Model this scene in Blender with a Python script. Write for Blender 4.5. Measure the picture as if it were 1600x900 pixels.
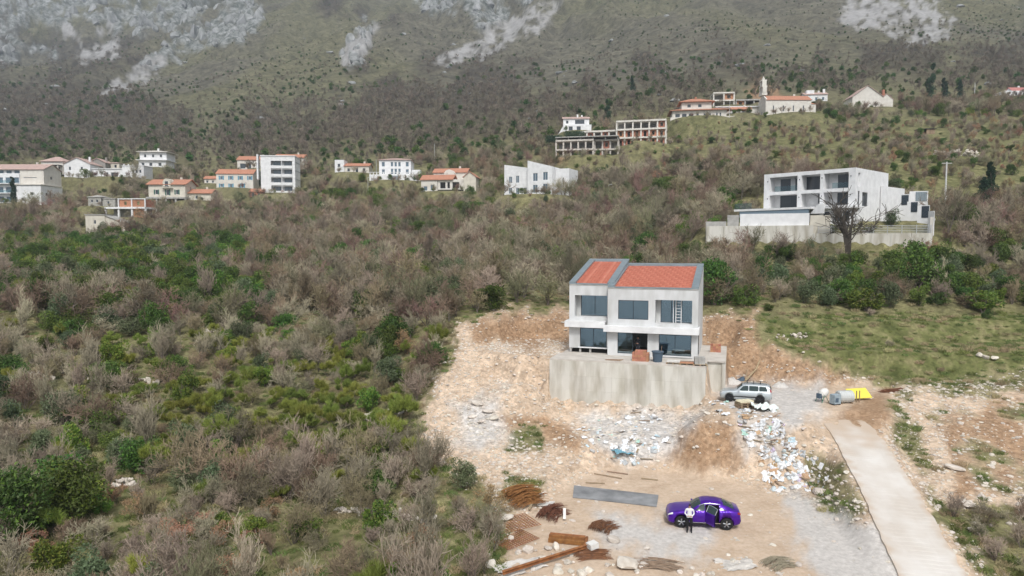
import bpy, bmesh, math, random
import numpy as np
from mathutils import Vector, Matrix, noise as mnoise

for o in list(bpy.data.objects):
    bpy.data.objects.remove(o, do_unlink=True)
scene = bpy.context.scene
C = scene.collection
R = math.radians
random.seed(7)
RNG = np.random.default_rng(11)

# ------------------------------------------------------------------ camera
FPX, PITCH, CAMZ = 1067.0, math.atan(70 / 1067.0), 17.5
cam_d = bpy.data.cameras.new('camera')
cam_d.lens = 24.0
cam_d.sensor_width = 36.0
cam_d.clip_start = 0.5
cam_d.clip_end = 6000
cam = bpy.data.objects.new('camera', cam_d)
cam.location = (0, 0, CAMZ)
cam.rotation_euler = (math.pi / 2 - PITCH, 0, 0)
C.objects.link(cam)
scene.camera = cam

# ------------------------------------------------------------------ sky, sun, exposure
SUN_EL, SUN_AZ = R(50), R(176)      # azimuth clockwise from +Y: high, behind the camera's right shoulder
world = bpy.data.worlds.new('World')
scene.world = world
world.use_nodes = True
wn, wl = world.node_tree.nodes, world.node_tree.links
wn.clear()
sky = wn.new('ShaderNodeTexSky')
sky.sky_type = 'NISHITA'
sky.sun_disc = False
sky.sun_elevation = SUN_EL
sky.sun_rotation = SUN_AZ
sky.air_density = 1.0
sky.dust_density = 3.0
hs = wn.new('ShaderNodeHueSaturation')
hs.inputs['Saturation'].default_value = 0.22     # thin overcast: the blue is washed out
bg = wn.new('ShaderNodeBackground')
bg.inputs['Strength'].default_value = 0.09
wo = wn.new('ShaderNodeOutputWorld')
wl.new(sky.outputs[0], hs.inputs['Color'])
wl.new(hs.outputs[0], bg.inputs['Color'])
wl.new(bg.outputs[0], wo.inputs['Surface'])
sun_d = bpy.data.lights.new('sun', 'SUN')
sun_d.energy = 1.5
sun_d.angle = R(11)
sun_d.color = (1.0, 0.975, 0.94)
sun = bpy.data.objects.new('sun', sun_d)
sun.rotation_euler = (math.pi / 2 - SUN_EL, 0, -SUN_AZ + math.pi)
sun.location = (-40, -60, 120)
C.objects.link(sun)
scene.view_settings.view_transform = 'Standard'
scene.view_settings.look = 'None'
scene.view_settings.gamma = 1
scene.view_settings.use_curve_mapping = False
scene.view_settings.exposure = 1.06
scene.cycles.max_bounces = 5
scene.cycles.diffuse_bounces = 2
scene.cycles.glossy_bounces = 3
scene.cycles.transparent_max_bounces = 8
scene.cycles.volume_bounces = 0
scene.cycles.use_denoising = True

# ------------------------------------------------------------------ picture <-> world
cP, sP = math.cos(PITCH), math.sin(PITCH)
def ray(px, py):
    v = (450 - py) / FPX
    return (px - 800) / FPX, cP + v * sP, -sP + v * cP
def at(px, py, Y):
    u, y, z = ray(px, py)
    k = Y / y
    return Vector((u * k, Y, CAMZ + z * k))
def onz(px, py, zz):
    u, y, z = ray(px, py)
    k = (zz - CAMZ) / z
    return Vector((u * k, y * k, zz))
def proj(x, y, z):
    z = z - CAMZ
    d = y * cP - z * sP
    return 800 + FPX * x / d, 450 - FPX * (y * sP + z * cP) / d

# ------------------------------------------------------------------ mesh helpers
def tag(o, label=None, cat=None, group=None, kind=None):
    if label: o['label'] = label
    if cat: o['category'] = cat
    if group: o['group'] = group
    if kind: o['kind'] = kind
    elif cat and 'kind' not in o: o['kind'] = 'thing'
    return o
def mesh_of(name, V, Fc, mats=(), smooth=False, mi=None):
    me = bpy.data.meshes.new(name)
    me.from_pydata([tuple(v) for v in V], [], Fc)
    for m in (mats if isinstance(mats, (list, tuple)) else [mats]):
        me.materials.append(m)
    if mi is not None:
        me.polygons.foreach_set('material_index', mi)
    if smooth:
        me.polygons.foreach_set('use_smooth', [True] * len(me.polygons))
    me.update()
    return me
def link(name, me, parent=None, loc=None, rot=None, scale=None):
    o = bpy.data.objects.new(name, me)
    C.objects.link(o)
    if parent: o.parent = parent
    if loc is not None: o.location = loc
    if rot is not None: o.rotation_euler = rot
    if scale is not None: o.scale = scale if hasattr(scale, '__len__') else (scale,) * 3
    return o
def thing(name, label, cat, loc=(0, 0, 0), rotz=0, group=None):
    o = bpy.data.objects.new(name, None)
    C.objects.link(o)
    o.location = loc
    o.rotation_euler = (0, 0, rotz)
    o.empty_display_size = 0.3
    return tag(o, label, cat, group)
def copy_tree(o, parent=None):
    c = o.copy()
    C.objects.link(c)
    c.parent = parent
    for ch in [x for x in o.children]:
        copy_tree(ch, c)
    return c

class MB:
    """collects shapes for ONE mesh object"""
    def __init__(s):
        s.V, s.F, s.M = [], [], []
    def add(s, V, Fc, m=0):
        b = len(s.V)
        s.V += [tuple(v) for v in V]
        s.F += [tuple(i + b for i in f) for f in Fc]
        s.M += [m] * len(Fc)
        return s
    def box(s, x0, x1, y0, y1, z0, z1, m=0):
        V = [(x, y, z) for z in (z0, z1) for y in (y0, y1) for x in (x0, x1)]
        return s.add(V, [(0, 2, 3, 1), (4, 5, 7, 6), (0, 1, 5, 4), (2, 6, 7, 3), (0, 4, 6, 2), (1, 3, 7, 5)], m)
    def tube(s, pts, r, n=6, cap=True, m=0):
        pts = [Vector(p) for p in pts]
        rs = r if hasattr(r, '__len__') else [r] * len(pts)
        V, Fc = [], []
        for i, p in enumerate(pts):
            d = (pts[min(i + 1, len(pts) - 1)] - pts[max(i - 1, 0)]).normalized()
            a = d.orthogonal().normalized()
            if abs(d.z) < 0.99: a = d.cross(Vector((0, 0, 1))).normalized()
            b = d.cross(a)
            for k in range(n):
                t = 2 * math.pi * k / n
                V.append(p + (a * math.cos(t) + b * math.sin(t)) * rs[i])
        for i in range(len(pts) - 1):
            for k in range(n):
                Fc.append((i * n + k, i * n + (k + 1) % n, (i + 1) * n + (k + 1) % n, (i + 1) * n + k))
        if cap:
            Fc.append(tuple(range(n))[::-1])
            Fc.append(tuple(range((len(pts) - 1) * n, len(pts) * n)))
        return s.add(V, Fc, m)
    def prism(s, poly, z0, z1, m=0):
        n = len(poly)
        V = [(x, y, z0) for x, y in poly] + [(x, y, z1) for x, y in poly]
        return s.add(V, [tuple(range(n))[::-1], tuple(range(n, 2 * n))] + [(i, (i + 1) % n, n + (i + 1) % n, n + i) for i in range(n)], m)
    def prism_x(s, poly, x0, x1, m=0):       # poly of (y, z) swept along x
        n = len(poly)
        V = [(x0, y, z) for y, z in poly] + [(x1, y, z) for y, z in poly]
        return s.add(V, [tuple(range(n)), tuple(range(n, 2 * n))[::-1]] + [(i, n + i, n + (i + 1) % n, (i + 1) % n) for i in range(n)], m)
    def prism_y(s, poly, y0, y1, m=0):       # poly of (x, z) swept along y
        n = len(poly)
        V = [(x, y0, z) for x, z in poly] + [(x, y1, z) for x, z in poly]
        return s.add(V, [tuple(range(n)), tuple(range(n, 2 * n))[::-1]] + [(i, n + i, n + (i + 1) % n, (i + 1) % n) for i in range(n)], m)
    def build(s, name, mats, parent=None, smooth=False, **kw):
        me = mesh_of(name, s.V, s.F, mats, smooth, s.M if any(s.M) else None)
        bm = bmesh.new(); bm.from_mesh(me)
        bmesh.ops.recalc_face_normals(bm, faces=bm.faces)
        bm.to_mesh(me); bm.free()
        return link(name, me, parent, **kw)

# ------------------------------------------------------------------ numpy noise
_perm = np.random.default_rng(5).random((256, 256))
def vnoise(x, y):
    xi, yi = np.floor(x).astype(np.int64), np.floor(y).astype(np.int64)
    fx, fy = x - xi, y - yi
    fx, fy = fx * fx * (3 - 2 * fx), fy * fy * (3 - 2 * fy)
    g = lambda a, b: _perm[a & 255, b & 255]
    return (g(xi, yi) * (1 - fx) + g(xi + 1, yi) * fx) * (1 - fy) + (g(xi, yi + 1) * (1 - fx) + g(xi + 1, yi + 1) * fx) * fy
def fbm(x, y, s, octv=4, gain=0.5):
    v, a, t = 0, 1.0, 0
    for k in range(octv):
        v = v + a * (vnoise(x / s + 17.3 * k, y / s - 9.1 * k) - 0.5)
        t += a; a *= gain; s *= 0.5
    return 2 * v / t
def sstep(e0, e1, x):
    t = np.clip((x - e0) / (e1 - e0), 0, 1)
    return t * t * (3 - 2 * t)
def sdist(px, py, poly):
    """signed distance to a polygon, positive inside"""
    px, py = np.asarray(px, float), np.asarray(py, float)
    best = np.full(px.shape, 1e18)
    ins = np.zeros(px.shape, bool)
    n = len(poly)
    for i in range(n):
        x0, y0 = poly[i][0], poly[i][1]
        x1, y1 = poly[(i + 1) % n][0], poly[(i + 1) % n][1]
        dx, dy = x1 - x0, y1 - y0
        t = np.clip(((px - x0) * dx + (py - y0) * dy) / (dx * dx + dy * dy + 1e-12), 0, 1)
        best = np.minimum(best, (px - x0 - t * dx) ** 2 + (py - y0 - t * dy) ** 2)
        c = (y0 > py) != (y1 > py)
        ins ^= c & (px < dx * (py - y0) / (dy if dy else 1e-12) + x0)
    d = np.sqrt(best)
    return np.where(ins, d, -d)
def pdist(x, y, pts):
    """distance to a polyline and the parameter (index.fraction) along it"""
    best = np.full(x.shape, 1e18); par = np.zeros(x.shape)
    for i in range(len(pts) - 1):
        x0, y0 = pts[i][0], pts[i][1]
        dx, dy = pts[i + 1][0] - x0, pts[i + 1][1] - y0
        t = np.clip(((x - x0) * dx + (y - y0) * dy) / (dx * dx + dy * dy), 0, 1)
        d = (x - x0 - t * dx) ** 2 + (y - y0 - t * dy) ** 2
        m = d < best
        best = np.where(m, d, best); par = np.where(m, i + t, par)
    return np.sqrt(best), par

# ------------------------------------------------------------------ materials
def mat(name, col, rough=0.8, metal=0.0, var=0.0, scale=3.0, col2=None, bump=0.0, bscale=None, objrand=0.0, spec=0.3, coords='Object', detail=6, ramp=(0.35, 0.65), stretch=None):
    """Principled with two colours mixed by noise, optional per-object value shift and bump"""
    m = bpy.data.materials.new(name)
    m.use_nodes = True
    nt = m.node_tree; N, L = nt.nodes, nt.links
    b = N['Principled BSDF']
    b.inputs['Roughness'].default_value = rough
    b.inputs['Metallic'].default_value = metal
    b.inputs['Specular IOR Level'].default_value = spec
    b.inputs['Base Color'].default_value = (*col, 1)
    if col2 is None and var > 0:
        col2 = tuple(c * (1 - var) for c in col)
    out = None
    if coords == 'World':
        tc = N.new('ShaderNodeNewGeometry'); coords = 'Position'
    else:
        tc = N.new('ShaderNodeTexCoord')
    src = tc.outputs[coords]
    if stretch:
        mp = N.new('ShaderNodeVectorMath'); mp.operation = 'MULTIPLY'; mp.inputs[1].default_value = stretch
        L.new(src, mp.inputs[0]); src = mp.outputs[0]
    if col2 is not None:
        nz = N.new('ShaderNodeTexNoise')
        nz.inputs['Scale'].default_value = scale
        nz.inputs['Detail'].default_value = detail
        L.new(src, nz.inputs['Vector'])
        rp = N.new('ShaderNodeValToRGB')
        rp.color_ramp.elements[0].position = ramp[0]
        rp.color_ramp.elements[1].position = ramp[1]
        rp.color_ramp.elements[0].color = (*col2, 1)
        rp.color_ramp.elements[1].color = (*col, 1)
        L.new(nz.outputs['Fac'], rp.inputs['Fac'])
        out = rp.outputs['Color']
    if objrand > 0:
        oi = N.new('ShaderNodeObjectInfo')
        h = N.new('ShaderNodeHueSaturation')
        mr = N.new('ShaderNodeMapRange')
        mr.inputs['To Min'].default_value = 1 - objrand
        mr.inputs['To Max'].default_value = 1 + objrand
        L.new(oi.outputs['Random'], mr.inputs['Value'])
        L.new(mr.outputs[0], h.inputs['Value'])
        mr2 = N.new('ShaderNodeMapRange')
        mr2.inputs['To Min'].default_value = 0.5 - 0.03 * objrand / 0.3
        mr2.inputs['To Max'].default_value = 0.5 + 0.03 * objrand / 0.3
        ml = N.new('ShaderNodeMath'); ml.operation = 'MULTIPLY'; ml.inputs[1].default_value = 7.31
        fr = N.new('ShaderNodeMath'); fr.operation = 'FRACT'
        L.new(oi.outputs['Random'], ml.inputs[0]); L.new(ml.outputs[0], fr.inputs[0])
        L.new(fr.outputs[0], mr2.inputs['Value']); L.new(mr2.outputs[0], h.inputs['Hue'])
        if out is not None: L.new(out, h.inputs['Color'])
        else: h.inputs['Color'].default_value = (*col, 1)
        out = h.outputs['Color']
    if out is not None:
        L.new(out, b.inputs['Base Color'])
    if bump > 0:
        bz = N.new('ShaderNodeTexNoise')
        bz.inputs['Scale'].default_value = bscale or scale * 4
        bz.inputs['Detail'].default_value = 5
        L.new(src, bz.inputs['Vector'])
        bp = N.new('ShaderNodeBump')
        bp.inputs['Strength'].default_value = bump
        bp.inputs['Distance'].default_value = 0.05
        L.new(bz.outputs['Fac'], bp.inputs['Height'])
        L.new(bp.outputs[0], b.inputs['Normal'])
    return m

# ------------------------------------------------------------------ terrain
HT = R(18)                                   # the main house is turned 18 degrees
H0 = (3.5, 63.0)                             # front left corner of its retaining wall
DECK = 6.8
def hw(a, b, z=0.0):                          # house coordinates -> world
    return Vector((H0[0] + a * math.cos(HT) + b * math.sin(HT), H0[1] - a * math.sin(HT) + b * math.cos(HT), z))
CTRL = [(0,900,34),(300,900,34.5),(600,900,35),(900,900,35),(1200,900,35),(1500,900,35),(1600,900,35.5),
 (0,750,48),(300,750,48.5),(600,750,49),(1250,760,48.5),(1600,750,46),
 (0,650,58),(300,650,59),(600,650,60),(860,635,62.5),(1100,642,58.5),(1500,650,55),(1600,650,55),
 (0,590,66),(300,590,67),(600,590,67),(1500,590,63),(1600,580,63),(700,600,63),
 (0,520,78),(300,520,79),(600,520,80),(1300,520,70),(1450,522,70),(1600,520,70),
 (800,489,78.5),(1150,490,75),(1300,490,76),(1600,490,76),(700,498,78),
 (0,450,100),(300,450,103),(600,450,103),(800,450,95),(1100,450,90),(1300,440,88),(1600,440,88),
 (0,400,145),(300,400,145),(600,400,140),(800,400,125),(1100,400,108),(1280,389,103),(1450,386,103),(1600,390,104),
 (0,350,200),(300,350,190),(600,350,180),(800,350,160),(1000,350,145),(1150,350,120),(1300,345,114),(1500,338,122),(1600,340,118),
 (0,320,235),(300,318,232),(440,304,238),(610,284,235),(700,300,215),(835,305,192),(1000,310,175),(1150,300,150),(1300,292,138),(1500,290,140),(1600,290,140),
 (0,280,255),(120,275,265),(240,262,275),(440,258,275),(600,250,275),(780,255,250),(900,247,232),(1000,235,235),(1150,220,215),(1300,215,210),(1450,214,205),(1600,200,205),
 (0,230,330),(200,230,330),(400,225,330),(600,215,320),(800,195,310),(950,185,290),(1100,186,255),(1240,181,250),(1370,172,255),(1500,160,265),(1600,150,270),
 (0,170,480),(200,160,480),(500,150,450),(800,140,420),(1000,130,370),(1200,118,350),(1400,110,350),(1600,100,360),
 (0,110,750),(200,100,750),(400,80,720),(600,70,680),(800,60,620),(1000,50,560),(1200,40,520),(1400,40,510),(1600,40,500),
 (0,40,1050),(200,20,1050),(400,0,1000),(700,-10,950),(1000,-20,800),(1300,-20,720),(1600,-20,680),
 (0,-3,1400),(120,2,1450),(260,-20,1400),(500,-60,1500),(800,-80,1500),(1200,-100,1400),(1600,-100,1300),
 (0,40,2200),(300,20,2300),(800,-60,2300),(1600,-80,2300)]
_pts = [at(*c) for c in CTRL]
_pts += [at(-620, c[1], c[2]) for c in CTRL if c[0] == 0] + [at(2220, c[1], c[2]) for c in CTRL if c[0] == 1600]
_pts += [Vector((x, 15, -3.5)) for x in (-22, 0, 22)] + [Vector((x, 25, -1.5)) for x in (-32, -12, 12, 32)]
_CU = np.array([[p.x / p.y * 1.6, math.log(p.y)] for p in _pts])
_CE = np.array([(p.z - CAMZ) / p.y for p in _pts])
def _k(r2): return np.where(r2 > 1e-12, 0.5 * r2 * np.log(np.maximum(r2, 1e-12)), 0.0)
_n = len(_pts)
_A = np.zeros((_n + 3, _n + 3))
_A[:_n, :_n] = _k(((_CU[:, None] - _CU[None]) ** 2).sum(-1)) + 2e-4 * np.eye(_n)
_A[:_n, _n] = 1; _A[:_n, _n + 1:] = _CU
_A[_n, :_n] = 1; _A[_n + 1:, :_n] = _CU.T
_W = np.linalg.solve(_A, np.concatenate([_CE, np.zeros(3)]))
def base_z(x, y):
    q = np.stack([x / y * 1.6, np.log(y)], -1)
    out = np.empty(len(x))
    for s in range(0, len(x), 40000):
        c = q[s:s + 40000]
        r2 = ((c[:, None, :] - _CU[None]) ** 2).sum(-1)
        out[s:s + 40000] = _k(r2) @ _W[:_n] + _W[_n] + c @ _W[_n + 1:]
    return CAMZ + out * y

PLATEAU = [(hw(a, b).x, hw(a, b).y) for a, b in ((0.3, 2.0), (-3, 1.6), (-7, 3.0), (-9, 8), (-7, 13.4), (3, 14.8), (15.8, 15.0), (16.2, 10), (15.4, 4.4), (13.6, 4), (13.6, .6), (0.3, .6))]
_pl = lambda L, z: [(onz(a, b, z).x, onz(a, b, z).y) for a, b in L]
PAD = _pl([(800, 850), (850, 785), (905, 745), (960, 730), (1060, 738), (1150, 752), (1250, 783), (1330, 825), (1390, 870), (1420, 930), (760, 930)], 0)
YARD = _pl([(1112, 640), (1118, 598), (1200, 597), (1270, 603), (1395, 603), (1400, 640), (1345, 668), (1240, 662), (1150, 650)], 4.0)
ROADC = [(onz(a, b, z).x, onz(a, b, z).y, z) for a, b, z in ((1482, 940, -.25), (1458, 900, .15), (1421, 830, .95), (1391, 770, 1.75), (1364, 725, 2.45), (1344, 690, 3.05), (1322, 660, 3.6), (1300, 640, 3.95))]
ROADW = 1.68
TERR = [(at(a, b, Y).x, at(a, b, Y).y) for a, b, Y in ((1190, 488, 77), (1700, 488, 79), (1700, 600, 60), (1440, 598, 61), (1290, 575, 64), (1215, 545, 68))]
HEAPS = [(1092, 702, 1.8, 2.2, 2.5), (820, 655, 2.6, 2.4, 2.2), (1060, 720, 1.2, 1.4, .8), (905, 690, 1.6, 1.8, .9), (700, 630, 1.0, 3.0, .5), (760, 665, 2.2, 2.2, .7), (1370, 648, 2.0, 1.8, .5), (980, 690, 3.2, 2.0, .5), (1225, 700, 2.2, 3.4, .7), (1290, 760, 1.6, 3, .6), (1000, 885, 2.5, 1.2, .5)]
PADS = []                                      # building pads: x, y, radius, z
def bank_w(x, y):                              # 1 inside the cut behind and beside the house
    return None
def terrain(x, y):
    x = np.asarray(x, float); y = np.asarray(y, float)
    z = base_z(x, y)
    far = sstep(180, 700, y)
    near = 1 - sstep(60, 140, y)
    # gullies and rocky ribs of the mountain
    w = fbm(x, y, 160, 3) * 40
    rib = 1 - np.abs(fbm(x * 1.0 + w, y * 0.32 + w, 150, 5, .55))
    z = z + far * (rib - 0.8) * 105 * sstep(230, 1000, y) + far * fbm(x, y, 45, 5, .6) * 9
    z = z + (1 - far) * (fbm(x, y, 14, 3) * 0.5 * (1 - near * 0.5) + fbm(x, y, 3.1, 3) * 0.13)
    for hx, hy, r, hz in PADS:
        d = np.hypot(x - hx, y - hy)
        k = 1 - sstep(r, r * 1.5 + 2.5, d)
        if r == 12.5:                          # the villa's ground ends at its boundary wall
            w1, w2 = at(1104, 354, 111), at(1457, 366, 100)
            nx, ny = -(w2.y - w1.y), (w2.x - w1.x); nl = math.hypot(nx, ny)
            s_ = ((x - w1.x) * nx + (y - w1.y) * ny) / nl
            k = np.maximum(k, (1 - sstep(19, 24, d)) * (s_ > 0)) * sstep(-.3, .5, s_)
            z = np.where((s_ < 0.1) & (d < 30), np.minimum(z, np.maximum(17.2 + s_ * .35, 12.5)), z)
            hz = np.where(s_ < 6, 18.4 + (V0.z - 18.4) * sstep(1.0, 6, s_), hz)
        z = z * (1 - k) + hz * k
    n = fbm(x, y, 2.4, 3)
    nf = fbm(x, y, 0.9, 2)
    for px, py, sx, sy, h in HEAPS:
        c = at(px, py, 1.0)
        # centre on the ground the pixel sees
        zz = 1.6
        p = onz(px, py, zz)
        q = ((x - p.x) / sx) ** 2 + ((y - p.y) / sy) ** 2
        z = z + h * np.exp(-q) * (1 + 0.25 * n)
    d = sdist(x, y, PAD)
    k = sstep(-1.6, 0.6, d + n * 0.7)
    z = z * (1 - k) + (0.03 * n + 0.02 * nf) * k
    d = sdist(x, y, YARD)
    k = sstep(-2.8, 0.5, d + n * 0.6)
    z = z * (1 - k) + (4.0 + 0.04 * n) * k
    d = sdist(x, y, PLATEAU)
    k = sstep(-1.5, 0.2, d + n * 0.6)
    z = z * (1 - k) + (DECK - 0.13 + 0.05 * n) * k
    # in front of the retaining wall the ground stays low
    la = (x - H0[0]) * math.cos(HT) - (y - H0[1]) * math.sin(HT)
    lb = (x - H0[0]) * math.sin(HT) + (y - H0[1]) * math.cos(HT)
    front = sstep(-0.15, 0.15, la) * (1 - sstep(12.8, 15.2, la)) * (1 - sstep(0.05, 0.7, lb)) * sstep(-4, -1.5, lb)
    z = np.where(front > 0, np.minimum(z, z * (1 - front) + (2.85 + 0.3 * n) * front), z)
    side = sstep(14.0, 14.5, la) * (1 - sstep(15.8, 16.4, la)) * sstep(-1.5, 0, lb) * (1 - sstep(3.6, 4.4, lb))
    z = z * (1 - side) + 3.9 * side
    side2 = sstep(15.5, 15.9, la) * (1 - sstep(17.3, 20.5 , la)) * sstep(-1.5, 0, lb) * (1 - sstep(9, 12.5, lb))
    z = z * (1 - side2) + (4.0 + .05 * n) * side2
    # stepped grass terraces on the right
    gx_, gy_ = [p[0] for p in TERR], [p[1] for p in TERR]
    k = sstep(-1.0, 2.5, sdist(x, y, TERR) + n * .5)
    q = (z - 4.3) / 2.5 + .10 * fbm(x, y, 9, 2)
    fq = q - np.floor(q)
    z = z * (1 - k) + k * (z - (fq - sstep(.58, .98, fq)) * 2.5 * .85)
    d, t = pdist(x, y, ROADC)
    zr = np.interp(t, range(len(ROADC)), [q[2] for q in ROADC])
    k = 1 - sstep(ROADW + 0.1, ROADW + 1.8, d)
    k = k * np.where(t > len(ROADC) - 1.3, sstep(0, 1.3, len(ROADC) - 1 - t), 1)
    z = z * (1 - k) + (zr - 0.10 + 0.02 * nf) * k
    return z
def tz(x, y):
    return float(terrain(np.array([x]), np.array([y]))[0])

# ------------------------------------------------------------------ where the houses stand: px, py of the base centre, distance, turn, pad radius
SITES = {
 'hotel': (22, 320, 232, 0, 9), 'pergola_villa': (82, 272, 262, 0, 5), 'gable_white': (121, 279, 258, -6, 6), 'stone_gable': (152, 268, 268, -6, 4),
 'tan_low': (176, 265, 272, 0, 4), 'long_white': (186, 279, 256, 0, 9), 'white_hip': (238, 263, 272, -4, 7), 'cream': (262, 325, 228, 0, 7),
 'cream_annex': (308, 314, 230, -4, 5), 'blue_shutter': (367, 295, 245, -4, 7), 'small_terra': (329, 287, 250, -4, 3), 'behind_terra': (425, 266, 268, -6, 9),
 'apartments': (437, 303, 238, -6, 7), 'brick_hut': (401, 309, 236, 0, 3), 'stone_ruin': (158, 323, 212, 0, 5), 'frame_brick': (197, 340, 203, 4, 5),
 'pale_shed': (167, 376, 185, 0, 5), 'low_terra': (549, 271, 250, 0, 6), 'palladian': (615, 284, 236, 0, 8), 'terra_multi': (699, 301, 214, 8, 8),
 'twin': (831, 306, 190, 25, 8), 'row_upper': (972, 228, 236, 14, 13), 'row_lower': (917, 247, 226, 12, 9), 'white_back': (903, 207, 258, 4, 6),
 'hip_villa': (1093, 187, 250, 8, 9), 'frame_hill': (1139, 168, 278, 6, 6), 'low_white': (1158, 181, 256, 4, 7), 'church': (1236, 182, 250, 0, 9),
 'house_back': (1275, 162, 280, 8, 5), 'stone_big': (1364, 172, 262, 4, 7), 'pink_far': (1590, 152, 265, 0, 5), 'shed': (1450, 212, 208, 0, 3),
}
for k, (px, py, Y, rot, r) in SITES.items():
    p = at(px, py, Y)
    PADS.append((p.x, p.y, r, p.z))
# villa on the right with its terrace
VT = R(48)
V0 = at(1334, 345, 107.0)                       # foot of its near corner
def vw(a, b, z=0.0):                            # villa coordinates: a along the front from its left end (0..15), b into the hill
    return Vector((V0.x + (a - 15) * math.cos(VT) + b * math.sin(VT), V0.y - (a - 15) * math.sin(VT) + b * math.cos(VT), V0.z + z))
_vc = vw(8, 5); PADS.append((_vc.x, _vc.y, 12.5, V0.z - .05))

NU, NV = 820, 800
U = np.linspace(-1.25, 1.25, NU)
_t = np.linspace(0, 1, NV)
LY = np.log(15.0) + (np.log(2300.0) - np.log(15.0)) * _t
uu, ll = np.meshgrid(U, LY)
GY = np.exp(ll).ravel(); GX = (uu * np.exp(ll)).ravel()
GZ = terrain(GX, GY)
GPX, GPY = proj(GX, GY, GZ)
idx = np.arange(NU * NV).reshape(NV, NU)
quads = np.stack([idx[:-1, :-1], idx[:-1, 1:], idx[1:, 1:], idx[1:, :-1]], -1).reshape(-1, 4)
gme = bpy.data.meshes.new('terrain')
gme.vertices.add(NU * NV)
gme.vertices.foreach_set('co', np.stack([GX, GY, GZ], -1).astype(np.float32).ravel())
gme.loops.add(quads.size)
gme.loops.foreach_set('vertex_index', quads.ravel().astype(np.int32))
gme.polygons.add(len(quads))
gme.polygons.foreach_set('loop_start', np.arange(0, quads.size, 4, dtype=np.int32))
gme.update(calc_edges=True)
gme.polygons.foreach_set('use_smooth', np.ones(len(quads), bool))

# what covers the ground, drawn as outlines on the land seen in the photograph
SITE = [(652, 712), (668, 640), (690, 560), (720, 510), (790, 484), (890, 484), (1100, 486), (1178, 490), (1182, 530), (1215, 548), (1300, 585), (1400, 594), (1500, 600), (1610, 585), (1700, 700), (1610, 800), (1480, 775), (1450, 810), (1500, 840), (1560, 910), (1480, 1000), (740, 1000), (800, 850), (770, 770), (700, 735)]
GRASS_R = [(1175, 492), (1620, 488), (1620, 610), (1400, 602), (1290, 575), (1215, 540)]
EARTH = [[(790, 640), (860, 640), (920, 690), (900, 710), (800, 680), (760, 650)], [(1030, 665), (1080, 640), (1150, 655), (1160, 730), (1080, 745), (1025, 715)],
         [(1095, 488), (1180, 490), (1190, 530), (1330, 590), (1280, 605), (1110, 600)], [(740, 505), (790, 488), (890, 488), (890, 540), (740, 535)], [(1300, 655), (1395, 605), (1400, 660), (1350, 675)],
         [(1460, 650), (1610, 620), (1610, 760), (1500, 770)], [(836, 234), (882, 238), (880, 262), (850, 252)], [(1160, 140), (1205, 130), (1215, 148), (1165, 152)]]
GREY = [[(1110, 605), (1280, 600), (1300, 655), (1150, 645)], [(1150, 650), (1205, 655), (1215, 700), (1165, 705)], [(880, 640), (1110, 640), (1050, 720), (960, 730), (920, 690)], [(1230, 780), (1380, 830), (1420, 920), (1300, 930), (1240, 830)], [(720, 640), (790, 600), (790, 690), (730, 700)], [(940, 800), (1120, 830), (1080, 870), (950, 850)]]
ROCKS = [[(-60, -20), (180, -20), (200, 30), (120, 44), (-60, 40)], [(140, -40), (330, -40), (300, 40), (215, 52), (140, 30)], [(232, 92), (290, 40), (390, 8), (420, 40), (380, 75), (270, 98)],
         [(-60, 58), (60, 60), (85, 85), (40, 98), (-60, 95)], [(618, -40), (860, -40), (790, 16), (700, 28), (620, 14)], [(540, 60), (575, 25), (600, 20), (590, 60), (548, 96)], [(700, 2), (800, 2), (790, 30), (740, 45)]]
SCREES = [[(528, 70), (560, 45), (600, 22), (596, 50), (575, 85), (535, 98)], [(1310, -30), (1440, -30), (1498, 30), (1485, 66), (1420, 64), (1320, 45)], [(120, 70), (185, 66), (188, 88), (130, 92)],
          [(195, 112), (262, 92), (255, 122), (150, 150)], [(100, 45), (170, 40), (160, 60), (100, 58)], [(840, 10), (880, 0), (860, 40), (720, 90), (690, 95)]]
GREENS = [[(0, 375), (140, 372), (400, 388), (420, 500), (0, 480)], [(350, 330), (430, 345), (420, 372), (340, 366)], [(1040, 190), (1620, 180), (1620, 330), (1480, 340), (1400, 300), (1160, 262), (1030, 250)], [(560, 800), (800, 770), (760, 920), (-20, 920), (-20, 870), (250, 800)], [(150, 740), (270, 760), (280, 880), (120, 880)]]
WOODS = [[(-60, 95), (120, 110), (200, 130), (280, 190), (400, 212), (480, 190), (560, 140), (680, 105), (800, 118), (900, 138), (1000, 125), (1060, 92), (1200, 95), (1320, 105), (1330, 130), (1200, 135), (1050, 160), (940, 190), (860, 250), (-60, 250)],
         [(-60, 40), (130, 50), (200, 60), (240, 95), (180, 120), (-60, 100)], [(520, 20), (560, 0), (640, 10), (640, 60), (560, 112), (600, 60)], [(1330, 66), (1500, 68), (1620, 60), (1620, 130), (1450, 120), (1340, 110)]]
def mask(polys, soft, wob=0.0, px=GPX, py=GPY, x=GX, y=GY):
    m = np.zeros(len(px))
    w = ((fbm(px, py, 46, 6, .68) * 1.25) * wob) if wob else 0
    for p in polys:
        m = np.maximum(m, sstep(-soft, soft, sdist(px, py, p) + w))
    return m
def land(px, py, x, y, z):
    g = dict(px=px, py=py, x=x, y=y)
    site = mask([SITE], 7, 34, **g)
    grass = np.maximum(mask([GRASS_R], 5, 14, **g), mask(GREENS, 20, 50, **g) * 0.5)
    earth = mask(EARTH, 12, 26, **g) * .95
    grey = mask(GREY, 18, 34, **g)
    rock = mask(ROCKS, 6, 44, **g) * sstep(-.42, .05, fbm(px * .8, py * 1.6, 14, 4, .7))
    scree = mask(SCREES, 4, 24, **g) * sstep(-.35, .15, fbm(px, py, 12, 4, .7))
    return site, grass, earth, grey, rock, scree
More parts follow.
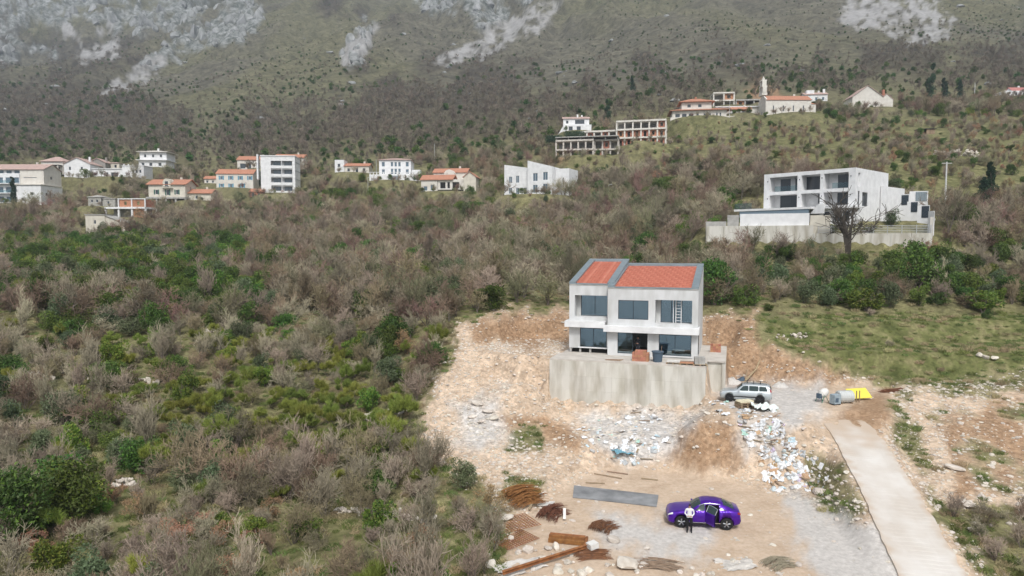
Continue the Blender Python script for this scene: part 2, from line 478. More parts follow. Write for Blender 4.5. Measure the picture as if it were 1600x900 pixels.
_site, _grass, _earth, _grey, _rock, _scree = land(GPX, GPY, GX, GY, GZ)
# cliffs stand out of the slope
_rk = _rock * sstep(300, 600, GY)
GZ2 = GZ + _rk * (np.abs(fbm(GX * 1.5, GZ * 1.2, 38, 4)) * 15 + fbm(GX, GZ, 14, 3) * 5)
gme.vertices.foreach_set('co', np.stack([GX, GY, GZ2], -1).astype(np.float32).ravel())
def add_attr(name, rgba):
    a = gme.color_attributes.new(name, 'FLOAT_COLOR', 'POINT')
    a.data.foreach_set('color', np.stack(rgba, -1).astype(np.float32).ravel())
# weeds in the disturbed ground on the right and along its edges
_wd = sstep(0.05, 0.3, fbm(GX, GY, 5.0, 4)) * mask([[(1400, 560), (1620, 560), (1620, 920), (1540, 900), (1450, 780), (1395, 660)]], 8, 20)
_wd = np.maximum(_wd, mask([[(1385, 622), (1425, 640), (1440, 680), (1470, 740), (1440, 735), (1400, 690)], [(1270, 720), (1310, 735), (1360, 800), (1330, 815), (1280, 790)], [(800, 665), (850, 660), (850, 710), (790, 700)], [(790, 735), (850, 750), (840, 780), (790, 770)], [(720, 845), (800, 830), (760, 905), (700, 905)]], 9, 26))
_grass = np.maximum(_grass, _wd)
_bump = fbm(GX, GY, 60, 4)
add_attr('cover', [_site, _grass, _earth, _grey])
add_attr('stone', [_rock, _scree, np.clip(sstep(-.8, .8, sdist(GX, GY, PAD)) + .7 * sstep(-.8, .8, sdist(GX, GY, YARD)), 0, 1), sstep(150, 420, GY)])

_wood = mask(WOODS, 30, 80) * sstep(230, 300, GY)
add_attr('wood', [_wood, sstep(-.25, .35, fbm(GX, GY * .5, 90, 4)), _wood, np.ones(len(GX))])
gm = bpy.data.materials.new('ground')
gm.use_nodes = True
N, L = gm.node_tree.nodes, gm.node_tree.links
bsdf = N['Principled BSDF']
bsdf.inputs['Roughness'].default_value = 0.95
bsdf.inputs['Specular IOR Level'].default_value = 0.1
geo = N.new('ShaderNodeNewGeometry')
def n_noise(scale, detail=6, rough=0.6):
    n = N.new('ShaderNodeTexNoise'); n.inputs['Scale'].default_value = scale; n.inputs['Detail'].default_value = detail; n.inputs['Roughness'].default_value = rough
    L.new(geo.outputs['Position'], n.inputs['Vector']); return n.outputs['Fac']
def n_ramp(fac, stops):
    r = N.new('ShaderNodeValToRGB'); e = r.color_ramp.elements
    while len(e) < len(stops): e.new(0.5)
    for k, (p, c) in enumerate(stops): e[k].position = p; e[k].color = (*c, 1)
    L.new(fac, r.inputs['Fac']); return r.outputs['Color']
def n_mix(fac, a, b):
    m = N.new('ShaderNodeMix'); m.data_type = 'RGBA'
    L.new(fac, m.inputs['Factor']); L.new(a, m.inputs['A']); L.new(b, m.inputs['B']); return m.outputs['Result']
def n_math(op, a, b):
    m = N.new('ShaderNodeMath'); m.operation = op; m.use_clamp = True
    for k, v in enumerate((a, b)):
        if isinstance(v, (int, float)): m.inputs[k].default_value = v
        else: L.new(v, m.inputs[k])
    return m.outputs[0]
def n_attr(name):
    a = N.new('ShaderNodeAttribute'); a.attribute_name = name
    s = N.new('ShaderNodeSeparateColor'); L.new(a.outputs['Color'], s.inputs[0])
    return s.outputs[0], s.outputs[1], s.outputs[2], a.outputs['Alpha']
a_site, a_grass, a_earth, a_grey = n_attr('cover')
a_rock, a_scree, a_pat, a_far = n_attr('stone')
fine, mid, big = n_noise(3.2, 8, .7), n_noise(0.55, 7), n_noise(0.11, 12, .75)
tiny = n_noise(11, 4, .7)
huge = n_noise(0.012, 9, .65)
scrub = n_ramp(mid, [(0.3, (.10, .095, .048)), (.5, (.185, .172, .085)), (.7, (.265, .245, .125))])
slope = n_ramp(big, [(0.34, (.065, .062, .052)), (.47, (.115, .108, .08)), (.58, (.16, .15, .11)), (.7, (.22, .205, .16))])
a_wood, a_tone, _, _ = n_attr('wood')
slope2 = n_ramp(big, [(0.34, (.075, .075, .048)), (.5, (.135, .13, .078)), (.68, (.21, .195, .125))])
slope = n_mix(a_tone, slope, slope2)
litter = n_ramp(big, [(0.35, (.045, .042, .034)), (.5, (.08, .07, .055)), (.68, (.115, .105, .075))])
slope = n_mix(a_wood, slope, litter)
base = n_mix(a_far, scrub, slope)
gr = n_ramp(mid, [(0.3, (.07, .085, .028)), (.5, (.13, .14, .052)), (.68, (.25, .22, .115))])
col = n_mix(n_math('MULTIPLY', a_grass, 0.9), base, gr)
dirt = n_ramp(fine, [(0.25, (.37, .265, .18)), (.5, (.56, .43, .315)), (.72, (.66, .555, .45))])
dirt2 = n_ramp(mid, [(0.3, (.40, .29, .20)), (.62, (.60, .475, .36))])
vor = N.new('ShaderNodeTexVoronoi'); vor.inputs['Scale'].default_value = 4.5; L.new(geo.outputs['Position'], vor.inputs['Vector'])
vor2 = N.new('ShaderNodeTexVoronoi'); vor2.inputs['Scale'].default_value = 1.7; L.new(geo.outputs['Position'], vor2.inputs['Vector'])
peb = N.new('ShaderNodeSeparateColor'); L.new(vor.outputs['Color'], peb.inputs[0])
peb2 = N.new('ShaderNodeSeparateColor'); L.new(vor2.outputs['Color'], peb2.inputs[0])
dd = N.new('ShaderNodeMix'); dd.data_type = 'RGBA'; dd.inputs['Factor'].default_value = .5
L.new(dirt, dd.inputs['A']); L.new(dirt2, dd.inputs['B'])
col = n_mix(n_math('MULTIPLY', a_site, n_math('SUBTRACT', 1.0, n_math('MULTIPLY', a_grass, .85))), col, dd.outputs['Result'])
eb = n_ramp(fine, [(0.3, (.22, .132, .075)), (.55, (.355, .232, .142)), (.75, (.47, .345, .24))])
col = n_mix(n_math('MULTIPLY', a_earth, n_math('SUBTRACT', 1.0, a_grass)), col, eb)
gg = n_ramp(fine, [(0.3, (.42, .41, .395)), (.6, (.60, .585, .565)), (.75, (.70, .69, .67))])
col = n_mix(n_math('MULTIPLY', a_grey, .82), col, gg)
rk = n_ramp(n_noise(0.13, 12, .78), [(0.42, (.07, .08, .07)), (.49, (.15, .16, .15)), (.56, (.28, .29, .29)), (.66, (.38, .385, .39))])
col = n_mix(a_rock, col, rk)
sc = n_ramp(big, [(0.35, (.22, .215, .21)), (.6, (.36, .355, .35))])
col = n_mix(a_scree, col, sc)
# single pebbles are paler or browner than the soil between them
pb = N.new('ShaderNodeMapRange'); pb.inputs['To Min'].default_value = .80; pb.inputs['To Max'].default_value = 1.2; L.new(peb.outputs[0], pb.inputs['Value'])
pb2 = N.new('ShaderNodeMapRange'); pb2.inputs['To Min'].default_value = .86; pb2.inputs['To Max'].default_value = 1.14; L.new(peb2.outputs[0], pb2.inputs['Value'])
pm_ = N.new('ShaderNodeMath'); pm_.operation = 'MULTIPLY'; L.new(pb.outputs[0], pm_.inputs[0]); L.new(pb2.outputs[0], pm_.inputs[1])
hsv = N.new('ShaderNodeHueSaturation'); L.new(col, hsv.inputs['Color']); L.new(pm_.outputs[0], hsv.inputs['Value'])
col = n_mix(n_math('MAXIMUM', a_far, n_math('MULTIPLY', a_pat, .8)), hsv.outputs['Color'], col)
# dark scrub dots and pale stones of the far slopes
dots = n_ramp(n_noise(.33, 3, .8), [(.40, (.55, .55, .56)), (.52, (1, 1, 1)), (.70, (1, 1, 1)), (.76, (1.5, 1.5, 1.55))])
dm = N.new('ShaderNodeMix'); dm.data_type = 'RGBA'; dm.blend_type = 'MULTIPLY'; L.new(n_math('MULTIPLY', a_far, n_math('SUBTRACT', 1.0, n_math('MAXIMUM', a_rock, a_scree))), dm.inputs['Factor']); L.new(col, dm.inputs['A']); L.new(dots, dm.inputs['B'])
col = dm.outputs['Result']
L.new(col, bsdf.inputs['Base Color'])
bp = N.new('ShaderNodeBump'); bp.inputs['Strength'].default_value = .5; bp.inputs['Distance'].default_value = .12
L.new(fine, bp.inputs['Height']); L.new(bp.outputs[0], bsdf.inputs['Normal'])
gme.materials.append(gm)
ground = link('terrain', gme)
tag(ground, 'rocky mountain slope with scrub, grass and dug pale limestone dirt', 'terrain', kind='structure')

# ------------------------------------------------------------------ plants: prototypes
M_bark = mat('bark', (.22, .185, .155), .95, var=.4, scale=6, objrand=.25)
M_twig = mat('twigs_grey_brown', (.33, .28, .205), .95, objrand=.3)
M_twig_b = mat('twigs_warm_brown', (.26, .20, .13), .95, objrand=.3)
M_twig_o = mat('twigs_olive', (.215, .20, .12), .95, objrand=.3)
M_twig_r = mat('twigs_reddish', (.25, .17, .13), .95, objrand=.3)
M_twig_far = mat('twigs_far', (.20, .17, .13), .95, objrand=.25)
M_russet = mat('leaves_russet', (.34, .205, .12), .9, objrand=.3)
def leafmat(name, col, var):
    m = mat(name, col, .55, objrand=var, spec=.25)
    b = m.node_tree.nodes['Principled BSDF']
    b.inputs['Transmission Weight'].default_value = 0
    b.inputs['Subsurface Weight'].default_value = 0
    return m
M_ever = leafmat('leaves_evergreen', (.055, .105, .02), .35)
M_ever2 = leafmat('leaves_evergreen_light', (.085, .125, .035), .3)
M_fresh = leafmat('leaves_fresh', (.12, .20, .028), .3)
M_olive = leafmat('leaves_olive', (.11, .14, .07), .3)
M_broom = leafmat('broom_green', (.215, .25, .05), .28)
M_conif = leafmat('conifer_needles', (.03, .065, .035), .25)
M_grass = leafmat('grass_green', (.155, .195, .06), .3)
M_straw = mat('grass_straw', (.38, .32, .18), .9, objrand=.3)

def tri_tube(V, Fc, p, q, r0, r1):
    d = q - p
    if d.length < 1e-5: return
    d.normalize()
    a = d.orthogonal().normalized(); b = d.cross(a)
    n = len(V)
    for c, r in ((p, r0), (q, r1)):
        for k in range(3):
            t = 2.0944 * k
            V.append(c + (a * math.cos(t) + b * math.sin(t)) * r)
    for k in range(3):
        Fc.append((n + k, n + (k + 1) % 3, n + 3 + (k + 1) % 3, n + 3 + k))
def rvec(rn):
    while True:
        v = Vector((rn.uniform(-1, 1), rn.uniform(-1, 1), rn.uniform(-1, 1)))
        if 0.05 < v.length < 1: return v.normalized()
def bare_plant(seed, H, spread, stems, trunk, kids, levels, twig_r, up=.35):
    """leafless shrub or tree; returns (thick wood, fine twigs)"""
    rn = random.Random(seed)
    TV, TF, WV, WF = [], [], [], []
    tips = []
    def grow(p, d, ln, r, lev):
        segs = 3 if lev < 2 else 2
        pts = [p]
        for s in range(segs):
            d = (d + rvec(rn) * (.20 + .07 * lev) + Vector((0, 0, up * .3))).normalized()
            q = pts[-1] + d * (ln / segs)
            r1 = r * (.82 if s < segs - 1 else .6)
            if lev <= 1: tri_tube(TV, TF, pts[-1], q, r, r1)
            else: tri_tube(WV, WF, pts[-1], q, max(r, twig_r), max(r1, twig_r * .7))
            pts.append(q); r = r1
        if lev < levels:
            for k in range(kids[lev]):
                t = rn.uniform(.25, 1)
                i = min(int(t * segs), segs - 1)
                c = pts[i].lerp(pts[i + 1], t * segs - i)
                nd = (d + rvec(rn) * 1.0 + Vector((0, 0, up * .6))).normalized()
                grow(c, nd, ln * rn.uniform(.45, .72), r * .8, lev + 1)
        else:
            tips.append(pts[-1])
    for s in range(stems):
        a = rn.uniform(0, 6.283)
        lean = rn.uniform(.1, 1) * spread
        d = Vector((math.cos(a) * lean, math.sin(a) * lean, 1)).normalized()
        grow(Vector((0, 0, -.25)), d, H * rn.uniform(.42, .6), trunk * rn.uniform(.7, 1.1), 0)
    return (TV, TF), (WV, WF), tips
def leaf_cloud(seed, centres, n, size, up=0.0, long=1.6, spread=.35):
    rn = random.Random(seed)
    V, Fc = [], []
    for k in range(n):
        c, rad = centres[rn.randrange(len(centres))]
        v = rvec(rn)
        p = c + v * rad * rn.uniform(.45, 1.08) ** .6
        d = (v * spread + rvec(rn) * .8 + Vector((0, 0, up))).normalized()
        s = size * rn.uniform(.6, 1.35)
        a = d.orthogonal().normalized()
        a = (a + d.cross(a) * rn.uniform(-2, 2)).normalized()
        b = len(V)
        V += [p - a * s * .5, p + d * s * long * .5 - a * s * .25, p + d * s * long, p + a * s * .5 + d * s * long * .35]
        Fc.append((b, b + 3, b + 2, b + 1))
    return V, Fc
def lobes(seed, H, Rr, n, base=.25, rad=(.32, .55), cone=0.0):
    rn = random.Random(seed)
    out = []
    for k in range(n):
        h = rn.uniform(base, .86)
        rr = Rr * math.sqrt(max(0, 1 - ((h - .42) / .62) ** 2)) * (1 - cone * h)
        a = rn.uniform(0, 6.283); q = rn.uniform(.1, .8) * rr
        out.append((Vector((math.cos(a) * q, math.sin(a) * q, h * H)), Rr * rn.uniform(*rad) * (1 - .6 * cone * h)))
    return out
def stem_mesh(seed, H, r, n, spread):
    rn = random.Random(seed); V, Fc = [], []
    for k in range(n):
        a = rn.uniform(0, 6.283); p = Vector((0, 0, -.25)); d = Vector((math.cos(a) * spread, math.sin(a) * spread, 1)).normalized(); rr = r
        for s in range(4):
            d = (d + rvec(rn) * .2).normalized(); q = p + d * H * .2
            tri_tube(V, Fc, p, q, rr, rr * .75); p = q; rr *= .75
    return V, Fc
PROTO = {}           # kind -> list of (trunk mesh, crown mesh)
def reg(kind, T, tm, Cn, cm):
    t = mesh_of(kind + '_trunk', T[0], T[1], tm)
    c = mesh_of(kind + '_crown', Cn[0], Cn[1], cm)
    PROTO.setdefault(kind, []).append((t, c))
for s in range(7):     # multi-stemmed leafless shrub, about 3 m
    T, W, tips = bare_plant(100 + s, 2.6 + .2 * s, (.95, .6, 1.3, .8, .7, 1.1, .5)[s], (9, 7, 10, 6, 9, 8, 6)[s], .035, (4, 5, 5), 3, .0135, up=(.35, .6, .1, .3, .5, .2, .8)[s])
    reg('shrub', T, M_bark, W, (M_twig, M_twig_b, M_twig_o, M_twig, M_twig, M_twig_b, M_twig)[s])
for s in range(5):     # leafless tree, about 5 m
    T, W, tips = bare_plant(200 + s, 5.2, .6, 3, .10, (6, 6, 6), 3, .019)
    reg('tree', T, M_bark, W, (M_twig, M_twig_b, M_twig, M_twig_r, M_twig_o)[s])
T, W, tips = bare_plant(950, 8.2, .8, 3, .24, (5, 5, 5), 3, .026, up=.3)
reg('bigtree', T, mat('dark_bark', (.10, .085, .07), .95), W, bpy.data.materials['dark_bark'])
for s in range(3):     # shrub keeping its dry russet leaves
    T, W, tips = bare_plant(300 + s, 2.8, .6, 4, .035, (3, 3, 3), 3, .012)
    rn = random.Random(s)
    lv = leaf_cloud(310 + s, [(t, .22) for t in tips], 1500, .085)
    b = len(W[0])
    me = mesh_of('russet_crown', W[0] + lv[0], W[1] + [tuple(i + b for i in f) for f in lv[1]], [M_twig, M_russet], mi=[0] * len(W[1]) + [1] * len(lv[1]))
    PROTO.setdefault('russet', []).append((mesh_of('russet_trunk', T[0], T[1], M_bark), me))
for s in range(4):     # dark evergreen bush
    lb = lobes(400 + s, 2.8, 1.6, 17, base=.15, rad=(.16, .42))
    lc = leaf_cloud(410 + s, lb, 4600, .10)
    PROTO.setdefault('ever', []).append((mesh_of('ever_trunk', *stem_mesh(400 + s, 2.8, .06, 4, .3), M_bark), mesh_of('ever_crown', lc[0], lc[1], [M_ever, M_fresh, M_ever2], mi=[(0, 0, 2, 1, 2)[(q * 7919) % 5] for q in range(len(lc[1]))])))
for s in range(3):
    lb = lobes(450 + s, 2.8, 1.5, 15, base=.15, rad=(.16, .42))
    lc = leaf_cloud(460 + s, lb, 3800, .10)
    PROTO.setdefault('fresh', []).append((mesh_of('fresh_trunk', *stem_mesh(450 + s, 2.8, .05, 4, .3), M_bark), mesh_of('fresh_crown', lc[0], lc[1], [M_fresh, M_broom, M_ever], mi=[(0, 0, 1, 0, 2)[(q * 7919) % 5] for q in range(len(lc[1]))])))
for s in range(3):
    lb = lobes(480 + s, 2.8, 1.5, 11)
    reg('olive', stem_mesh(480 + s, 2.8, .06, 3, .3), M_bark, leaf_cloud(490 + s, lb, 3000, .10), M_olive)
for s in range(3):     # broom: upright green switches in tufts
    rn = random.Random(500 + s)
    V, Fc = [], []
    for k in range(11):
        a, q = rn.uniform(0, 6.283), rn.uniform(0, .85)
        c = Vector((math.cos(a) * q, math.sin(a) * q, rn.uniform(.7, 1.25) * (1.25 - .4 * q)))
        for j in range(190):
            d = (rvec(rn) * .75 + Vector((math.cos(a) * .4, math.sin(a) * .4, 1.0))).normalized()
            p = c + rvec(rn) * .16
            l = rn.uniform(.22, .5)
            w = d.orthogonal().normalized(); w = (w + d.cross(w) * rn.uniform(-3, 3)).normalized() * .016
            b = len(V); V += [p - w, p + w, p + d * l]; Fc.append((b, b + 1, b + 2))
    T = stem_mesh(520 + s, 1.6, .02, 9, .7)
    reg('broom', T, M_bark, (V, Fc), M_broom)
for s in range(3):     # upright conifer
    rn = random.Random(600 + s); cs = []
    for k in range(26):
        h = rn.uniform(.08, .97); a = rn.uniform(0, 6.283); q = (1 - h) * 1.25 * rn.uniform(.3, 1)
        cs.append((Vector((math.cos(a) * q, math.sin(a) * q, h * 7)), .55 * (1.1 - h) + .12))
    reg('conifer', stem_mesh(600 + s, 6.5, .12, 1, 0), M_bark, leaf_cloud(610 + s, cs, 3800, .15, up=-.2), M_conif)
for s in range(2):     # slim cypress
    rn = random.Random(650 + s)
    cs = [(Vector((rn.uniform(-.25, .25), rn.uniform(-.25, .25), h * 8)), .75 * (1 - h) ** .5 * (.5 + min(h * 3, .5)) + .08) for h in [k / 20 for k in range(1, 20)]]
    reg('cypress', stem_mesh(650 + s, 7, .1, 1, 0), M_bark, leaf_cloud(660 + s, cs, 3200, .16, up=.8), M_conif)
def grass_tuft(seed, n, hgt, rad, m, kind):
    rn = random.Random(seed); V, Fc = [], []
    for k in range(n):
        a, q = rn.uniform(0, 6.283), rad * rn.random() ** .5
        p = Vector((math.cos(a) * q, math.sin(a) * q, -.03))
        d = Vector((rn.uniform(-.6, .6), rn.uniform(-.6, .6), 1)).normalized() * hgt * rn.uniform(.5, 1.2)
        w = Vector((rn.uniform(-1, 1), rn.uniform(-1, 1), 0)).normalized() * .014
        b = len(V); V += [p - w, p + w, p + d * .6 + w * .7, p + d + Vector((d.x, d.y, -.1)) * .3]; Fc.append((b, b + 1, b + 2, b + 3))
    PROTO.setdefault(kind, []).append((None, mesh_of(kind, V, Fc, m)))
for s in range(3): grass_tuft(700 + s, 120, .28, .38, M_grass, 'tuft')
for s in range(3): grass_tuft(720 + s, 110, .34, .38, M_straw, 'straw')
# leaner copies for the far slopes
for s in range(4):
    T, W, tips = bare_plant(800 + s, 5.0, .5, 2, .10, (6, 8), 2, .06)
    b = len(T[0])
    PROTO.setdefault('far_bare', []).append((None, mesh_of('far_bare', T[0] + W[0], T[1] + [tuple(i + b for i in f) for f in W[1]], M_twig_far)))
for s in range(3):
    PROTO.setdefault('far_green', []).append((None, mesh_of('far_green', *leaf_cloud(850 + s, lobes(850 + s, 3.6, 2.0, 9), 500, .42), M_ever)))

# ------------------------------------------------------------------ scatter of what nobody could count (geometry nodes on points)
def scatter_stuff(name, label, cat, meshes, P, rz, sc, ids):
    coll = bpy.data.collections.new(name + '_kinds')
    for i, ms in enumerate(meshes):
        ms = [m for m in ms if m]
        if len(ms) == 1: me = ms[0]
        else:
            bm = bmesh.new(); mats = []
            me = bpy.data.meshes.new('%s_%d' % (name, i))
            for m in ms:
                n0 = len(bm.faces); bm.from_mesh(m); bm.faces.ensure_lookup_table()
                for f in bm.faces[n0:]: f.material_index += len(mats)
                mats += list(m.materials)
            bm.to_mesh(me); bm.free()
            for m in mats: me.materials.append(m)
        o = bpy.data.objects.new('%s_%02d' % (name, i), me)
        coll.objects.link(o)
    me = bpy.data.meshes.new(name)
    me.vertices.add(len(P))
    me.vertices.foreach_set('co', np.asarray(P, np.float32).ravel())
    a = me.attributes.new('rot', 'FLOAT_VECTOR', 'POINT'); v = np.zeros((len(P), 3), np.float32); v[:, 2] = rz
    a.data.foreach_set('vector', v.ravel())
    a = me.attributes.new('scl', 'FLOAT_VECTOR', 'POINT'); a.data.foreach_set('vector', np.asarray(sc, np.float32).ravel())
    a = me.attributes.new('idx', 'INT', 'POINT'); a.data.foreach_set('value', np.asarray(ids, np.int32))
    ob = link(name, me)
    tag(ob, label, cat, kind='stuff')
    ng = bpy.data.node_groups.new(name, 'GeometryNodeTree')
    ng.interface.new_socket('Geometry', in_out='INPUT', socket_type='NodeSocketGeometry')
    ng.interface.new_socket('Geometry', in_out='OUTPUT', socket_type='NodeSocketGeometry')
    nn, lk = ng.nodes, ng.links
    gi, go = nn.new('NodeGroupInput'), nn.new('NodeGroupOutput')
    ip = nn.new('GeometryNodeInstanceOnPoints')
    ci = nn.new('GeometryNodeCollectionInfo')
    ci.inputs['Collection'].default_value = coll
    ci.inputs['Separate Children'].default_value = True
    ci.inputs['Reset Children'].default_value = True
    def na(t, n):
        q = nn.new('GeometryNodeInputNamedAttribute'); q.data_type = t; q.inputs['Name'].default_value = n
        return q.outputs['Attribute']
    lk.new(gi.outputs[0], ip.inputs['Points'])
    lk.new(ci.outputs[0], ip.inputs['Instance'])
    ip.inputs['Pick Instance'].default_value = True
    lk.new(na('INT', 'idx'), ip.inputs['Instance Index'])
    lk.new(na('FLOAT_VECTOR', 'rot'), ip.inputs['Rotation'])
    lk.new(na('FLOAT_VECTOR', 'scl'), ip.inputs['Scale'])
    lk.new(ip.outputs[0], go.inputs[0])
    md = ob.modifiers.new('scatter', 'NODES'); md.node_group = ng
    return ob

# ------------------------------------------------------------------ where plants grow
def jitter_grid(y0, y1, step, um=0.98, grow=0.0):
    out = []
    y = y0
    while y < y1:
        st = step * (1 + grow * (y - y0))
        n = int(2 * um * y / st)
        xs = -um * y + (np.arange(n) + RNG.random(n)) * st
        ys = y + RNG.random(n) * st
        out.append(np.stack([xs, ys], 1))
        y += st
    return np.concatenate(out)
NOVEG = [SITE, [(735, 505), (790, 484), (1180, 488), (1180, 560), (735, 560)]]
VILLA = [(1085, 335), (1110, 320), (1185, 262), (1395, 255), (1475, 285), (1470, 402), (1100, 385)]
def clear_of_houses(x, y, extra=1.0):
    ok = np.ones(len(x), bool)
    for hx, hy, r, hz in PADS[:-1]:
        # nothing on the house and no high crowns hiding its front
        dx, dy = x - hx, y - hy
        ok &= ~((np.abs(dx) < r + extra + 2) & (dy > -2.5) & (dy < r + 7))
    la = (x - V0.x) * math.cos(VT) - (y - V0.y) * math.sin(VT) + 15
    lb = (x - V0.x) * math.sin(VT) + (y - V0.y) * math.cos(VT)
    ok &= ~((la > -9) & (la < 25) & (lb > -10) & (lb < 15))
    bx_, by_ = proj(x, y, terrain(x, y))
    ok &= ~((bx_ > 1098) & (bx_ < 1465) & (by_ < 396) & (y < 125) & (y > 80))
    return ok

PLANTS = {k: [] for k in ('shrub', 'tree', 'russet', 'ever', 'fresh', 'olive', 'broom')}
def put(kind, x, y, z, px, py, s, sz=1.0):
    for hx, hy, r, hz in PADS[:-1]:            # only low growth right before a house
        if abs(x - hx) < r and -r - 14 < y - hy < 0: s *= .5; break
    PLANTS[kind].append((x, y, z, px, py, s, sz))
g = jitter_grid(22, 265, 1.55, grow=.0042)
gx, gy = g[:, 0], g[:, 1]
gz = terrain(gx, gy)
gpx, gpy = proj(gx, gy, gz)
keep = (gpx > -120) & (gpx < 1720) & (gpy < np.where((gpx > 720) & (gpx < 1560), 930, 1010))
sd = np.maximum(sdist(gpx, gpy, NOVEG[0]), sdist(gpx, gpy, NOVEG[1]))
keep &= sd < -6
keep &= clear_of_houses(gx, gy)
_la = (gx - H0[0]) * math.cos(HT) - (gy - H0[1]) * math.sin(HT)
_lb = (gx - H0[0]) * math.sin(HT) + (gy - H0[1]) * math.cos(HT)
keep &= ~((_la > -10) & (_la < 19) & (_lb > -3) & (_lb < 17.5))
n1 = fbm(gx, gy, 22, 3); n2 = fbm(gx + 300, gy - 200, 15, 3); n3 = fbm(gx - 500, gy + 90, 9, 2)
in_gr = sdist(gpx, gpy, GRASS_R) > -8
strip = sdist(gpx, gpy, GREENS[0]) > 0
hill = sdist(gpx, gpy, GREENS[2]) > 0
broomz = np.exp(-(((gpx - 460) / 230) ** 2 + ((gpy - 655) / 85) ** 2))
clear_l = sdist(gpx, gpy, GREENS[3]) > 0
path_l = sdist(gpx, gpy, GREENS[4]) > 0
terr_l = (gpx < 330) & (gpy > 525) & (gpy < 620)
for i in np.nonzero(keep)[0]:
    x, y, z, px, py = gx[i], gy[i], gz[i], gpx[i], gpy[i]
    r, q = random.random(), random.random()
    a, b, c = n1[i], n2[i], n3[i]
    low = py > 520
    if in_gr[i]:
        if r < .05: put('ever' if q < .3 else 'shrub', x, y, z, px, py, random.uniform(.2, .4))
        continue
    if clear_l[i] or path_l[i]:
        if r < .62: put('shrub' if q < .78 else 'fresh' if q < .86 else 'russet', x, y, z, px, py, random.uniform(.35, .8))
        continue
    if hill[i]:
        if r < .62 + .5 * a: put('shrub' if q < .72 else ('ever' if q < .85 else 'russet'), x, y, z, px, py, random.uniform(.45, .9))
        continue
    if strip[i]:
        if r < .80:
            k = 'ever' if q < .30 + a * .3 else 'fresh' if q < .55 else 'olive' if q < .68 else 'broom' if q < .78 else 'shrub'
            put(k, x, y, z, px, py, random.uniform(.7, 1.3) * (1.3 if k == 'broom' else 1))
        continue
    if px > 1180 and py > 395 and py < 490:            # bushes below the villa
        if r < .8:
            k = 'ever' if q < .30 else 'olive' if q < .45 else 'fresh' if q < .55 else 'russet' if q < .6 else 'shrub'
            put(k, x, y, z, px, py, random.uniform(.6, 1.1))
        continue
    if low and px < 800:
        if random.random() < broomz[i] * .8 + .10:
            put('broom', x, y, z, px, py, random.uniform(.75, 1.25)); continue
        if terr_l[i] and r > .5: continue
        if r < .90 + .3 * b:
            k = 'ever' if q < .03 + .16 * max(0, a) else 'russet' if q < .09 else 'fresh' if q < .19 else 'olive' if q < .26 else 'shrub'
            put(k, x, y, z, px, py, random.uniform(.65, 1.15))
        continue
    if low and px > 1100:
        if r < (.85 if px > 1475 and py > 775 else .2): put('shrub', x, y, z, px, py, random.uniform(.3, .6))
        continue
    # the wood between the site and the village
    if r < .66 + .25 * b:
        k = 'tree' if q < .56 else 'shrub' if q < .72 else 'russet' if q < .76 + .04 * c else 'ever' if q < .87 + .12 * a else 'olive' if q < .92 else 'fresh'
        put(k, x, y, z, px, py, random.uniform(.75, 1.2) * (1.15 if k in ('ever', 'olive') else 1))

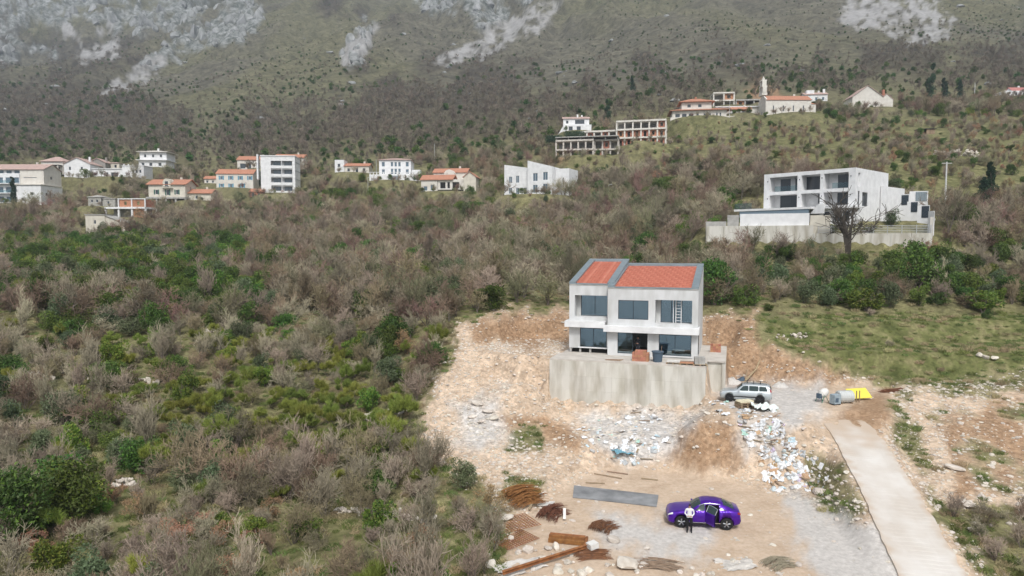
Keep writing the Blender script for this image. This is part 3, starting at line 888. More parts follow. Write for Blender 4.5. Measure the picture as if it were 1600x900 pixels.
# plants one can point at in the photograph: kind, px, py of the foot, distance, size, stretch
SPECIMENS = [
 ('dense_evergreen', 'ever', 1432, 452, 92, 1.75, 1.3, 'big dense dark green evergreen tree below the white villa wall', 'tree'),
 ('yellow_bush', 'fresh', 1353, 487, 79, 1.25, .95, 'rounded yellow-green bush at the upper edge of the grass terrace', 'bush'),
 ('bright_bush', 'fresh', 1536, 490, 80, 1.5, .7, 'wide bright green bush at the upper edge of the grass terrace', 'bush'),
 ('corner_bush', 'ever', 25, 850, 38.5, 1.55, 1.0, 'large glossy green bush at the valley edge of the scrub', 'bush'),
 ('corner_bush', 'ever', 85, 800, 42.5, 1.2, 1.0, 'green bush among bare shrubs beside the large glossy bush', 'bush'),
 ('dark_bush', 'ever', 72, 485, 88, 1.35, 1.1, 'dark green two-lobed evergreen bush on the green strip below the farmhouse', 'bush'),
 ('ivy_tree', 'fresh', 872, 432, 107, 1.0, 1.7, 'tall ivy-green column tree in the bare wood behind the house', 'tree'),
 ('ivy_tree', 'fresh', 775, 425, 110, .9, 1.5, 'short ivy-covered tree in the bare wood left of the tall ivy column', 'tree'),
 ('ivy_tree', 'ever', 836, 425, 110, .75, 1.5, 'slim ivy-covered trunk between two ivy-green trees behind the house', 'tree'),
 ('laurel_bush', 'ever', 568, 496, 86, 1.15, 1.1, 'dark green rounded bush in the wood left of the dirt bank', 'bush'),
 ('laurel_bush', 'ever', 765, 485, 81, 1.5, .8, 'broad dark green bush at the wood edge above the dirt bank behind the track', 'bush'),
 ('laurel_bush', 'ever', 1115, 478, 83, 1.6, 1.2, 'tall dark evergreen bush behind the right gable of the new house', 'bush'),
 ('laurel_bush', 'ever', 1165, 480, 80, 1.1, .9, 'dark low evergreen bush above the dirt cutting behind the yard', 'bush'),
 ('russet_tree', 'russet', 590, 455, 99, 1.1, 1.2, 'small tree with pale russet leaves in the bare wood', 'tree'),
 ('round_bush', 'russet', 42, 390, 158, 1.2, 1.0, 'orange and green rounded bush below the hotel village', 'bush'),
 ('pine_tree', 'conifer', 1450, 163, 240, 1.75, 1.15, 'dark pointed conifer right of the large gabled stone house', 'tree'),
 ('pine_tree', 'conifer', 1478, 160, 240, 1.3, 1.0, 'smaller dark conifer beside the pointed conifer', 'tree'),
 ('pine_tree', 'conifer', 1502, 160, 240, 1.2, 1.0, 'low broad dark conifer near the utility pole on the ridge', 'tree'),
 ('cypress_tree', 'cypress', 23, 322, 222, 1.15, 1.0, 'slim dark cypress in front of the white terraced hotel', 'tree'),
 ('cypress_tree', 'cypress', 406, 292, 233, .95, 1.0, 'slim dark cypress at the left end of the white apartment block', 'tree'),
 ('pine_tree', 'conifer', 990, 150, 330, 1.5, 1.0, 'dark conifer on the wooded slope above the unfinished terraces', 'tree'),
 ('pine_tree', 'conifer', 950, 190, 285, 1.3, 1.0, 'narrow dark conifer just above the unfinished upper terrace', 'tree'),
 ('dark_pine', 'conifer', 1548, 314, 128, 1.35, .8, 'dark spreading pine on the slope near the utility pole', 'tree'),
 ('dark_pine', 'conifer', 1535, 322, 122, .95, .8, 'smaller dark pine just below the spreading pine', 'tree'),
 ('olive_tree', 'olive', 390, 350, 185, 1.7, 1.0, 'grey-green olive tree on the terrace below the apartment block', 'tree'),
 ('olive_tree', 'ever', 350, 352, 183, 1.4, .9, 'dark green round tree below the house with blue shutters', 'tree'),
 ('hill_bush', 'ever', 1151, 222, 217, .9, .75, 'round green bush alone on the grassy hill below the church', 'bush'),
 ('villa_bush', 'fresh', 1120, 357, 116, .9, .8, 'bright bush in the corner bed of the white villa terrace', 'bush'),
 ('villa_shrub', 'olive', 1395, 357, 111, 1.2, .85, 'grey-green clipped tree in the garden of the white villa', 'tree'),
 ('villa_shrub', 'ever', 1300, 364, 104.5, .55, .8, 'low dark shrub behind the white railing of the villa', 'bush'),
 ('villa_shrub', 'ever', 1360, 366, 104.0, .6, .7, 'low shrub by the gates behind the villa railing', 'bush'),
 ('big_bare_tree', 'bigtree', 1325, 402, 97, 1.4, 1.0, 'large bare tree with dark limbs in front of the white villa', 'tree'),
 ('big_bare_tree', 'tree', 1212, 405, 97, .9, 1.0, 'small bare tree in front of the left part of the villa wall', 'tree'),
]
def sight(px, py, Y):
    """the land met by a line of sight, near the expected distance"""
    u, y, z = ray(px, py)
    k = np.arange(Y * .8, Y * 1.2, .5); zz = terrain(u * k / y, k) - (CAMZ + z * k / y)
    hit = np.nonzero(zz > 0)[0]
    kk = k[hit[0]] if len(hit) else Y
    x = u * kk / y
    return Vector((x, kk, tz(x, kk)))
def place(kind, name, label, cat, x, y, z, s, sz, group=None, pick=None, parts=True, rz=None):
    ms = PROTO[kind][random.randrange(len(PROTO[kind])) if pick is None else pick % len(PROTO[kind])]
    rz = random.uniform(0, 6.283) if rz is None else rz
    if parts and ms[0]:
        t = thing(name, label, cat, (x, y, z), rz, group)
        t.scale = (s * random.uniform(.85, 1.25), s * random.uniform(.85, 1.25), s * sz)
        t.rotation_euler = (random.gauss(0, .07), random.gauss(0, .07), rz)
        link('trunk', ms[0], t); link('crown', ms[1], t)
    else:
        t = link(name, ms[1], None, (x, y, z), (0, 0, rz), (s, s, s * sz))
        tag(t, label, cat, group)
    return t
for i, (nm, kind, px, py, Y, s, sz, lab, cat) in enumerate(SPECIMENS):
    p = sight(px, py, Y)
    s *= p.y / Y
    place(kind, nm, lab, cat, p.x, p.y, p.z, s, sz, pick=i)
def zone(px, py):
    """the landmark a plant grows by"""
    if px < 780 and py > 515:
        if py > 760: return 'round the overgrown clearing' if px < 330 else 'on the valley edge of the scrub' if px < 620 else 'beside the steel scrap'
        if py > 620: return 'below the stone terrace wall' if px < 250 else 'in the broom patch' if px < 560 else 'along the dirt track'
        return 'above the stone terrace wall' if px < 300 else 'around the tumbled stone pile' if px < 520 else 'beside the dirt plateau'
    if px > 1150 and py > 385: return 'above the dirt cutting behind the yard' if px < 1300 else 'below the villa boundary wall' if px < 1450 else 'at the far end of the grass terrace'
    if py > 375: return 'on the green strip below the farmhouse' if px < 420 else 'in the wood beside the dirt bank behind the track' if px < 760 else 'in the wood behind the new house'
    return ('below the hotel village' if px < 340 else 'below the apartment block' if px < 600 else 'below the terracotta villa' if px < 780 else 'below the twin white houses' if px < 930
            else 'between twin houses and white villa' if px < 1150 else 'on the hill behind the white villa')
NAMES = {'shrub': ('bare_shrub', 'leafless grey-brown many-stemmed shrub', 'shrub'), 'tree': ('bare_tree', 'leafless grey-brown twiggy tree', 'tree'),
         'russet': ('russet_shrub', 'shrub holding dry russet leaves', 'shrub'), 'ever': ('evergreen_bush', 'dark evergreen leafy bush', 'bush'), 'fresh': ('green_bush', 'fresh light green leafy bush', 'bush'),
         'olive': ('olive_bush', 'dull grey-green leafy bush', 'bush'), 'broom': ('broom_bush', 'bright yellow-green broom', 'broom')}
CAPS = {'shrub': 230, 'tree': 200, 'russet': 60, 'ever': 110, 'fresh': 80, 'olive': 80, 'broom': 160}
for kind, L_ in PLANTS.items():
    nm, lab, cat = NAMES[kind]
    inview = [p for p in L_ if -10 < p[3] < 1610 and p[4] < 910]
    order = sorted(inview, key=lambda p: -p[5] / p[1])
    own = order[:CAPS[kind]]
    ids = set(id(p) for p in own)
    for p in own:
        zl = zone(p[3], p[4]); sw = 'low ' if p[5] < .72 else 'tall ' if p[5] > 1.0 else ''
        place(kind, nm, sw + lab + ' ' + zl, cat, p[0], p[1], p[2], p[5], random.uniform(.72, 1.3), group='%s%s %s' % (sw, {'bush': 'bushes', 'broom': 'brooms', 'tree': 'trees', 'shrub': 'shrubs'}[cat] + ': ' + lab, zl))
    rest = [p for p in L_ if id(p) not in ids]
    if rest:
        P = np.array([(p[0], p[1], p[2]) for p in rest])
        s = np.array([p[5] for p in rest])
        sc = np.stack([s * RNG.uniform(.85, 1.25, len(s)), s * RNG.uniform(.85, 1.25, len(s)), s * RNG.uniform(.72, 1.3, len(s))], 1)
        scatter_stuff(nm + '_thicket', 'farther thicket of %s merging into one mass' % {'shrub': 'leafless shrubs', 'tree': 'leafless trees', 'russet': 'russet-leaved shrubs', 'ever': 'dark evergreen bushes', 'fresh': 'light green bushes', 'olive': 'grey-green bushes', 'broom': 'broom'}[kind], 'thicket', PROTO[kind], P, RNG.random(len(P)) * 6.283, sc, RNG.integers(0, len(PROTO[kind]), len(P)))
# far slopes
g = jitter_grid(258, 1250, 3.6, um=.85, grow=.0016)
fx, fy = g[:, 0], g[:, 1]
fz = terrain(fx, fy)
fpx, fpy = proj(fx, fy, fz)
_s, _g, _e, _gy, _r, _sc = land(fpx, fpy, fx, fy, fz)
cl = fbm(fx, fy * .6, 75, 5, .6)
wd_ = mask(WOODS, 30, 80, fpx, fpy, fx, fy)
dens = .22 + 1.8 * np.clip(cl, 0, 1) + wd_ * (.75 + .9 * cl)
dens = np.clip(np.where(fpy > 205, dens + .3, dens), .06, 1)
ok = (RNG.random(len(fx)) < dens) & (_r < .3) & (_sc < .2) & (fpx > -60) & (fpx < 1660) & (fpy > -40) & clear_of_houses(fx, fy, 2)
grn = RNG.random(len(fx)) < .12 + .4 * fbm(fx + 900, fy, 70, 3) + .25 * (1 - wd_)
for nm, lab, kind, sel, lo, hi in (('mountain_wood', 'leafless woodland covering the mountain slope above the village', 'far_bare', ok & ~grn, .65, 1.25), ('mountain_evergreens', 'evergreen trees and bushes scattered over the mountain slope', 'far_green', ok & grn, .5, 1.1)):
    P = np.stack([fx, fy, fz], 1)[sel]
    s = RNG.uniform(lo, hi, len(P)) * (1 - .35 * sstep(160, 20, fpy[sel])) * (.6 + .4 * wd_[sel])
    scatter_stuff(nm, lab, 'woodland', PROTO[kind], P, RNG.random(len(P)) * 6.283, np.stack([s, s, s], 1), RNG.integers(0, len(PROTO[kind]), len(P)))
# grass
g = jitter_grid(24, 100, .55, um=.9, grow=.012)
fx, fy = g[:, 0], g[:, 1]
fz = terrain(fx, fy)
fpx, fpy = proj(fx, fy, fz)
_s, _g, _e, _gy, _r, _sc = land(fpx, fpy, fx, fy, fz)
wd = np.zeros(len(fx))
for p in ([(1385, 622), (1425, 640), (1440, 680), (1470, 740), (1440, 735), (1400, 690)], [(1262, 712), (1310, 735), (1360, 800), (1330, 815), (1280, 790)], [(800, 665), (850, 660), (850, 710), (790, 700)], [(790, 735), (850, 750), (840, 780), (790, 770)], [(720, 845), (800, 830), (760, 905), (700, 905)], [(1450, 790), (1500, 800), (1560, 905), (1535, 905)]):
    wd = np.maximum(wd, sstep(-6, 8, sdist(fpx, fpy, p)))
rough_r = sstep(0, 10, sdist(fpx, fpy, [(1400, 560), (1620, 560), (1620, 920), (1560, 900), (1450, 780), (1395, 660)])) * sstep(.08, .3, fbm(fx, fy, 5.0, 4))
dens = np.maximum.reduce([(1 - _s) * .55, _g * (1 - _s * .6) * .95, wd * .9, rough_r * .5])
rd, _ = pdist(fx, fy, ROADC)
la = (fx - H0[0]) * math.cos(HT) - (fy - H0[1]) * math.sin(HT); lb = (fx - H0[0]) * math.sin(HT) + (fy - H0[1]) * math.cos(HT)
ok = (RNG.random(len(fx)) < dens) & (rd > ROADW + .2) & (fpx > -40) & (fpx < 1640) & (fpy < 960) & ~((la > -1) & (la < 16.5) & (lb > -1) & (lb < 14))
st = RNG.random(len(fx)) < .42 + .6 * fbm(fx, fy * 2.5, 9, 3) - .35 * wd
for nm, lab, kind, sel in (('green_grass', 'rough green grass and weeds on the terraces and road edges', 'tuft', ok & ~st), ('dry_grass', 'dry straw-coloured grass on the terraces and scrub floor', 'straw', ok & st)):
    P = np.stack([fx, fy, fz], 1)[sel]
    s = RNG.uniform(.6, 1.3, len(P))
    scatter_stuff(nm, lab, 'grass', PROTO[kind], P, RNG.random(len(P)) * 6.283, np.stack([s, s, s * RNG.uniform(.6, 1.2, len(s))], 1), RNG.integers(0, len(PROTO[kind]), len(P)))
print('plants', {k: len(v) for k, v in PLANTS.items()}, 'grass', int(ok.sum()))

# ------------------------------------------------------------------ building kit
M_plaster = mat('raw_plaster', (.66, .665, .665), .9, col2=(.50, .50, .485), scale=1.0, bump=.15, bscale=30, coords='World', stretch=(1, 1, .35), ramp=(.3, .62))
M_white = mat('white_render', (.82, .82, .82), .85, col2=(.70, .70, .70), scale=.9)
M_cream = mat('cream_render', (.66, .62, .53), .9, col2=(.56, .52, .44), scale=.8)
M_warm = mat('warm_white_render', (.72, .69, .63), .9, col2=(.62, .58, .52), scale=.7)
M_conc = mat('raw_concrete', (.45, .44, .415), .92, col2=(.33, .32, .30), scale=1.6, bump=.2, bscale=24)
M_deck = mat('dusty_concrete', (.60, .555, .50), .95, col2=(.48, .44, .39), scale=1.2)
M_concp = mat('board_marked_concrete', (.63, .61, .555), .92, col2=(.42, .39, .325), ramp=(.32, .6), scale=1.3, bump=.12, bscale=20, objrand=.05, coords='World', stretch=(1, 1, .22))
M_brick = mat('hollow_brick', (.50, .235, .15), .9, col2=(.40, .18, .115), scale=3, objrand=.15)
M_stone = mat('grey_stone', (.40, .385, .355), .95, col2=(.26, .25, .23), scale=2.5, bump=.5, bscale=9, objrand=.18)
M_terra = mat('terracotta_tiles', (.50, .235, .15), .85, col2=(.38, .18, .12), scale=2.2)
M_terra_new = mat('new_red_tiles', (.55, .205, .14), .8, col2=(.47, .165, .11), scale=1.1, ramp=(.3, .7))
M_terra_b = mat('new_red_tiles_pale', (.57, .235, .165), .8)
M_terra_c = mat('new_red_tiles_dark', (.49, .17, .115), .8)
M_pinkroof = mat('faded_roof_tiles', (.50, .36, .31), .9, col2=(.40, .29, .26), scale=1.5)
M_zinc = mat('grey_zinc_flashing', (.30, .36, .39), .4, metal=.4, var=.15, scale=1.2)
M_anth = mat('anthracite_frame', (.035, .05, .065), .45)
M_wframe = mat('white_frame', (.75, .75, .75), .5)
M_dark = mat('dark_void', (.025, .024, .023), .95)  # near-black; in hollows it stands in for their shade
M_blue = mat('blue_shutter', (.10, .30, .42), .7)
M_green = mat('green_shutter', (.05, .13, .10), .7)
M_wood = mat('weathered_wood', (.36, .27, .18), .9, col2=(.26, .19, .125), scale=5, objrand=.2)
M_iron = mat('dark_iron', (.05, .05, .055), .5, metal=.5)
M_alu = mat('aluminium', (.62, .63, .64), .35, metal=.7)
def glassmat(name, tint, ior, rough=.02):
    m = bpy.data.materials.new(name); m.use_nodes = True
    N, L = m.node_tree.nodes, m.node_tree.links
    N.clear()
    o = N.new('ShaderNodeOutputMaterial'); mx = N.new('ShaderNodeMixShader'); f = N.new('ShaderNodeFresnel')
    t = N.new('ShaderNodeBsdfTransparent'); g = N.new('ShaderNodeBsdfGlossy')
    t.inputs['Color'].default_value = (*tint, 1); g.inputs['Roughness'].default_value = rough; g.inputs['Color'].default_value = (.72, .88, 1, 1)
    f.inputs['IOR'].default_value = ior
    gn = N.new('ShaderNodeTexNoise'); gn.inputs['Scale'].default_value = .9; gg_ = N.new('ShaderNodeNewGeometry'); gb = N.new('ShaderNodeBump'); gb.inputs['Strength'].default_value = .12; gb.inputs['Distance'].default_value = .06
    L.new(gg_.outputs['Position'], gn.inputs['Vector']); L.new(gn.outputs['Fac'], gb.inputs['Height']); L.new(gb.outputs[0], g.inputs['Normal'])
    L.new(f.outputs[0], mx.inputs[0]); L.new(t.outputs[0], mx.inputs[1]); L.new(g.outputs[0], mx.inputs[2]); L.new(mx.outputs[0], o.inputs[0])
    return m
M_glass = glassmat('coated_glass', (.55, .66, .66), 3.2)
M_rail = glassmat('clear_glass', (.78, .86, .86), 1.6)
M_wallcore = None
M_pane = mat('dark_window_glass', (.035, .045, .055), .08, spec=.9)
M_paneb = mat('blue_window_glass', (.10, .15, .19), .08, spec=.9)

def wall(parent, name, m, p, rotz, w, h, th=.25, holes=()):
    """upright slab from p along local x, its front at local y=0; holes are real openings (x0, x1, z0, z1)"""
    xs = sorted({0, w, *[q for hh in holes for q in hh[:2]]}); zs = sorted({0, h, *[q for hh in holes for q in hh[2:4]]})
    nx, nz = len(xs) - 1, len(zs) - 1
    solid = [[not any(a <= (xs[i] + xs[i + 1]) / 2 <= b and c <= (zs[j] + zs[j + 1]) / 2 <= d for a, b, c, d in [hh[:4] for hh in holes]) for j in range(nz)] for i in range(nx)]
    V, vid, Fc = [], {}, []
    def v(i, k, j):
        if (i, k, j) not in vid:
            vid[(i, k, j)] = len(V); V.append((xs[i], th * k, zs[j]))
        return vid[(i, k, j)]
    S = lambda i, j: 0 <= i < nx and 0 <= j < nz and solid[i][j]
    for i in range(nx):
        for j in range(nz):
            if not S(i, j): continue
            Fc.append((v(i, 0, j), v(i + 1, 0, j), v(i + 1, 0, j + 1), v(i, 0, j + 1)))
            Fc.append((v(i, 1, j), v(i, 1, j + 1), v(i + 1, 1, j + 1), v(i + 1, 1, j)))
            if not S(i - 1, j): Fc.append((v(i, 0, j), v(i, 0, j + 1), v(i, 1, j + 1), v(i, 1, j)))
            if not S(i + 1, j): Fc.append((v(i + 1, 0, j), v(i + 1, 1, j), v(i + 1, 1, j + 1), v(i + 1, 0, j + 1)))
            if not S(i, j - 1): Fc.append((v(i, 0, j), v(i, 1, j), v(i + 1, 1, j), v(i + 1, 0, j)))
            if not S(i, j + 1): Fc.append((v(i, 0, j + 1), v(i + 1, 0, j + 1), v(i + 1, 1, j + 1), v(i, 1, j + 1)))
    return link(name, mesh_of(name, V, Fc, m), parent, p, (0, 0, rotz))
def window(parent, p, rotz, w, h, n=2, fm=None, gm=None, fw=.06, name='window', sash=.07, skip=()):
    """frame with n panes side by side; origin at the lower left of the opening"""
    b = MB()
    b.box(0, w, 0, sash, 0, fw); b.box(0, w, 0, sash, h - fw, h)
    for k in range(n + 1):
        x = (w - fw) * k / n
        b.box(x, x + fw, .001, sash - .001, fw, h - fw)
    o = b.build(name, fm or M_anth, parent, loc=p, rot=(0, 0, rotz))
    for k in range(n):
        if k in skip: continue
        x0, x1 = (w - fw) * k / n + fw, (w - fw) * (k + 1) / n
        MB().box(x0, x1, sash * .4, sash * .4 + .02, fw, h - fw).build('pane', gm or M_pane, o, rot=(random.uniform(-.012, .012), 0, random.uniform(-.004, .004)))
    return o
def bx(parent, name, m, x0, x1, y0, y1, z0, z1):
    return MB().box(x0, x1, y0, y1, z0, z1).build(name, m, parent)
def gable(parent, x0, x1, y0, y1, z, rise, m, over=.35, th=.18, axis='x', wallm=None, name='roof'):
    """pitched roof with its ridge along axis, and the gable walls under it"""
    b = MB()
    if axis == 'x':
        c = (y0 + y1) / 2; k = rise / (c - y0)
        P = [(y0 - over, z - over * k), (c, z + rise), (y1 + over, z - over * k), (y1 + over, z - over * k + th), (c, z + rise + th), (y0 - over, z - over * k + th)]
        b.prism_x(P, x0 - over, x1 + over)
        if wallm:
            for xa in (x0, x1 - .2): MB().prism_x([(y0, z), (y1, z), (c, z + rise)], xa, xa + .2).build('gable_wall', wallm, parent)
    else:
        c = (x0 + x1) / 2; k = rise / (c - x0)
        P = [(x0 - over, z - over * k), (c, z + rise), (x1 + over, z - over * k), (x1 + over, z - over * k + th), (c, z + rise + th), (x0 - over, z - over * k + th)]
        b.prism_y(P, y0 - over, y1 + over)
        if wallm:
            for ya in (y0, y1 - .2): MB().prism_y([(x0, z), (x1, z), (c, z + rise)], ya, ya + .2).build('gable_wall', wallm, parent)
    o = b.build(name, m, parent)
    if x1 - x0 > 5: MB().box(x0 + (x1 - x0) * .7, x0 + (x1 - x0) * .7 + .6, (y0 + y1) / 2 + .4, (y0 + y1) / 2 + 1.0, z + rise * .3, z + rise + .9).build('chimney', wallm or M_warm, o)
    return o
def hip(parent, x0, x1, y0, y1, z, rise, m, over=.5, name='roof'):
    x0 -= over; x1 += over; y0 -= over; y1 += over
    d = min(x1 - x0, y1 - y0) / 2
    if x1 - x0 >= y1 - y0: r = [(x0 + d, (y0 + y1) / 2, z + rise), (x1 - d + 1e-3, (y0 + y1) / 2, z + rise)]
    else: r = [((x0 + x1) / 2, y0 + d, z + rise), ((x0 + x1) / 2, y1 - d + 1e-3, z + rise)]
    V = [(x0, y0, z), (x1, y0, z), (x1, y1, z), (x0, y1, z), (x0, y0, z + .15), (x1, y0, z + .15), (x1, y1, z + .15), (x0, y1, z + .15), r[0], r[1]]
    base = [(0, 3, 2, 1), (0, 1, 5, 4), (1, 2, 6, 5), (2, 3, 7, 6), (3, 0, 4, 7)]
    top = [(4, 5, 9, 8), (5, 6, 9), (6, 7, 8, 9), (7, 4, 8)] if x1 - x0 >= y1 - y0 else [(4, 5, 8), (5, 6, 9, 8), (6, 7, 9), (7, 4, 8, 9)]
    return MB().add(V, base + top).build(name, m, parent)
def tile_field(parent, x0, x1, y0, y1, z0, z1, m, course=.36, wave=.30):
    """overlapping curved clay tiles laid in courses from the eaves (y0, z0) up to (y1, z1)"""
    V, Fc = [], []
    Ls = math.hypot(y1 - y0, z1 - z0); nc = int(Ls / course); nt = int((x1 - x0) / wave)
    ty, tzz = (y1 - y0) / Ls, (z1 - z0) / Ls
    rn = random.Random(3)
    for c in range(nc):
        for t in range(nt):
            xa = x0 + (x1 - x0) * t / nt; wd = (x1 - x0) / nt
            j = rn.uniform(-.012, .012)
            b = len(V)
            for e, lift in ((c * Ls / nc - .03, .075 + j), ((c + 1) * Ls / nc, .025)):
                for k, hgt in enumerate((0, .02, .03, .02, 0)):
                    V.append((xa + wd * k / 4, y0 + ty * e - tzz * (lift + hgt), z0 + tzz * e + ty * (lift + hgt)))
            for k in range(4): Fc.append((b + k, b + k + 1, b + 6 + k, b + 5 + k))
            for k in range(5): V.append((V[b + k][0], V[b + k][1] + tzz * .05, V[b + k][2] - ty * .05))
            for k in range(4): Fc.append((b + 10 + k, b + 11 + k, b + k + 1, b + k))
    o = link('roof_tiles', mesh_of('roof_tiles', V, Fc, [m, M_terra_b, M_terra_c], mi=[(0, 0, 1, 2)[(q // 8 * 7919 + q // 8 // 5) % 4] for q in range(len(Fc))]), parent)
    o['kind'] = 'stuff'
    return o

# ------------------------------------------------------------------ retaining wall and deck of the new house
rw = thing('retaining_wall', 'tall board-marked concrete retaining wall carrying the new house terrace', 'retaining wall', hw(0, 0, 0), -HT)
bx(rw, 'wall_core', M_conc, .03, 13.97, .03, .5, 2.0, DECK - .13)
bx(rw, 'deck_slab', M_deck, .0, 14.0, .02, 3.58, DECK - .13, DECK)
bx(rw, 'deck_slab', M_deck, 14.0, 15.6, 3.3, 13, DECK - .13, DECK)
bx(rw, 'deck_slab', M_deck, .3, 13.99, 3.58, 13, DECK - .28, DECK - .002)
bx(rw, 'side_wall', M_concp, 13.6, 14.02, .5, 3.6, 2.2, DECK - .13)
bx(rw, 'rear_wall', M_concp, 14.02, 15.3, 3.5, 3.9, 2.6, DECK - .13)
bx(rw, 'side_wall', M_concp, 15.3, 15.62, 3.4, 12.5, 2.6, DECK - .131)
bx(rw, 'side_wall', M_concp, -.02, .4, .5, 3.6, 2.6, DECK - .13)
pm = mesh_of('panel', [(x, y, z) for z in (.003, 1.347) for y in (-.012, .03) for x in (.003, 1.163)], [(0, 2, 3, 1), (4, 5, 7, 6), (0, 1, 5, 4), (2, 6, 7, 3), (0, 4, 6, 2), (1, 3, 7, 5)], M_concp)
for i in range(12):
    for j in range(3):
        o = link('panel', pm, rw, (14.0 / 12 * i, random.uniform(-.006, .006), DECK - .13 - 1.35 * (3 - j)))

# ------------------------------------------------------------------ the new house
hs_ = thing('house_under_construction', 'new two-storey grey plastered house with red mono-pitch roofs above the retaining wall', 'house', hw(0, 0, DECK), -HT)
EV, EVL, FL = 13.2 - DECK, 13.42 - DECK, 9.75 - DECK      # eaves right / left unit, upper floor level
DEP = 10.0
RA0, RA1, LA0 = 4.77, 13.12, .86
RB, LB = 3.6, 4.25
# right unit front: two storeys of openings
wall(hs_, 'front_wall', M_plaster, (RA0, RB, .0), 0, RA1 - RA0, EV, .28,
     [(.96, 3.79, .22, 2.22), (4.83, 7.79, .22, 2.2), (.99, 3.83, 3.5, 5.32), (4.46, 7.80, 3.22, 5.42)])
wall(hs_, 'front_wall', M_plaster, (LA0, LB, .46), 0, RA0 - LA0, EVL - .46, .28, [(1.07, 3.72, .12, 1.99), (.54, 3.75, 3.08, 5.18)])
def side_wall(a, b0, b1, z0, ef, eb, nm, th, m):
    MB().prism_x([(b0, z0), (b1, z0), (b1, eb), (b0, ef)], a, a + th).build(nm, m, hs_)
side_wall(RA1 - .26, RB + .28, RB + DEP, 0, EV + .05, EV + 1.8, 'side_wall', .26, M_plaster)
side_wall(LA0, LB + .28, LB + DEP, .30, EVL + .05, EVL + 1.8, 'side_wall', .26, M_plaster)
side_wall(RA0, RB + .28, LB + .0, 0, EV + .05, EV + .16, 'return_wall', .26, M_plaster)
bx(hs_, 'back_wall', M_plaster, LA0 + .26, RA1 - .26, RB + DEP - .26, RB + DEP, 0, EV + 1.75)
bx(hs_, 'party_wall', M_plaster, RA0, RA0 + .2, LB + .3, RB + DEP - .26, 0, EV + .6)
for q0, q1, qb in ((RA0 + .27, RA1 - .26, RB + .285), (LA0 + .26, RA0 - .01, LB + .285)):
    bx(hs_, 'floor_slab', M_conc, q0, q1, qb, RB + DEP - .26, FL - .3, FL)
    bx(hs_, 'floor_slab', M_conc, q0, q1, qb + (.01 if q0 > 3 else .3), RB + DEP - .26, -.2 if q0 > 3 else .3, .16 if q0 > 3 else .5)
bx(hs_, 'partition', M_plaster, RA0 + .2, RA1 - .26, RB + 5.0, RB + 5.15, .16, FL - .3)
bx(hs_, 'partition', M_plaster, RA0 + .2, RA1 - .26, RB + 4.6, RB + 4.75, FL, EV + .4)
bx(hs_, 'partition', M_plaster, LA0 + .26, RA0, LB + 4.5, LB + 4.65, .16, FL - .3)
for a in (LA0 + .05, LA0 + 1.0, LA0 + 2.0): bx(hs_, 'pier', M_conc, a, a + .18, LB + .05, LB + .3, 0, .459)
bx(hs_, 'crawl_gap_shade', M_dark, LA0 + .02, RA0 - .01, LB + .45, LB + .6, -.05, .455)  # near-black panel paints the shade inside the crawl gap
# loggias: side linings, floor and the recessed windows
for a0, a1, b, z0, z1 in ((RA0 + 4.46, RA0 + 7.80, RB + .28, 3.22, 5.42), (LA0 + .54, LA0 + 3.75, LB + .28, 3.54, 5.64)):
    bx(hs_, 'loggia_side', M_plaster, a0 - .12, a0, b, b + .95, z0, z1)
    bx(hs_, 'loggia_side', M_plaster, a1, a1 + .12, b, b + .95, z0, z1)
    bx(hs_, 'loggia_floor', M_plaster, a0 - .12, a1 + .12, b, b + .95, z0 - .1, z0)
    bx(hs_, 'loggia_ceiling', M_plaster, a0 - .12, a1 + .12, b, b + .95, z1, z1 + .1)
    bx(hs_, 'loggia_back', M_plaster, a0, a0 + .40, b + .78, b + .9, z0, z1)
    window(hs_, (a0 + .401, b + .78, z0), 0, a1 - a0 - .401, z1 - z0, 3 if a0 > 5 else 2, M_anth, M_glass)
window(hs_, (RA0 + .99, RB + .12, 3.5), 0, 2.84, 1.82, 2, M_anth, M_glass)
window(hs_, (RA0 + .96, RB + .12, .22), 0, 2.83, 2.0, 2, M_anth, M_glass, skip=(1,))
window(hs_, (RA0 + 4.83, RB + .12, .22), 0, 2.96, 1.98, 2, M_anth, M_glass)
window(hs_, (LA0 + 1.07, LB + .12, .58), 0, 2.65, 1.87, 2, M_anth, M_glass)
bx(hs_, 'window_sill', M_white, RA0 + 4.7, RA0 + 7.9, RB - .1, RB - .003, .14, .215)
bx(hs_, 'window_sill', M_white, LA0 + .9, LA0 + 3.8, LB - .1, LB - .003, .49, .575)
# side glazing strip low on the right wall
so = MB().box(RA1 + .002, RA1 + .05, RB + .75, RB + 1.65, .35, 2.35).build('side_window', M_anth, hs_)
MB().box(RA1 + .05, RA1 + .06, RB + .82, RB + 1.58, .42, 2.28).build('pane', M_pane, so)
# white balcony slab stepping round the front and the right corner
MB().prism([(RA0 - .28, RB - .72), (RA1 + .12, RB - .72), (RA1 + .12, RB + 1.4), (RA1 + .004, RB + 1.4), (RA1 + .004, RB - .004), (RA0 - .28, RB - .004)], FL - .62, FL - .06).build('balcony_slab', M_white, hs_)
MB().prism([(LA0 - .32, LB - .66), (RA0 - .29, LB - .66), (RA0 - .29, LB - .004), (LA0 - .004, LB - .004), (LA0 - .004, LB + 1.4), (LA0 - .32, LB + 1.4)], FL - .38, FL + .2).build('balcony_slab', M_white, hs_)
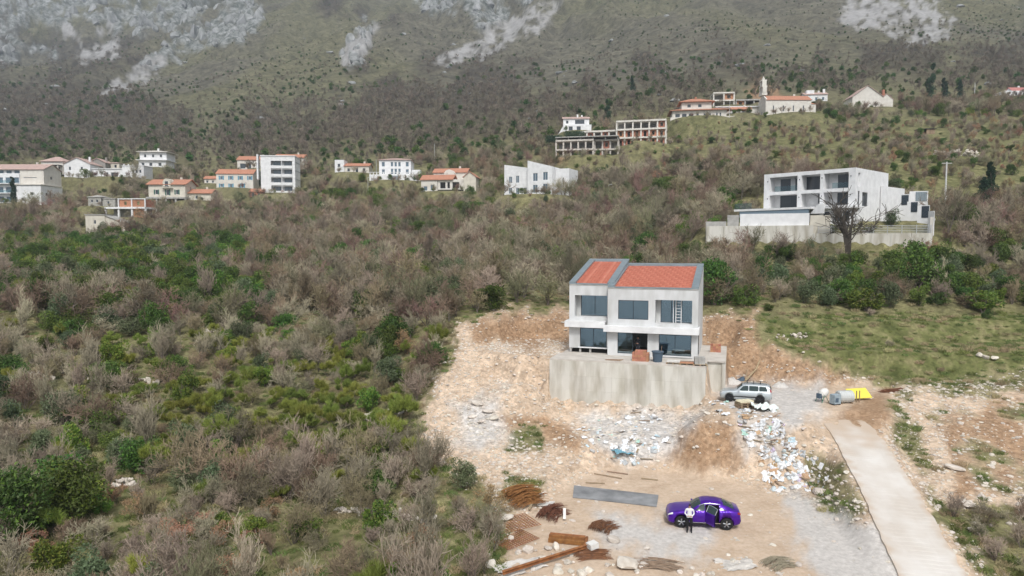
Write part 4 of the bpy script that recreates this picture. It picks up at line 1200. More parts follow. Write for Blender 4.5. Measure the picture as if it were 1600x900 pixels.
# roofs: zinc edging round a field of red tiles
def mono_roof(a0, a1, b, ef, rise):
    rf = MB().prism_x([(b - .03, ef - .02), (b + DEP + .03, ef + rise), (b + DEP + .03, ef + rise + .12), (b - .03, ef + .10)], a0, a1).build('roof', M_conc, hs_)
    def edge(x0, x1, y0, y1, h):
        f = lambda y: ef + .10 + (y - b) / DEP * rise
        MB().add([(x0, y0, f(y0)), (x1, y0, f(y0)), (x1, y1, f(y1)), (x0, y1, f(y1)), (x0, y0, f(y0) + h), (x1, y0, f(y0) + h), (x1, y1, f(y1) + h), (x0, y1, f(y1) + h)],
                 [(0, 3, 2, 1), (4, 5, 6, 7), (0, 1, 5, 4), (1, 2, 6, 5), (2, 3, 7, 6), (3, 0, 4, 7)]).build('roof_flashing', M_zinc, rf)
    edge(a0 - .02, a0 + .62, b - .02, b + DEP, .22)
    edge(a1 - .62, a1 + .02, b - .02, b + DEP, .22)
    edge(a0 + .625, a1 - .625, b + DEP - .62, b + DEP, .215)
    edge(a0 + .625, a1 - .625, b - .05, b + .03, .10)
    f = lambda y: ef + .10 + (y - b) / DEP * rise
    tile_field(rf, a0 + .63, a1 - .63, b + .06, b + DEP - .64, f(b + .06), f(b + DEP - .64), M_terra_new)
    return rf
mono_roof(RA0, RA1, RB, EV, 1.85)
mono_roof(LA0, RA0 + .45, LB, EVL, 2.05)

# ------------------------------------------------------------------ white villa on the right
VL = 15.1
vl = thing('white_villa', 'modern white flat-roofed villa with deep square loggias and dark glazing', 'house', vw(0, 0, 0), -VT)
GF, FF, TP = 2.35, 5.1, 8.25
ups = [(1.0, 5.85), (6.5, 9.6), (10.2, 14.05)]
wall(vl, 'front_frame', M_white, (0, 0, GF), 0, VL, TP - GF, .35, [(a - 0, b, 2.85, 5.3) for a, b in ups] + [(1.0, 5.85, .0, 2.3), (6.5, 9.6, .0, 2.3), (10.2, 14.05, .2, 2.3)])
wall(vl, 'rear_front', M_white, (0.3, 1.9, 0), 0, VL - .6, TP - .3, .2, [(1.7, 3.5, FF + .1, 7.4), (4.3, 5.5, FF + .1, 7.4), (6.2, 9.3, FF + .1, 7.5), (11.3, 13.7, FF + .1, 7.5), (1.7, 5.2, GF + .05, 4.6), (8.2, 9.3, GF + .05, 4.6), (11.3, 13.7, GF + .2, 4.6)])
for a, w, z0, z1, n in ((2.0, 1.8, FF + .1, 7.4, 1), (4.6, 1.2, FF + .1, 7.4, 1), (6.5, 3.1, FF + .1, 7.5, 2), (11.6, 2.4, FF + .1, 7.5, 2), (2.0, 3.5, GF + .05, 4.6, 2), (8.5, 1.1, GF + .05, 4.6, 1), (11.6, 2.4, GF + .2, 4.6, 2)):
    window(vl, (a, 1.96, z0), 0, w, z1 - z0, n, M_anth, M_pane)
for a, b in ((.35, 1.0), (5.85, 6.5), (9.6, 10.2), (14.05, 14.75)): bx(vl, 'fin_wall', M_white, a + .02, b - .02, .352, 1.898, GF, TP - .35)
bx(vl, 'upper_slab', M_white, .3, VL - .3, .353, 1.897, FF - .35, FF - .02)
bx(vl, 'upper_slab', M_white, .3, VL - .3, 2.11, 13.2, FF - .35, FF - .02)
bx(vl, 'roof_slab', M_white, .05, VL - .05, .352, 13.4, TP - .34, TP - .02)
wall(vl, 'side_wall', M_white, (VL, .352, -.5), math.pi / 2, 13.1, TP + .49, .3, [(.6, 1.5, 5.9, 8.05), (.7, 1.4, 2.9, 5.2), (2.4, 4.6, 2.9, 5.1)])
window(vl, (VL - .1, .352 + .7, 2.4), math.pi / 2, .7, 2.3, 1, M_anth, M_pane)
window(vl, (VL - .1, .352 + 2.4, 2.4), math.pi / 2, 2.2, 2.2, 2, M_anth, M_pane)
bx(vl, 'niche_back', M_white, VL - .6, VL - .302, .95, 1.85, 5.4, 7.56)
wall(vl, 'left_wall', M_white, (.3, .352, -.5), math.pi / 2, 13.1, TP + .45, .3)
bx(vl, 'back_wall', M_white, .3, VL - .3, 13.1, 13.4, -.5, TP - .36)
for a, b in ((1.9, 5.8), (11.5, 14.0)):
    bx(vl, 'balcony_glass', M_rail, a, b, .12, .14, FF + .02, FF + 1.0)
for a in (.7, 6.2, 9.9, 14.4):
    for z in (4.0, 6.9): bx(vl, 'wall_lamp', M_anth, a - .05, a + .05, -.09, -.002, z, z + .18)
# terrace with pool edge in front of it
tr = thing('villa_terrace', 'white terrace and pool basin standing on a grey concrete wall before the villa', 'terrace', vw(0, 0, 0), -VT)
bx(tr, 'terrace_slab', M_white, -3.6, 9.8, -3.4, 1.89, 1.95, 2.3)
bx(tr, 'terrace_slab', M_white, 9.85, VL + .3, -1.2, 1.89, 2.0, 2.34)
bx(tr, 'basement_wall', M_white, 9.9, VL - .31, -.6, -.3, -.6, 1.99)
for a in (10.6, 12.4, 13.6): 
    g_ = bx(tr, 'garage_door', M_anth, a, a + .9, -.66, -.602, 0, 1.5)
bx(tr, 'pool_basin', mat('pool_grey_blue', (.20, .27, .33), .5), -2.6, 9.3, -3.3, -2.9, .9, 1.94)
MB().prism_y([(9.3, 1.2), (11.4, 1.2), (11.4, 2.6), (10.6, 2.75)], -2.6, -2.2).build('stair_wall', M_white, tr)
bx(tr, 'glass_balustrade', M_rail, -3.5, -.4, -3.3, -3.27, 2.3, 3.3)
# boundary walls run along the slope in front
W1, W2 = at(1104, 354, 111), at(1457, 366, 100)
def beam(parent, name, m, p, q, th, z0, z1):
    d = (Vector((q.x, q.y, 0)) - Vector((p.x, p.y, 0))); L_ = d.length
    o = MB().box(0, L_, 0, th, z0, z1).build(name, m, parent)
    o.location = (p.x, p.y, 0); o.rotation_euler = (0, 0, math.atan2(d.y, d.x))
    return o
def onW(t): return W1.lerp(W2, t)
bw = thing('boundary_wall', 'long grey concrete boundary wall with white upper wall and railing below the villa', 'wall', (0, 0, 0), 0)
for k in range(12):
    p, q = onW(k / 12), onW((k + 1) / 12 - .001)
    beam(bw, 'wall_panel', M_concp, p, q, .35, 15.5, (20.25 if k < 6 else 19.0) + .004 * (k % 3))
beam(bw, 'white_wall', M_white, onW(.165) + Vector((0, .4, 0)), onW(.485) + Vector((0, .4, 0)), .3, 17.5, 22.15)
beam(bw, 'step_wall', M_conc, onW(.105) + Vector((0, .45, 0)), onW(.16) + Vector((0, .45, 0)), .3, 17.5, 22.0)
beam(bw, 'step_wall', M_conc, onW(.0) + Vector((0, .45, 0)), onW(.10) + Vector((0, .45, 0)), .3, 17.5, 21.0)
beam(bw, 'cream_wall', M_cream, onW(.49) + Vector((0, .5, 0)), onW(.58) + Vector((0, .5, 0)), .3, 17.5, 21.8)
for j in range(5):
    beam(bw, 'rail', M_alu, onW(.52), onW(.995), .05, 19.12 + .24 * j, 19.18 + .24 * j)
for k in range(9):
    p = onW(.52 + .475 * k / 8)
    bx(bw, 'post', M_alu, p.x - .03, p.x + .03, p.y - .04, p.y + .06, 18.9, 20.2)
sw0 = onW(1.0)
beam(bw, 'end_wall', M_warm, sw0, sw0 + Vector((4.4, 6.5, 0)), .35, 15.5, 21.3)
# stepped fence climbing behind with dark slatted shutters
ln = at(1455, 345, 101); 
for k, (px, x1, y0, y1, Y) in enumerate(((1402, 1420, 304, 322, 112), (1417, 1434, 315, 333, 108.5), (1433, 1452, 321, 342, 105), (1450, 1457, 330, 350, 102.5), (1421, 1450, 299, 316, 116))):
    a, b = at(px, y1, Y), at(x1, y1, Y - 1.0)
    zt = at(px, y0, Y).z
    fs = thing('fence_bay', ['first', 'second', 'third', 'fourth', 'topmost'][k] + ' white stepped fence bay with dark slatted infill beside the villa', 'fence', (0, 0, 0), 0)
    beam(fs, 'pier_wall', M_white, a, b, .3, 17.5, zt)
    d = (b - a); p, q = a + d * .30 + Vector((.04, -.12, 0)), a + d * .92 + Vector((.04, -.12, 0))
    n = 7
    for j in range(n):
        beam(fs, 'slat', M_zinc if k == 4 else M_anth, p.lerp(q, j / n), p.lerp(q, (j + .86) / n), .06, zt - (zt - a.z) * .92, zt - .12)
gw = thing('garden_wall', 'long plain white garden wall running back from the villa side', 'wall', (0, 0, 0), 0)
beam(gw, 'wall_face', M_white, vw(VL + .4, 10), at(1413, 320, 119), .3, 20.5, 26.9)

# ------------------------------------------------------------------ the village houses
def B(key, name, label, cat='house'):
    px, py, Y, rot, r = SITES[key]
    p = at(px, py, Y)
    return thing(name, label, cat, (p.x, p.y, p.z - .1), -R(rot))
def block(par, x0, x1, y0, y1, z0, z1, m, front=(), right=(), left=(), n=1, fm=None, gm=None, shut=None, name='wall', deep=.12):
    """a storey block: walls with real openings and set-back windows; openings are (x, z, w, h) from the block's lower left"""
    t = .3
    wall(par, name, m, (x0, y0, z0), 0, x1 - x0, z1 - z0, t, [(x, x + w, z, z + h) for x, z, w, h in front])
    for x, z, w, h in front:
        window(par, (x0 + x, y0 + deep, z0 + z), 0, w, h, n if w > 1.1 else 1, fm or M_wframe, gm or M_pane, fw=.07)
        if shut:
            for s in (-.42, w + .02): bx(par, 'shutter', shut, x0 + x + s, x0 + x + s + .40, y0 - .06, y0 - .003, z0 + z - .05, z0 + z + h + .05)
    wall(par, name, m, (x1, y0 + t + .001, z0), math.pi / 2, y1 - y0 - t, z1 - z0, t, [(x, x + w, z, z + h) for x, z, w, h in right])
    for x, z, w, h in right: window(par, (x1 - deep, y0 + t + x, z0 + z), math.pi / 2, w, h, 1, fm or M_wframe, gm or M_pane, fw=.07)
    wall(par, name, m, (x0 + t, y0 + t + .001, z0), math.pi / 2, y1 - y0 - t, z1 - z0, t, [(x, x + w, z, z + h) for x, z, w, h in left])
    for x, z, w, h in left: window(par, (x0 + deep + .08, y0 + t + x, z0 + z), math.pi / 2, w, h, 1, fm or M_wframe, gm or M_pane, fw=.07)
    bx(par, name, m, x0 + t + .002, x1 - t - .002, y1 - t, y1, z0, z1)
    bx(par, 'ceiling', m, x0 + t + .002, x1 - t - .002, y0 + t + .002, y1 - t - .002, z1 - .25, z1 - .01)
def skeleton(par, x0, x1, y0, y1, floors, fh, bays, m, infill=(), void=True, col=.5):
    """bare concrete frame: slabs and columns, some bays filled with hollow brick"""
    w = (x1 - x0) / bays
    for f in range(floors + 1):
        bx(par, 'slab', m, x0 - .15, x1 + .15, y0 - .25, y1, f * fh - .3, f * fh + (.25 if f else 0))
    for f in range(floors):
        for k in range(bays + 1):
            x = x0 + k * w
            bx(par, 'column', m, x - col / 2, x + col / 2, y0, y0 + col, f * fh + .26, (f + 1) * fh - .302)
            bx(par, 'column', m, x - col / 2, x + col / 2, y1 - col - .05, y1 - .05, f * fh + .26, (f + 1) * fh - .302)
        if void: bx(par, 'rear_wall', M_conc, x0 + .2, x1 - .2, y0 + (y1 - y0) * .6, y0 + (y1 - y0) * .6 + .2, f * fh + .003, (f + 1) * fh - .305)
    for k, f, hole in infill:
        hh = fh - .31
        wall(par, 'brick_infill', M_brick, (x0 + k * w + col / 2 + .01, y0 + .5, f * fh + .004), 0, w - col - .02, hh, .2, [((w - col) * .3, (w - col) * .7, .0 if hole == 2 else hh * .3, hh * .85)] if hole else [])

t = B('hotel', 'terraced_hotel', 'big white terraced building with balconies and faded gable roof at village edge', 'building')
block(t, -9, 2.2, 0, 9, 0, 10.4, M_white, front=[(1 + 2.7 * i, 1 + 3.2 * j, 1.9, 1.9) for i in range(4) for j in range(3)], gm=M_paneb)
for j in range(3):
    bx(t, 'balcony', M_white, -9, 2.0, -1.4, -.004, .9 + 3.2 * j - .25, .9 + 3.2 * j)
    bx(t, 'balcony_glass', M_rail, -9, 2.0, -1.4, -1.36, .9 + 3.2 * j, 1.8 + 3.2 * j)
block(t, 2.3, 10.6, -2.0, 9, 0, 6.6, M_white, front=[(1.5, 1.4, .9, .9), (4.6, 3.2, 1.2, 1.0)], right=[(2, 3.2, 1.1, 1.0), (6, 3.2, .9, .9)])
bx(t, 'terrace_slab', M_warm, 2.2, 10.9, -2.4, 9, 6.61, 6.85)
block(t, 2.4, 10.4, 0, 9, 6.86, 12.0, M_warm, front=[(1.0, 2.2, 4.6, .3)], right=[(3, 2, 1, 1)])
gable(t, -9, 10.4, 0, 9, 12.01, 2.0, M_pinkroof, axis='x', wallm=M_warm)
block(t, -9, 2.3, .5, 9, 10.45, 12.0, M_white, front=[(1 + 2.7 * i, .2, 1.9, 1.1) for i in range(4)], gm=M_paneb)
t = B('pergola_villa', 'pergola_villa', 'villa with pinkish hip roof and dark pergola behind the terraced hotel')
block(t, -4.2, 4.2, 0, 7, 0, 4.8, M_warm, front=[(.8, 1.2, 1.2, 1.6), (3.2, 1.2, 1.2, 1.6), (5.8, 1.2, 1.2, 1.6)])
hip(t, -4.2, 4.2, 0, 7, 4.82, 2.2, M_pinkroof)
for x in (-2, .8, 3.6): bx(t, 'pergola_post', M_warm, x - .15, x + .15, -2.4, -2.1, 0, 3.2)
bx(t, 'pergola_beam', M_iron, -2.4, 4.0, -2.5, -.1, 3.21, 3.4)
t = B('gable_white', 'white_gable_house', 'white gabled house with terracotta roof between the pergola villa and stone gable')
block(t, -4.6, 4.6, 0, 9, 0, 5.6, M_white, front=[(1.6, 3.2, .8, 1.3), (5.8, 3.2, .8, 1.3)], right=[(2, 3, .8, 1.2), (5, 3, .8, 1.2)])
gable(t, -4.6, 4.6, 0, 9, 5.61, 2.3, M_pinkroof, axis='y', wallm=M_white)
t = B('stone_gable', 'stone_gable_house', 'small grey stone house with faded gable roof beside the white gabled house')
block(t, -3, 3, 0, 7, 0, 3.6, M_stone, front=[(1.2, 1.2, .8, 1.2), (4, 1.2, .8, 1.2)])
gable(t, -3, 3, 0, 7, 3.61, 1.6, M_pinkroof, axis='y', wallm=M_stone)
t = B('tan_low', 'tan_house', 'low tan house with flat roof between stone gable and long white wing')
block(t, -2.6, 2.6, 0, 5, 0, 2.6, M_cream, front=[(.8, .8, 1, 1.2), (3.2, .8, 1, 1.2)])
hip(t, -2.6, 2.6, 0, 5, 2.61, .7, M_pinkroof, over=.3)
t = B('long_white', 'long_white_house', 'long low white house with terrace walls beside the stone gable')
block(t, -10, 2, 0, 6, 0, 3.6, M_white, front=[(.8, 1.2, .9, 1.0), (5, .8, 1.0, 1.6), (7, .8, 2.6, 1.6)])
bx(t, 'roof_slab', M_white, -10.2, 2.2, -.3, 6, 3.61, 3.85)
block(t, 2.1, 10, -1.5, 5, 0, 4.6, M_white, front=[(3.6, 2.0, .8, 1.2), (4.9, 2.0, .8, 1.2), (6.2, 2.0, .8, 1.2)])
bx(t, 'roof_slab', M_white, 2.0, 10.2, -1.7, 5, 4.61, 4.8)
for k in range(5): bx(t, 'parapet_urn', M_white, 2.6 + 1.6 * k, 3.0 + 1.6 * k, -1.6, -1.2, 4.81, 5.3)
t = B('white_hip', 'white_hip_villa', 'tall white villa with wide-eaved shallow hip roof above the long white house')
block(t, -5.2, 5.2, 0, 8, 0, 3.2, M_white, front=[(1, 1, 1.2, 1.3), (4, 1, 1.2, 1.3), (7.5, 1, 1.2, 1.3)])
bx(t, 'eaves_band', M_white, -6.0, 6.0, -.9, 8, 3.21, 3.45)
block(t, -4.6, 5.6, -.2, 8, 3.46, 6.4, M_white, front=[(1.6, .9, .9, 1.2), (4.6, .9, .9, 1.2), (7.6, .9, .9, 1.2)])
hip(t, -4.6, 5.6, -.2, 8, 6.41, 1.1, M_warm, over=1.0)
bx(t, 'chimney', M_white, .6, 1.2, 3.6, 4.2, 7.2, 8.4)
t = B('cream', 'cream_dormer_house', 'cream house with arched roof dormer, green shutters and unfinished lower storeys')
skeleton(t, -6.0, 6.6, -1.6, 7, 1, 3.4, 4, M_conc)
block(t, -6.2, 6.0, 0, 8, 3.42, 8.0, M_cream, front=[(2.2, 1.2, .9, 1.5), (5.9, .9, .9, 1.9), (9.0, 1.2, .9, 1.5)], right=[(3, 2.6, .7, 1.3)], shut=M_green)
bx(t, 'balcony', M_cream, -1.4, 2.0, -1.1, -.065, 6.6, 6.8)
gable(t, -6.2, 6.0, 0, 8, 8.01, 1.7, M_terra, axis='x', wallm=M_cream, over=.6)
MB().prism_y([(-1.2, 7.2), (1.4, 7.2), (1.4, 8.6), (1.1, 9.3), (.6, 9.7), (.1, 9.8), (-.4, 9.7), (-.9, 9.3), (-1.2, 8.6)], -.5, 2.5).build('arched_dormer', M_cream, t)
window(t, (-.5, -.58, 7.25), 0, 1.2, 1.7, 1, M_wframe, M_pane)
for k in range(7): bx(t, 'rail_post', M_conc, -6 + 2 * k, -5.85 + 2 * k, -3.4, -3.25, -.6, 1.0)
bx(t, 'porch_slab', M_conc, -6.2, 6.8, -3.5, -1.9, .98, 1.2)
t = B('cream_annex', 'annex_house', 'low stone annex with terracotta roof right of the cream dormer house')
block(t, -4.6, 4.6, 0, 5.5, 0, 2.8, M_cream, front=[(1, .8, .9, 1.1), (4, .8, .9, 1.1)], right=[(2, .8, 1, 1.2)])
gable(t, -4.6, 4.6, 0, 5.5, 2.81, 1.3, M_terra, axis='x', wallm=M_cream, over=.5)
t = B('blue_shutter', 'blue_shutter_house', 'white two-storey house with bright blue shutters and terracotta roof')
block(t, -6.4, 6.4, 0, 7, 0, 5.4, M_warm, front=[(1.3 + 3.3 * i, 3.3, .95, 1.3) for i in range(4)] + [(1.3, .7, .95, 1.2), (4.6, .4, .95, 1.5), (8.6, .5, .9, 1.5)], shut=M_blue, gm=M_paneb)
gable(t, -6.4, 6.4, 0, 7, 5.41, 1.8, M_terra, axis='x', wallm=M_warm, over=.25)
t = B('small_terra', 'terracotta_shed', 'small terracotta-roofed outbuilding left of the house with blue shutters')
block(t, -2.2, 2.2, 0, 4, 0, 1.9, M_warm, front=[(.6, .4, .8, .9), (2.6, .4, .8, .9)])
gable(t, -2.2, 2.2, 0, 4, 1.91, 1.0, M_terra, axis='x', wallm=M_warm, over=.3)
t = B('behind_terra', 'terracotta_row', 'row house with long terracotta roofs behind the white apartment block')
block(t, -13, -1, 0, 8, 0, 4.0, M_warm, front=[(1, .6, 4.2, 2.0), (7, 1, 1.2, 1.4)])
gable(t, -13, -1, 0, 8, 4.01, 1.7, M_terra, axis='x', wallm=M_warm)
block(t, 1, 12, 1, 9, 0, 5.2, M_warm, front=[(6, 2.4, 1, 1.3)])
gable(t, 1, 12, 1, 9, 5.21, 1.6, M_terra, axis='x', wallm=M_warm)
t = B('apartments', 'white_apartment_block', 'white four-storey apartment block with stacked balconies', 'building')
wall(t, 'front_wall', M_white, (-6.2, 0, 0), 0, 11.2, 13.0, .3, [(3.4 + 3.7 * i, 6.9 + 3.7 * i, .5 + 2.9 * j, 2.75 + 2.9 * j) for i in range(2) for j in range(4)])
for i in range(2):
    for j in range(4):
        x, z = -2.8 + 3.7 * i, .5 + 2.9 * j
        window(t, (x + .5, 1.5, z), 0, 2.5, 2.2, 2, M_anth, M_paneb)
        bx(t, 'balcony_rail', M_white, x, x + 3.5, -.25, -.06, z - .3, z + .65)
        bx(t, 'balcony_floor', M_white, x, x + 3.5, -.25, 1.48, z - .32, z - .301)
bx(t, 'rear_front', M_white, -5.8, 5.0, 1.58, 1.8, 0, 12.9)
wall(t, 'side_wall', M_white, (5.3, 0, 0), math.pi / 2, 9, 12.9, .3, [(1.2, 2.0, 2 + 2.9 * j, 3.2 + 2.9 * j) for j in range(4)])
for j in range(4):
    MB().box(5.302, 5.38, .3, 8.4, 2.4 + 2.9 * j, 2.55 + 2.9 * j).build('string_course', M_zinc, t)
wall(t, 'side_wall', M_white, (-5.9, .31, 0), math.pi / 2, 8.6, 12.9, .3)
bx(t, 'roof_slab', M_white, -6.3, 5.4, -.2, 9.1, 13.01, 13.3)
bx(t, 'white_pylon', M_white, -7.4, -6.9, -.6, 1.2, 5, 13.5)
t = B('brick_hut', 'brick_hut', 'small brick hut with terracotta roof at the foot of the apartment block')
block(t, -2.3, 2.3, 0, 4, 0, 2.2, M_brick, front=[(.6, .2, .9, 1.7), (2.6, .8, .9, .9)])
gable(t, -2.3, 2.3, 0, 4, 2.21, 1.0, M_terra, axis='x', wallm=M_brick, over=.3)
t = B('stone_ruin', 'old_stone_house', 'old roofless grey stone house behind the unfinished brick house')
block(t, -4.0, 0, 0, 5, 0, 3.0, M_stone, front=[(.8, 1.4, .7, .9), (2.4, 1.4, .7, .9)])
hip(t, -4.0, 0, 0, 5, 3.01, .8, M_stone, over=.25)
block(t, .1, 4, .6, 5, 0, 2.5, M_stone, front=[(1.4, 1.0, .7, .9)])
bx(t, 'roof', M_stone, 0.0, 4.2, .4, 5.2, 2.51, 2.75)
t = B('frame_brick', 'unfinished_brick_house', 'unfinished concrete frame house with red hollow-brick upper walls')
skeleton(t, -6.4, 5.9, 0, 6, 1, 3.0, 3, M_white, void=True)
skeleton_hi = B('frame_brick', 'unfinished_upper_storey', 'raised brick storey standing on the unfinished concrete frame') if False else None
for a, b in ((-2.1, 1.7), (1.9, 5.7)):
    wall(t, 'brick_infill', M_brick, (a, .3, 3.01), 0, b - a, 2.4, .2, [(1.4, 2.2, .8, 1.9)])
for x in (-2.3, 1.8, 5.9): bx(t, 'column', M_white, x - .15, x + .15, 0, .29, 3.002, 5.5)
bx(t, 'ring_beam', M_white, -2.45, 6.05, -.02, .35, 5.51, 5.75)
wall(t, 'brick_infill', M_brick, (2.0, .4, .01), 0, 3.6, 2.7, .2, [(.4, 1.1, .8, 1.8)])
wall(t, 'brick_infill', M_brick, (5.9, .6, 3.01), math.pi / 2, 5, 2.4, .2)
t = B('pale_shed', 'pale_farmhouse', 'pale concrete farmhouse with sloping lean-to roof below the village', 'house')
block(t, -5.6, -.4, 0, 5, 0, 7.0, M_cream, front=[(2.2, 4.6, .6, 1.1)])
bx(t, 'roof', M_conc, -5.8, -.2, -.2, 5.2, 7.01, 7.2)
wall(t, 'lean_wall', M_cream, (-.39, .3, 0), 0, 6.3, 4.2, .3, [(5.3, 5.8, 1.0, 2.0)])
MB().prism_y([(-.39, 4.21), (5.9, 4.21), (2.6, 5.4), (-.39, 6.8)], .3, .6).build('lean_gable', M_cream, t)
bx(t, 'lean_side', M_cream, 5.6, 5.9, .61, 5, 0, 4.2)
MB().add([(-.4, 0, 6.85), (6.3, 0, 4.2), (6.3, 5.2, 4.2), (-.4, 5.2, 6.85), (-.4, 0, 7.0), (6.3, 0, 4.4), (6.3, 5.2, 4.4), (-.4, 5.2, 7.0)], [(0, 3, 2, 1), (4, 5, 6, 7), (0, 1, 5, 4), (1, 2, 6, 5), (2, 3, 7, 6), (3, 0, 4, 7)]).build('lean_roof', M_conc, t)
t = B('low_terra', 'low_terracotta_house', 'low house with long terracotta roof and white box wing')
block(t, -2.5, 6.4, 0, 6, 0, 2.8, M_warm, front=[(1, .8, 1, 1.2), (4, .5, 1, 1.7), (6.6, .8, 1, 1.2)])
gable(t, -2.5, 6.4, 0, 6, 2.81, 1.1, M_terra, axis='x', wallm=M_warm)
block(t, -6, -2.6, 0, 5, 0, 5.0, M_white, front=[(1, 2.4, 1, 1.2)])
t = B('palladian', 'balustraded_villa', 'square white villa with shallow hip roof and tall windows on a white terrace')
block(t, -5.5, 5.5, 3, 11, 2.6, 7.8, M_white, front=[(.9, .5, 1.1, 1.6), (4.0, .4, .9, 1.9), (5.3, .4, .9, 1.9), (6.6, .4, .9, 1.9), (9.2, .5, 1.1, 1.6), (.9, 3.0, 1.1, 1.6), (4.0, 3.0, .9, 1.6), (5.3, 3.0, .9, 1.6), (6.6, 3.0, .9, 1.6), (9.2, 3.0, 1.1, 1.6)], gm=M_paneb)
hip(t, -5.5, 5.5, 3, 11, 7.81, 1.1, M_pinkroof, over=.4)
bx(t, 'terrace_wall', M_white, -8.3, 8.2, 0, 2.9, -.5, 2.59)
bx(t, 'terrace_gate', M_zinc, -1, 1.8, -.06, -.003, -.2, 2.2)
for k in range(15): bx(t, 'baluster', M_white, -8.2 + 1.15 * k, -7.95 + 1.15 * k, .05, .3, 2.6, 3.3)
bx(t, 'handrail', M_white, -8.3, 8.2, .02, .33, 3.31, 3.45)
bx(t, 'side_wing', M_white, 5.6, 8.6, 4, 8, 0, 4.6)
t = B('terra_multi', 'terracotta_villa', 'large warm villa with several terracotta roofs, arched dormer and open unfinished loggia')
block(t, -8.4, -3.2, 0, 8, 0, 4.2, M_warm, front=[(.8, .8, 1.2, 1.4), (3.0, .8, 1.2, 1.8)], gm=M_paneb)
gable(t, -8.4, 1.5, 0, 7, 4.21, 1.6, M_terra, axis='x', over=.4)
block(t, -3.1, 5.2, .2, 8, 0, 4.2, M_warm, front=[(.7, 1.4, 1.8, 2.0), (3.0, 1.4, .9, 2.0), (4.6, 1.4, 2.2, 2.0)], gm=M_dark)
block(t, 5.3, 9.2, -.8, 8, 0, 4.8, M_cream, right=[(3, 2, .7, 1)])
gable(t, 5.3, 9.2, -.8, 8, 4.81, 1.5, M_terra, axis='y', wallm=M_cream, over=.25)
block(t, -6.5, 4.5, 8.1, 14, 0, 7.2, M_warm, front=[(4.5, 5.5, 1.6, 1.2)])
gable(t, -6.5, 4.5, 8.1, 14, 7.21, 1.4, M_terra, axis='x', wallm=M_warm)
MB().prism_y([(-2.4, 5.2), (1.0, 5.2), (1.0, 6.8), (.3, 7.6), (-.7, 7.9), (-1.7, 7.6), (-2.4, 6.8)], 5.5, 8.3).build('arched_dormer', M_warm, t)
bx(t, 'undercroft_shade', M_dark, -3, 5.2, -.35, .15, -.9, 1.0)  # solid near-black block, shade of a hollow put into its colour
t = B('twin', 'twin_white_houses', 'pair of tall white slab houses with sloping parapet roofs')
def slabhouse(x0, w, d, y, hl, hr, wins, side):
    wall(t, 'front_wall', M_white, (x0, y, 0), 0, w, hr - .3, .3, [(a, a + b, c, c + e) for a, c, b, e in wins])
    MB().prism_y([(x0, hr - .299), (x0 + w, hr - .299), (x0 + w, hr), (x0, hl)], y, y + .3).build('sloping_parapet', M_white, t)
    for a, c, b, e in wins: window(t, (x0 + a, y + .12, c), 0, b, e, 2, M_wframe, M_paneb)
    bx(t, 'side_wall', M_white, x0 + w - .3, x0 + w, y + .301, y + d, 0, hr - .02)
    bx(t, 'side_wall', M_white, x0, x0 + .3, y + .301, y + d, 0, hl - .02)
    bx(t, 'back_wall', M_white, x0 + .31, x0 + w - .31, y + d - .3, y + d, 0, hr - .4)
    MB().prism_y([(x0 + .31, hl - .55), (x0 + w - .31, hr - .4), (x0 + w - .31, hr - .2), (x0 + .31, hl - .35)], y + .31, y + d - .31).build('roof', M_zinc, t)
slabhouse(-9.2, 7.6, 8, 1.6, 9.2, 8.0, [(1.4, 1.0, 1.0, 1.7), (3.6, .6, 1.0, 2.0), (6.0, .6, .9, 2.0), (1.4, 4.0, 1.0, 1.8), (3.6, 4.0, 1.0, 2.0)], 1)
slabhouse(-1.3, 7.4, 9, 0, 9.8, 7.9, [(1.6, .9, 1.4, 2.2), (4.6, 1.1, 1.4, 2.2), (1.6, 4.1, 1.4, 2.2), (4.6, 4.3, 1.4, 2.2)], 1)
block(t, 6.2, 10.2, 2.0, 9, 0, 7.4, M_white, front=[(2.0, 1.5, .4, 3.4)])
t = B('row_upper', 'unfinished_brick_terrace', 'upper unfinished terrace of concrete frames with red brick infill', 'building')
skeleton(t, -15, -2.2, 2.5, 10, 2, 2.9, 5, M_warm, [(k, 0, 1 + k % 2) for k in range(5)] + [(1, 1, 1), (3, 1, 1)])
skeleton(t, -1.9, 14.5, 0, 9, 3, 2.8, 6, M_warm, [(k, 0, 2) for k in range(6)] + [(k, 1, 1 + k % 2) for k in range(6)] + [(5, 2, 1)])
t = B('row_lower', 'unfinished_grey_terrace', 'lower unfinished grey concrete terrace of three open storeys', 'building')
skeleton(t, -10.2, 2.0, 0, 9, 2, 3.0, 5, M_deck, [], void=True)
skeleton(t, 2.4, 10, 1.5, 9, 2, 3.0, 3, M_deck, [(0, 0, 1), (1, 1, 1)])
MB().prism_x([(-.6, 6.05), (9, 6.05), (9, 7.6), (-.6, 7.2)], -10.4, 10.2).build('roof_slab', M_conc, t) if False else bx(t, 'roof_beam', M_conc, -10.4, 10.2, -.5, 9, 6.9, 7.2)
for k in range(6): bx(t, 'roof_post', M_conc, -10.2 + 4 * k, -9.9 + 4 * k, 0, .3, 6.01, 6.89)
bx(t, 'plinth', M_conc, -10.6, 4, -1.4, -.3, -1.2, -.05)
t = B('white_back', 'white_terraced_villa', 'small white villa with pinkish roof behind the unfinished terraces')
block(t, -5.5, 5, 0, 7, 0, 3.0, M_white, front=[(2, .8, 1.6, 1.6), (5, .8, 1.6, 1.6)])
block(t, -5.5, 4.2, 1.2, 7, 3.01, 5.4, M_white, front=[(1, .6, 1, 1.2), (4.4, .4, 3.6, 1.6)])
gable(t, -5.5, 4.2, 1.2, 7, 5.41, 1.0, M_pinkroof, axis='x', wallm=M_white)
bx(t, 'chimney', M_white, -.4, .2, 3, 3.6, 5.8, 7.3)
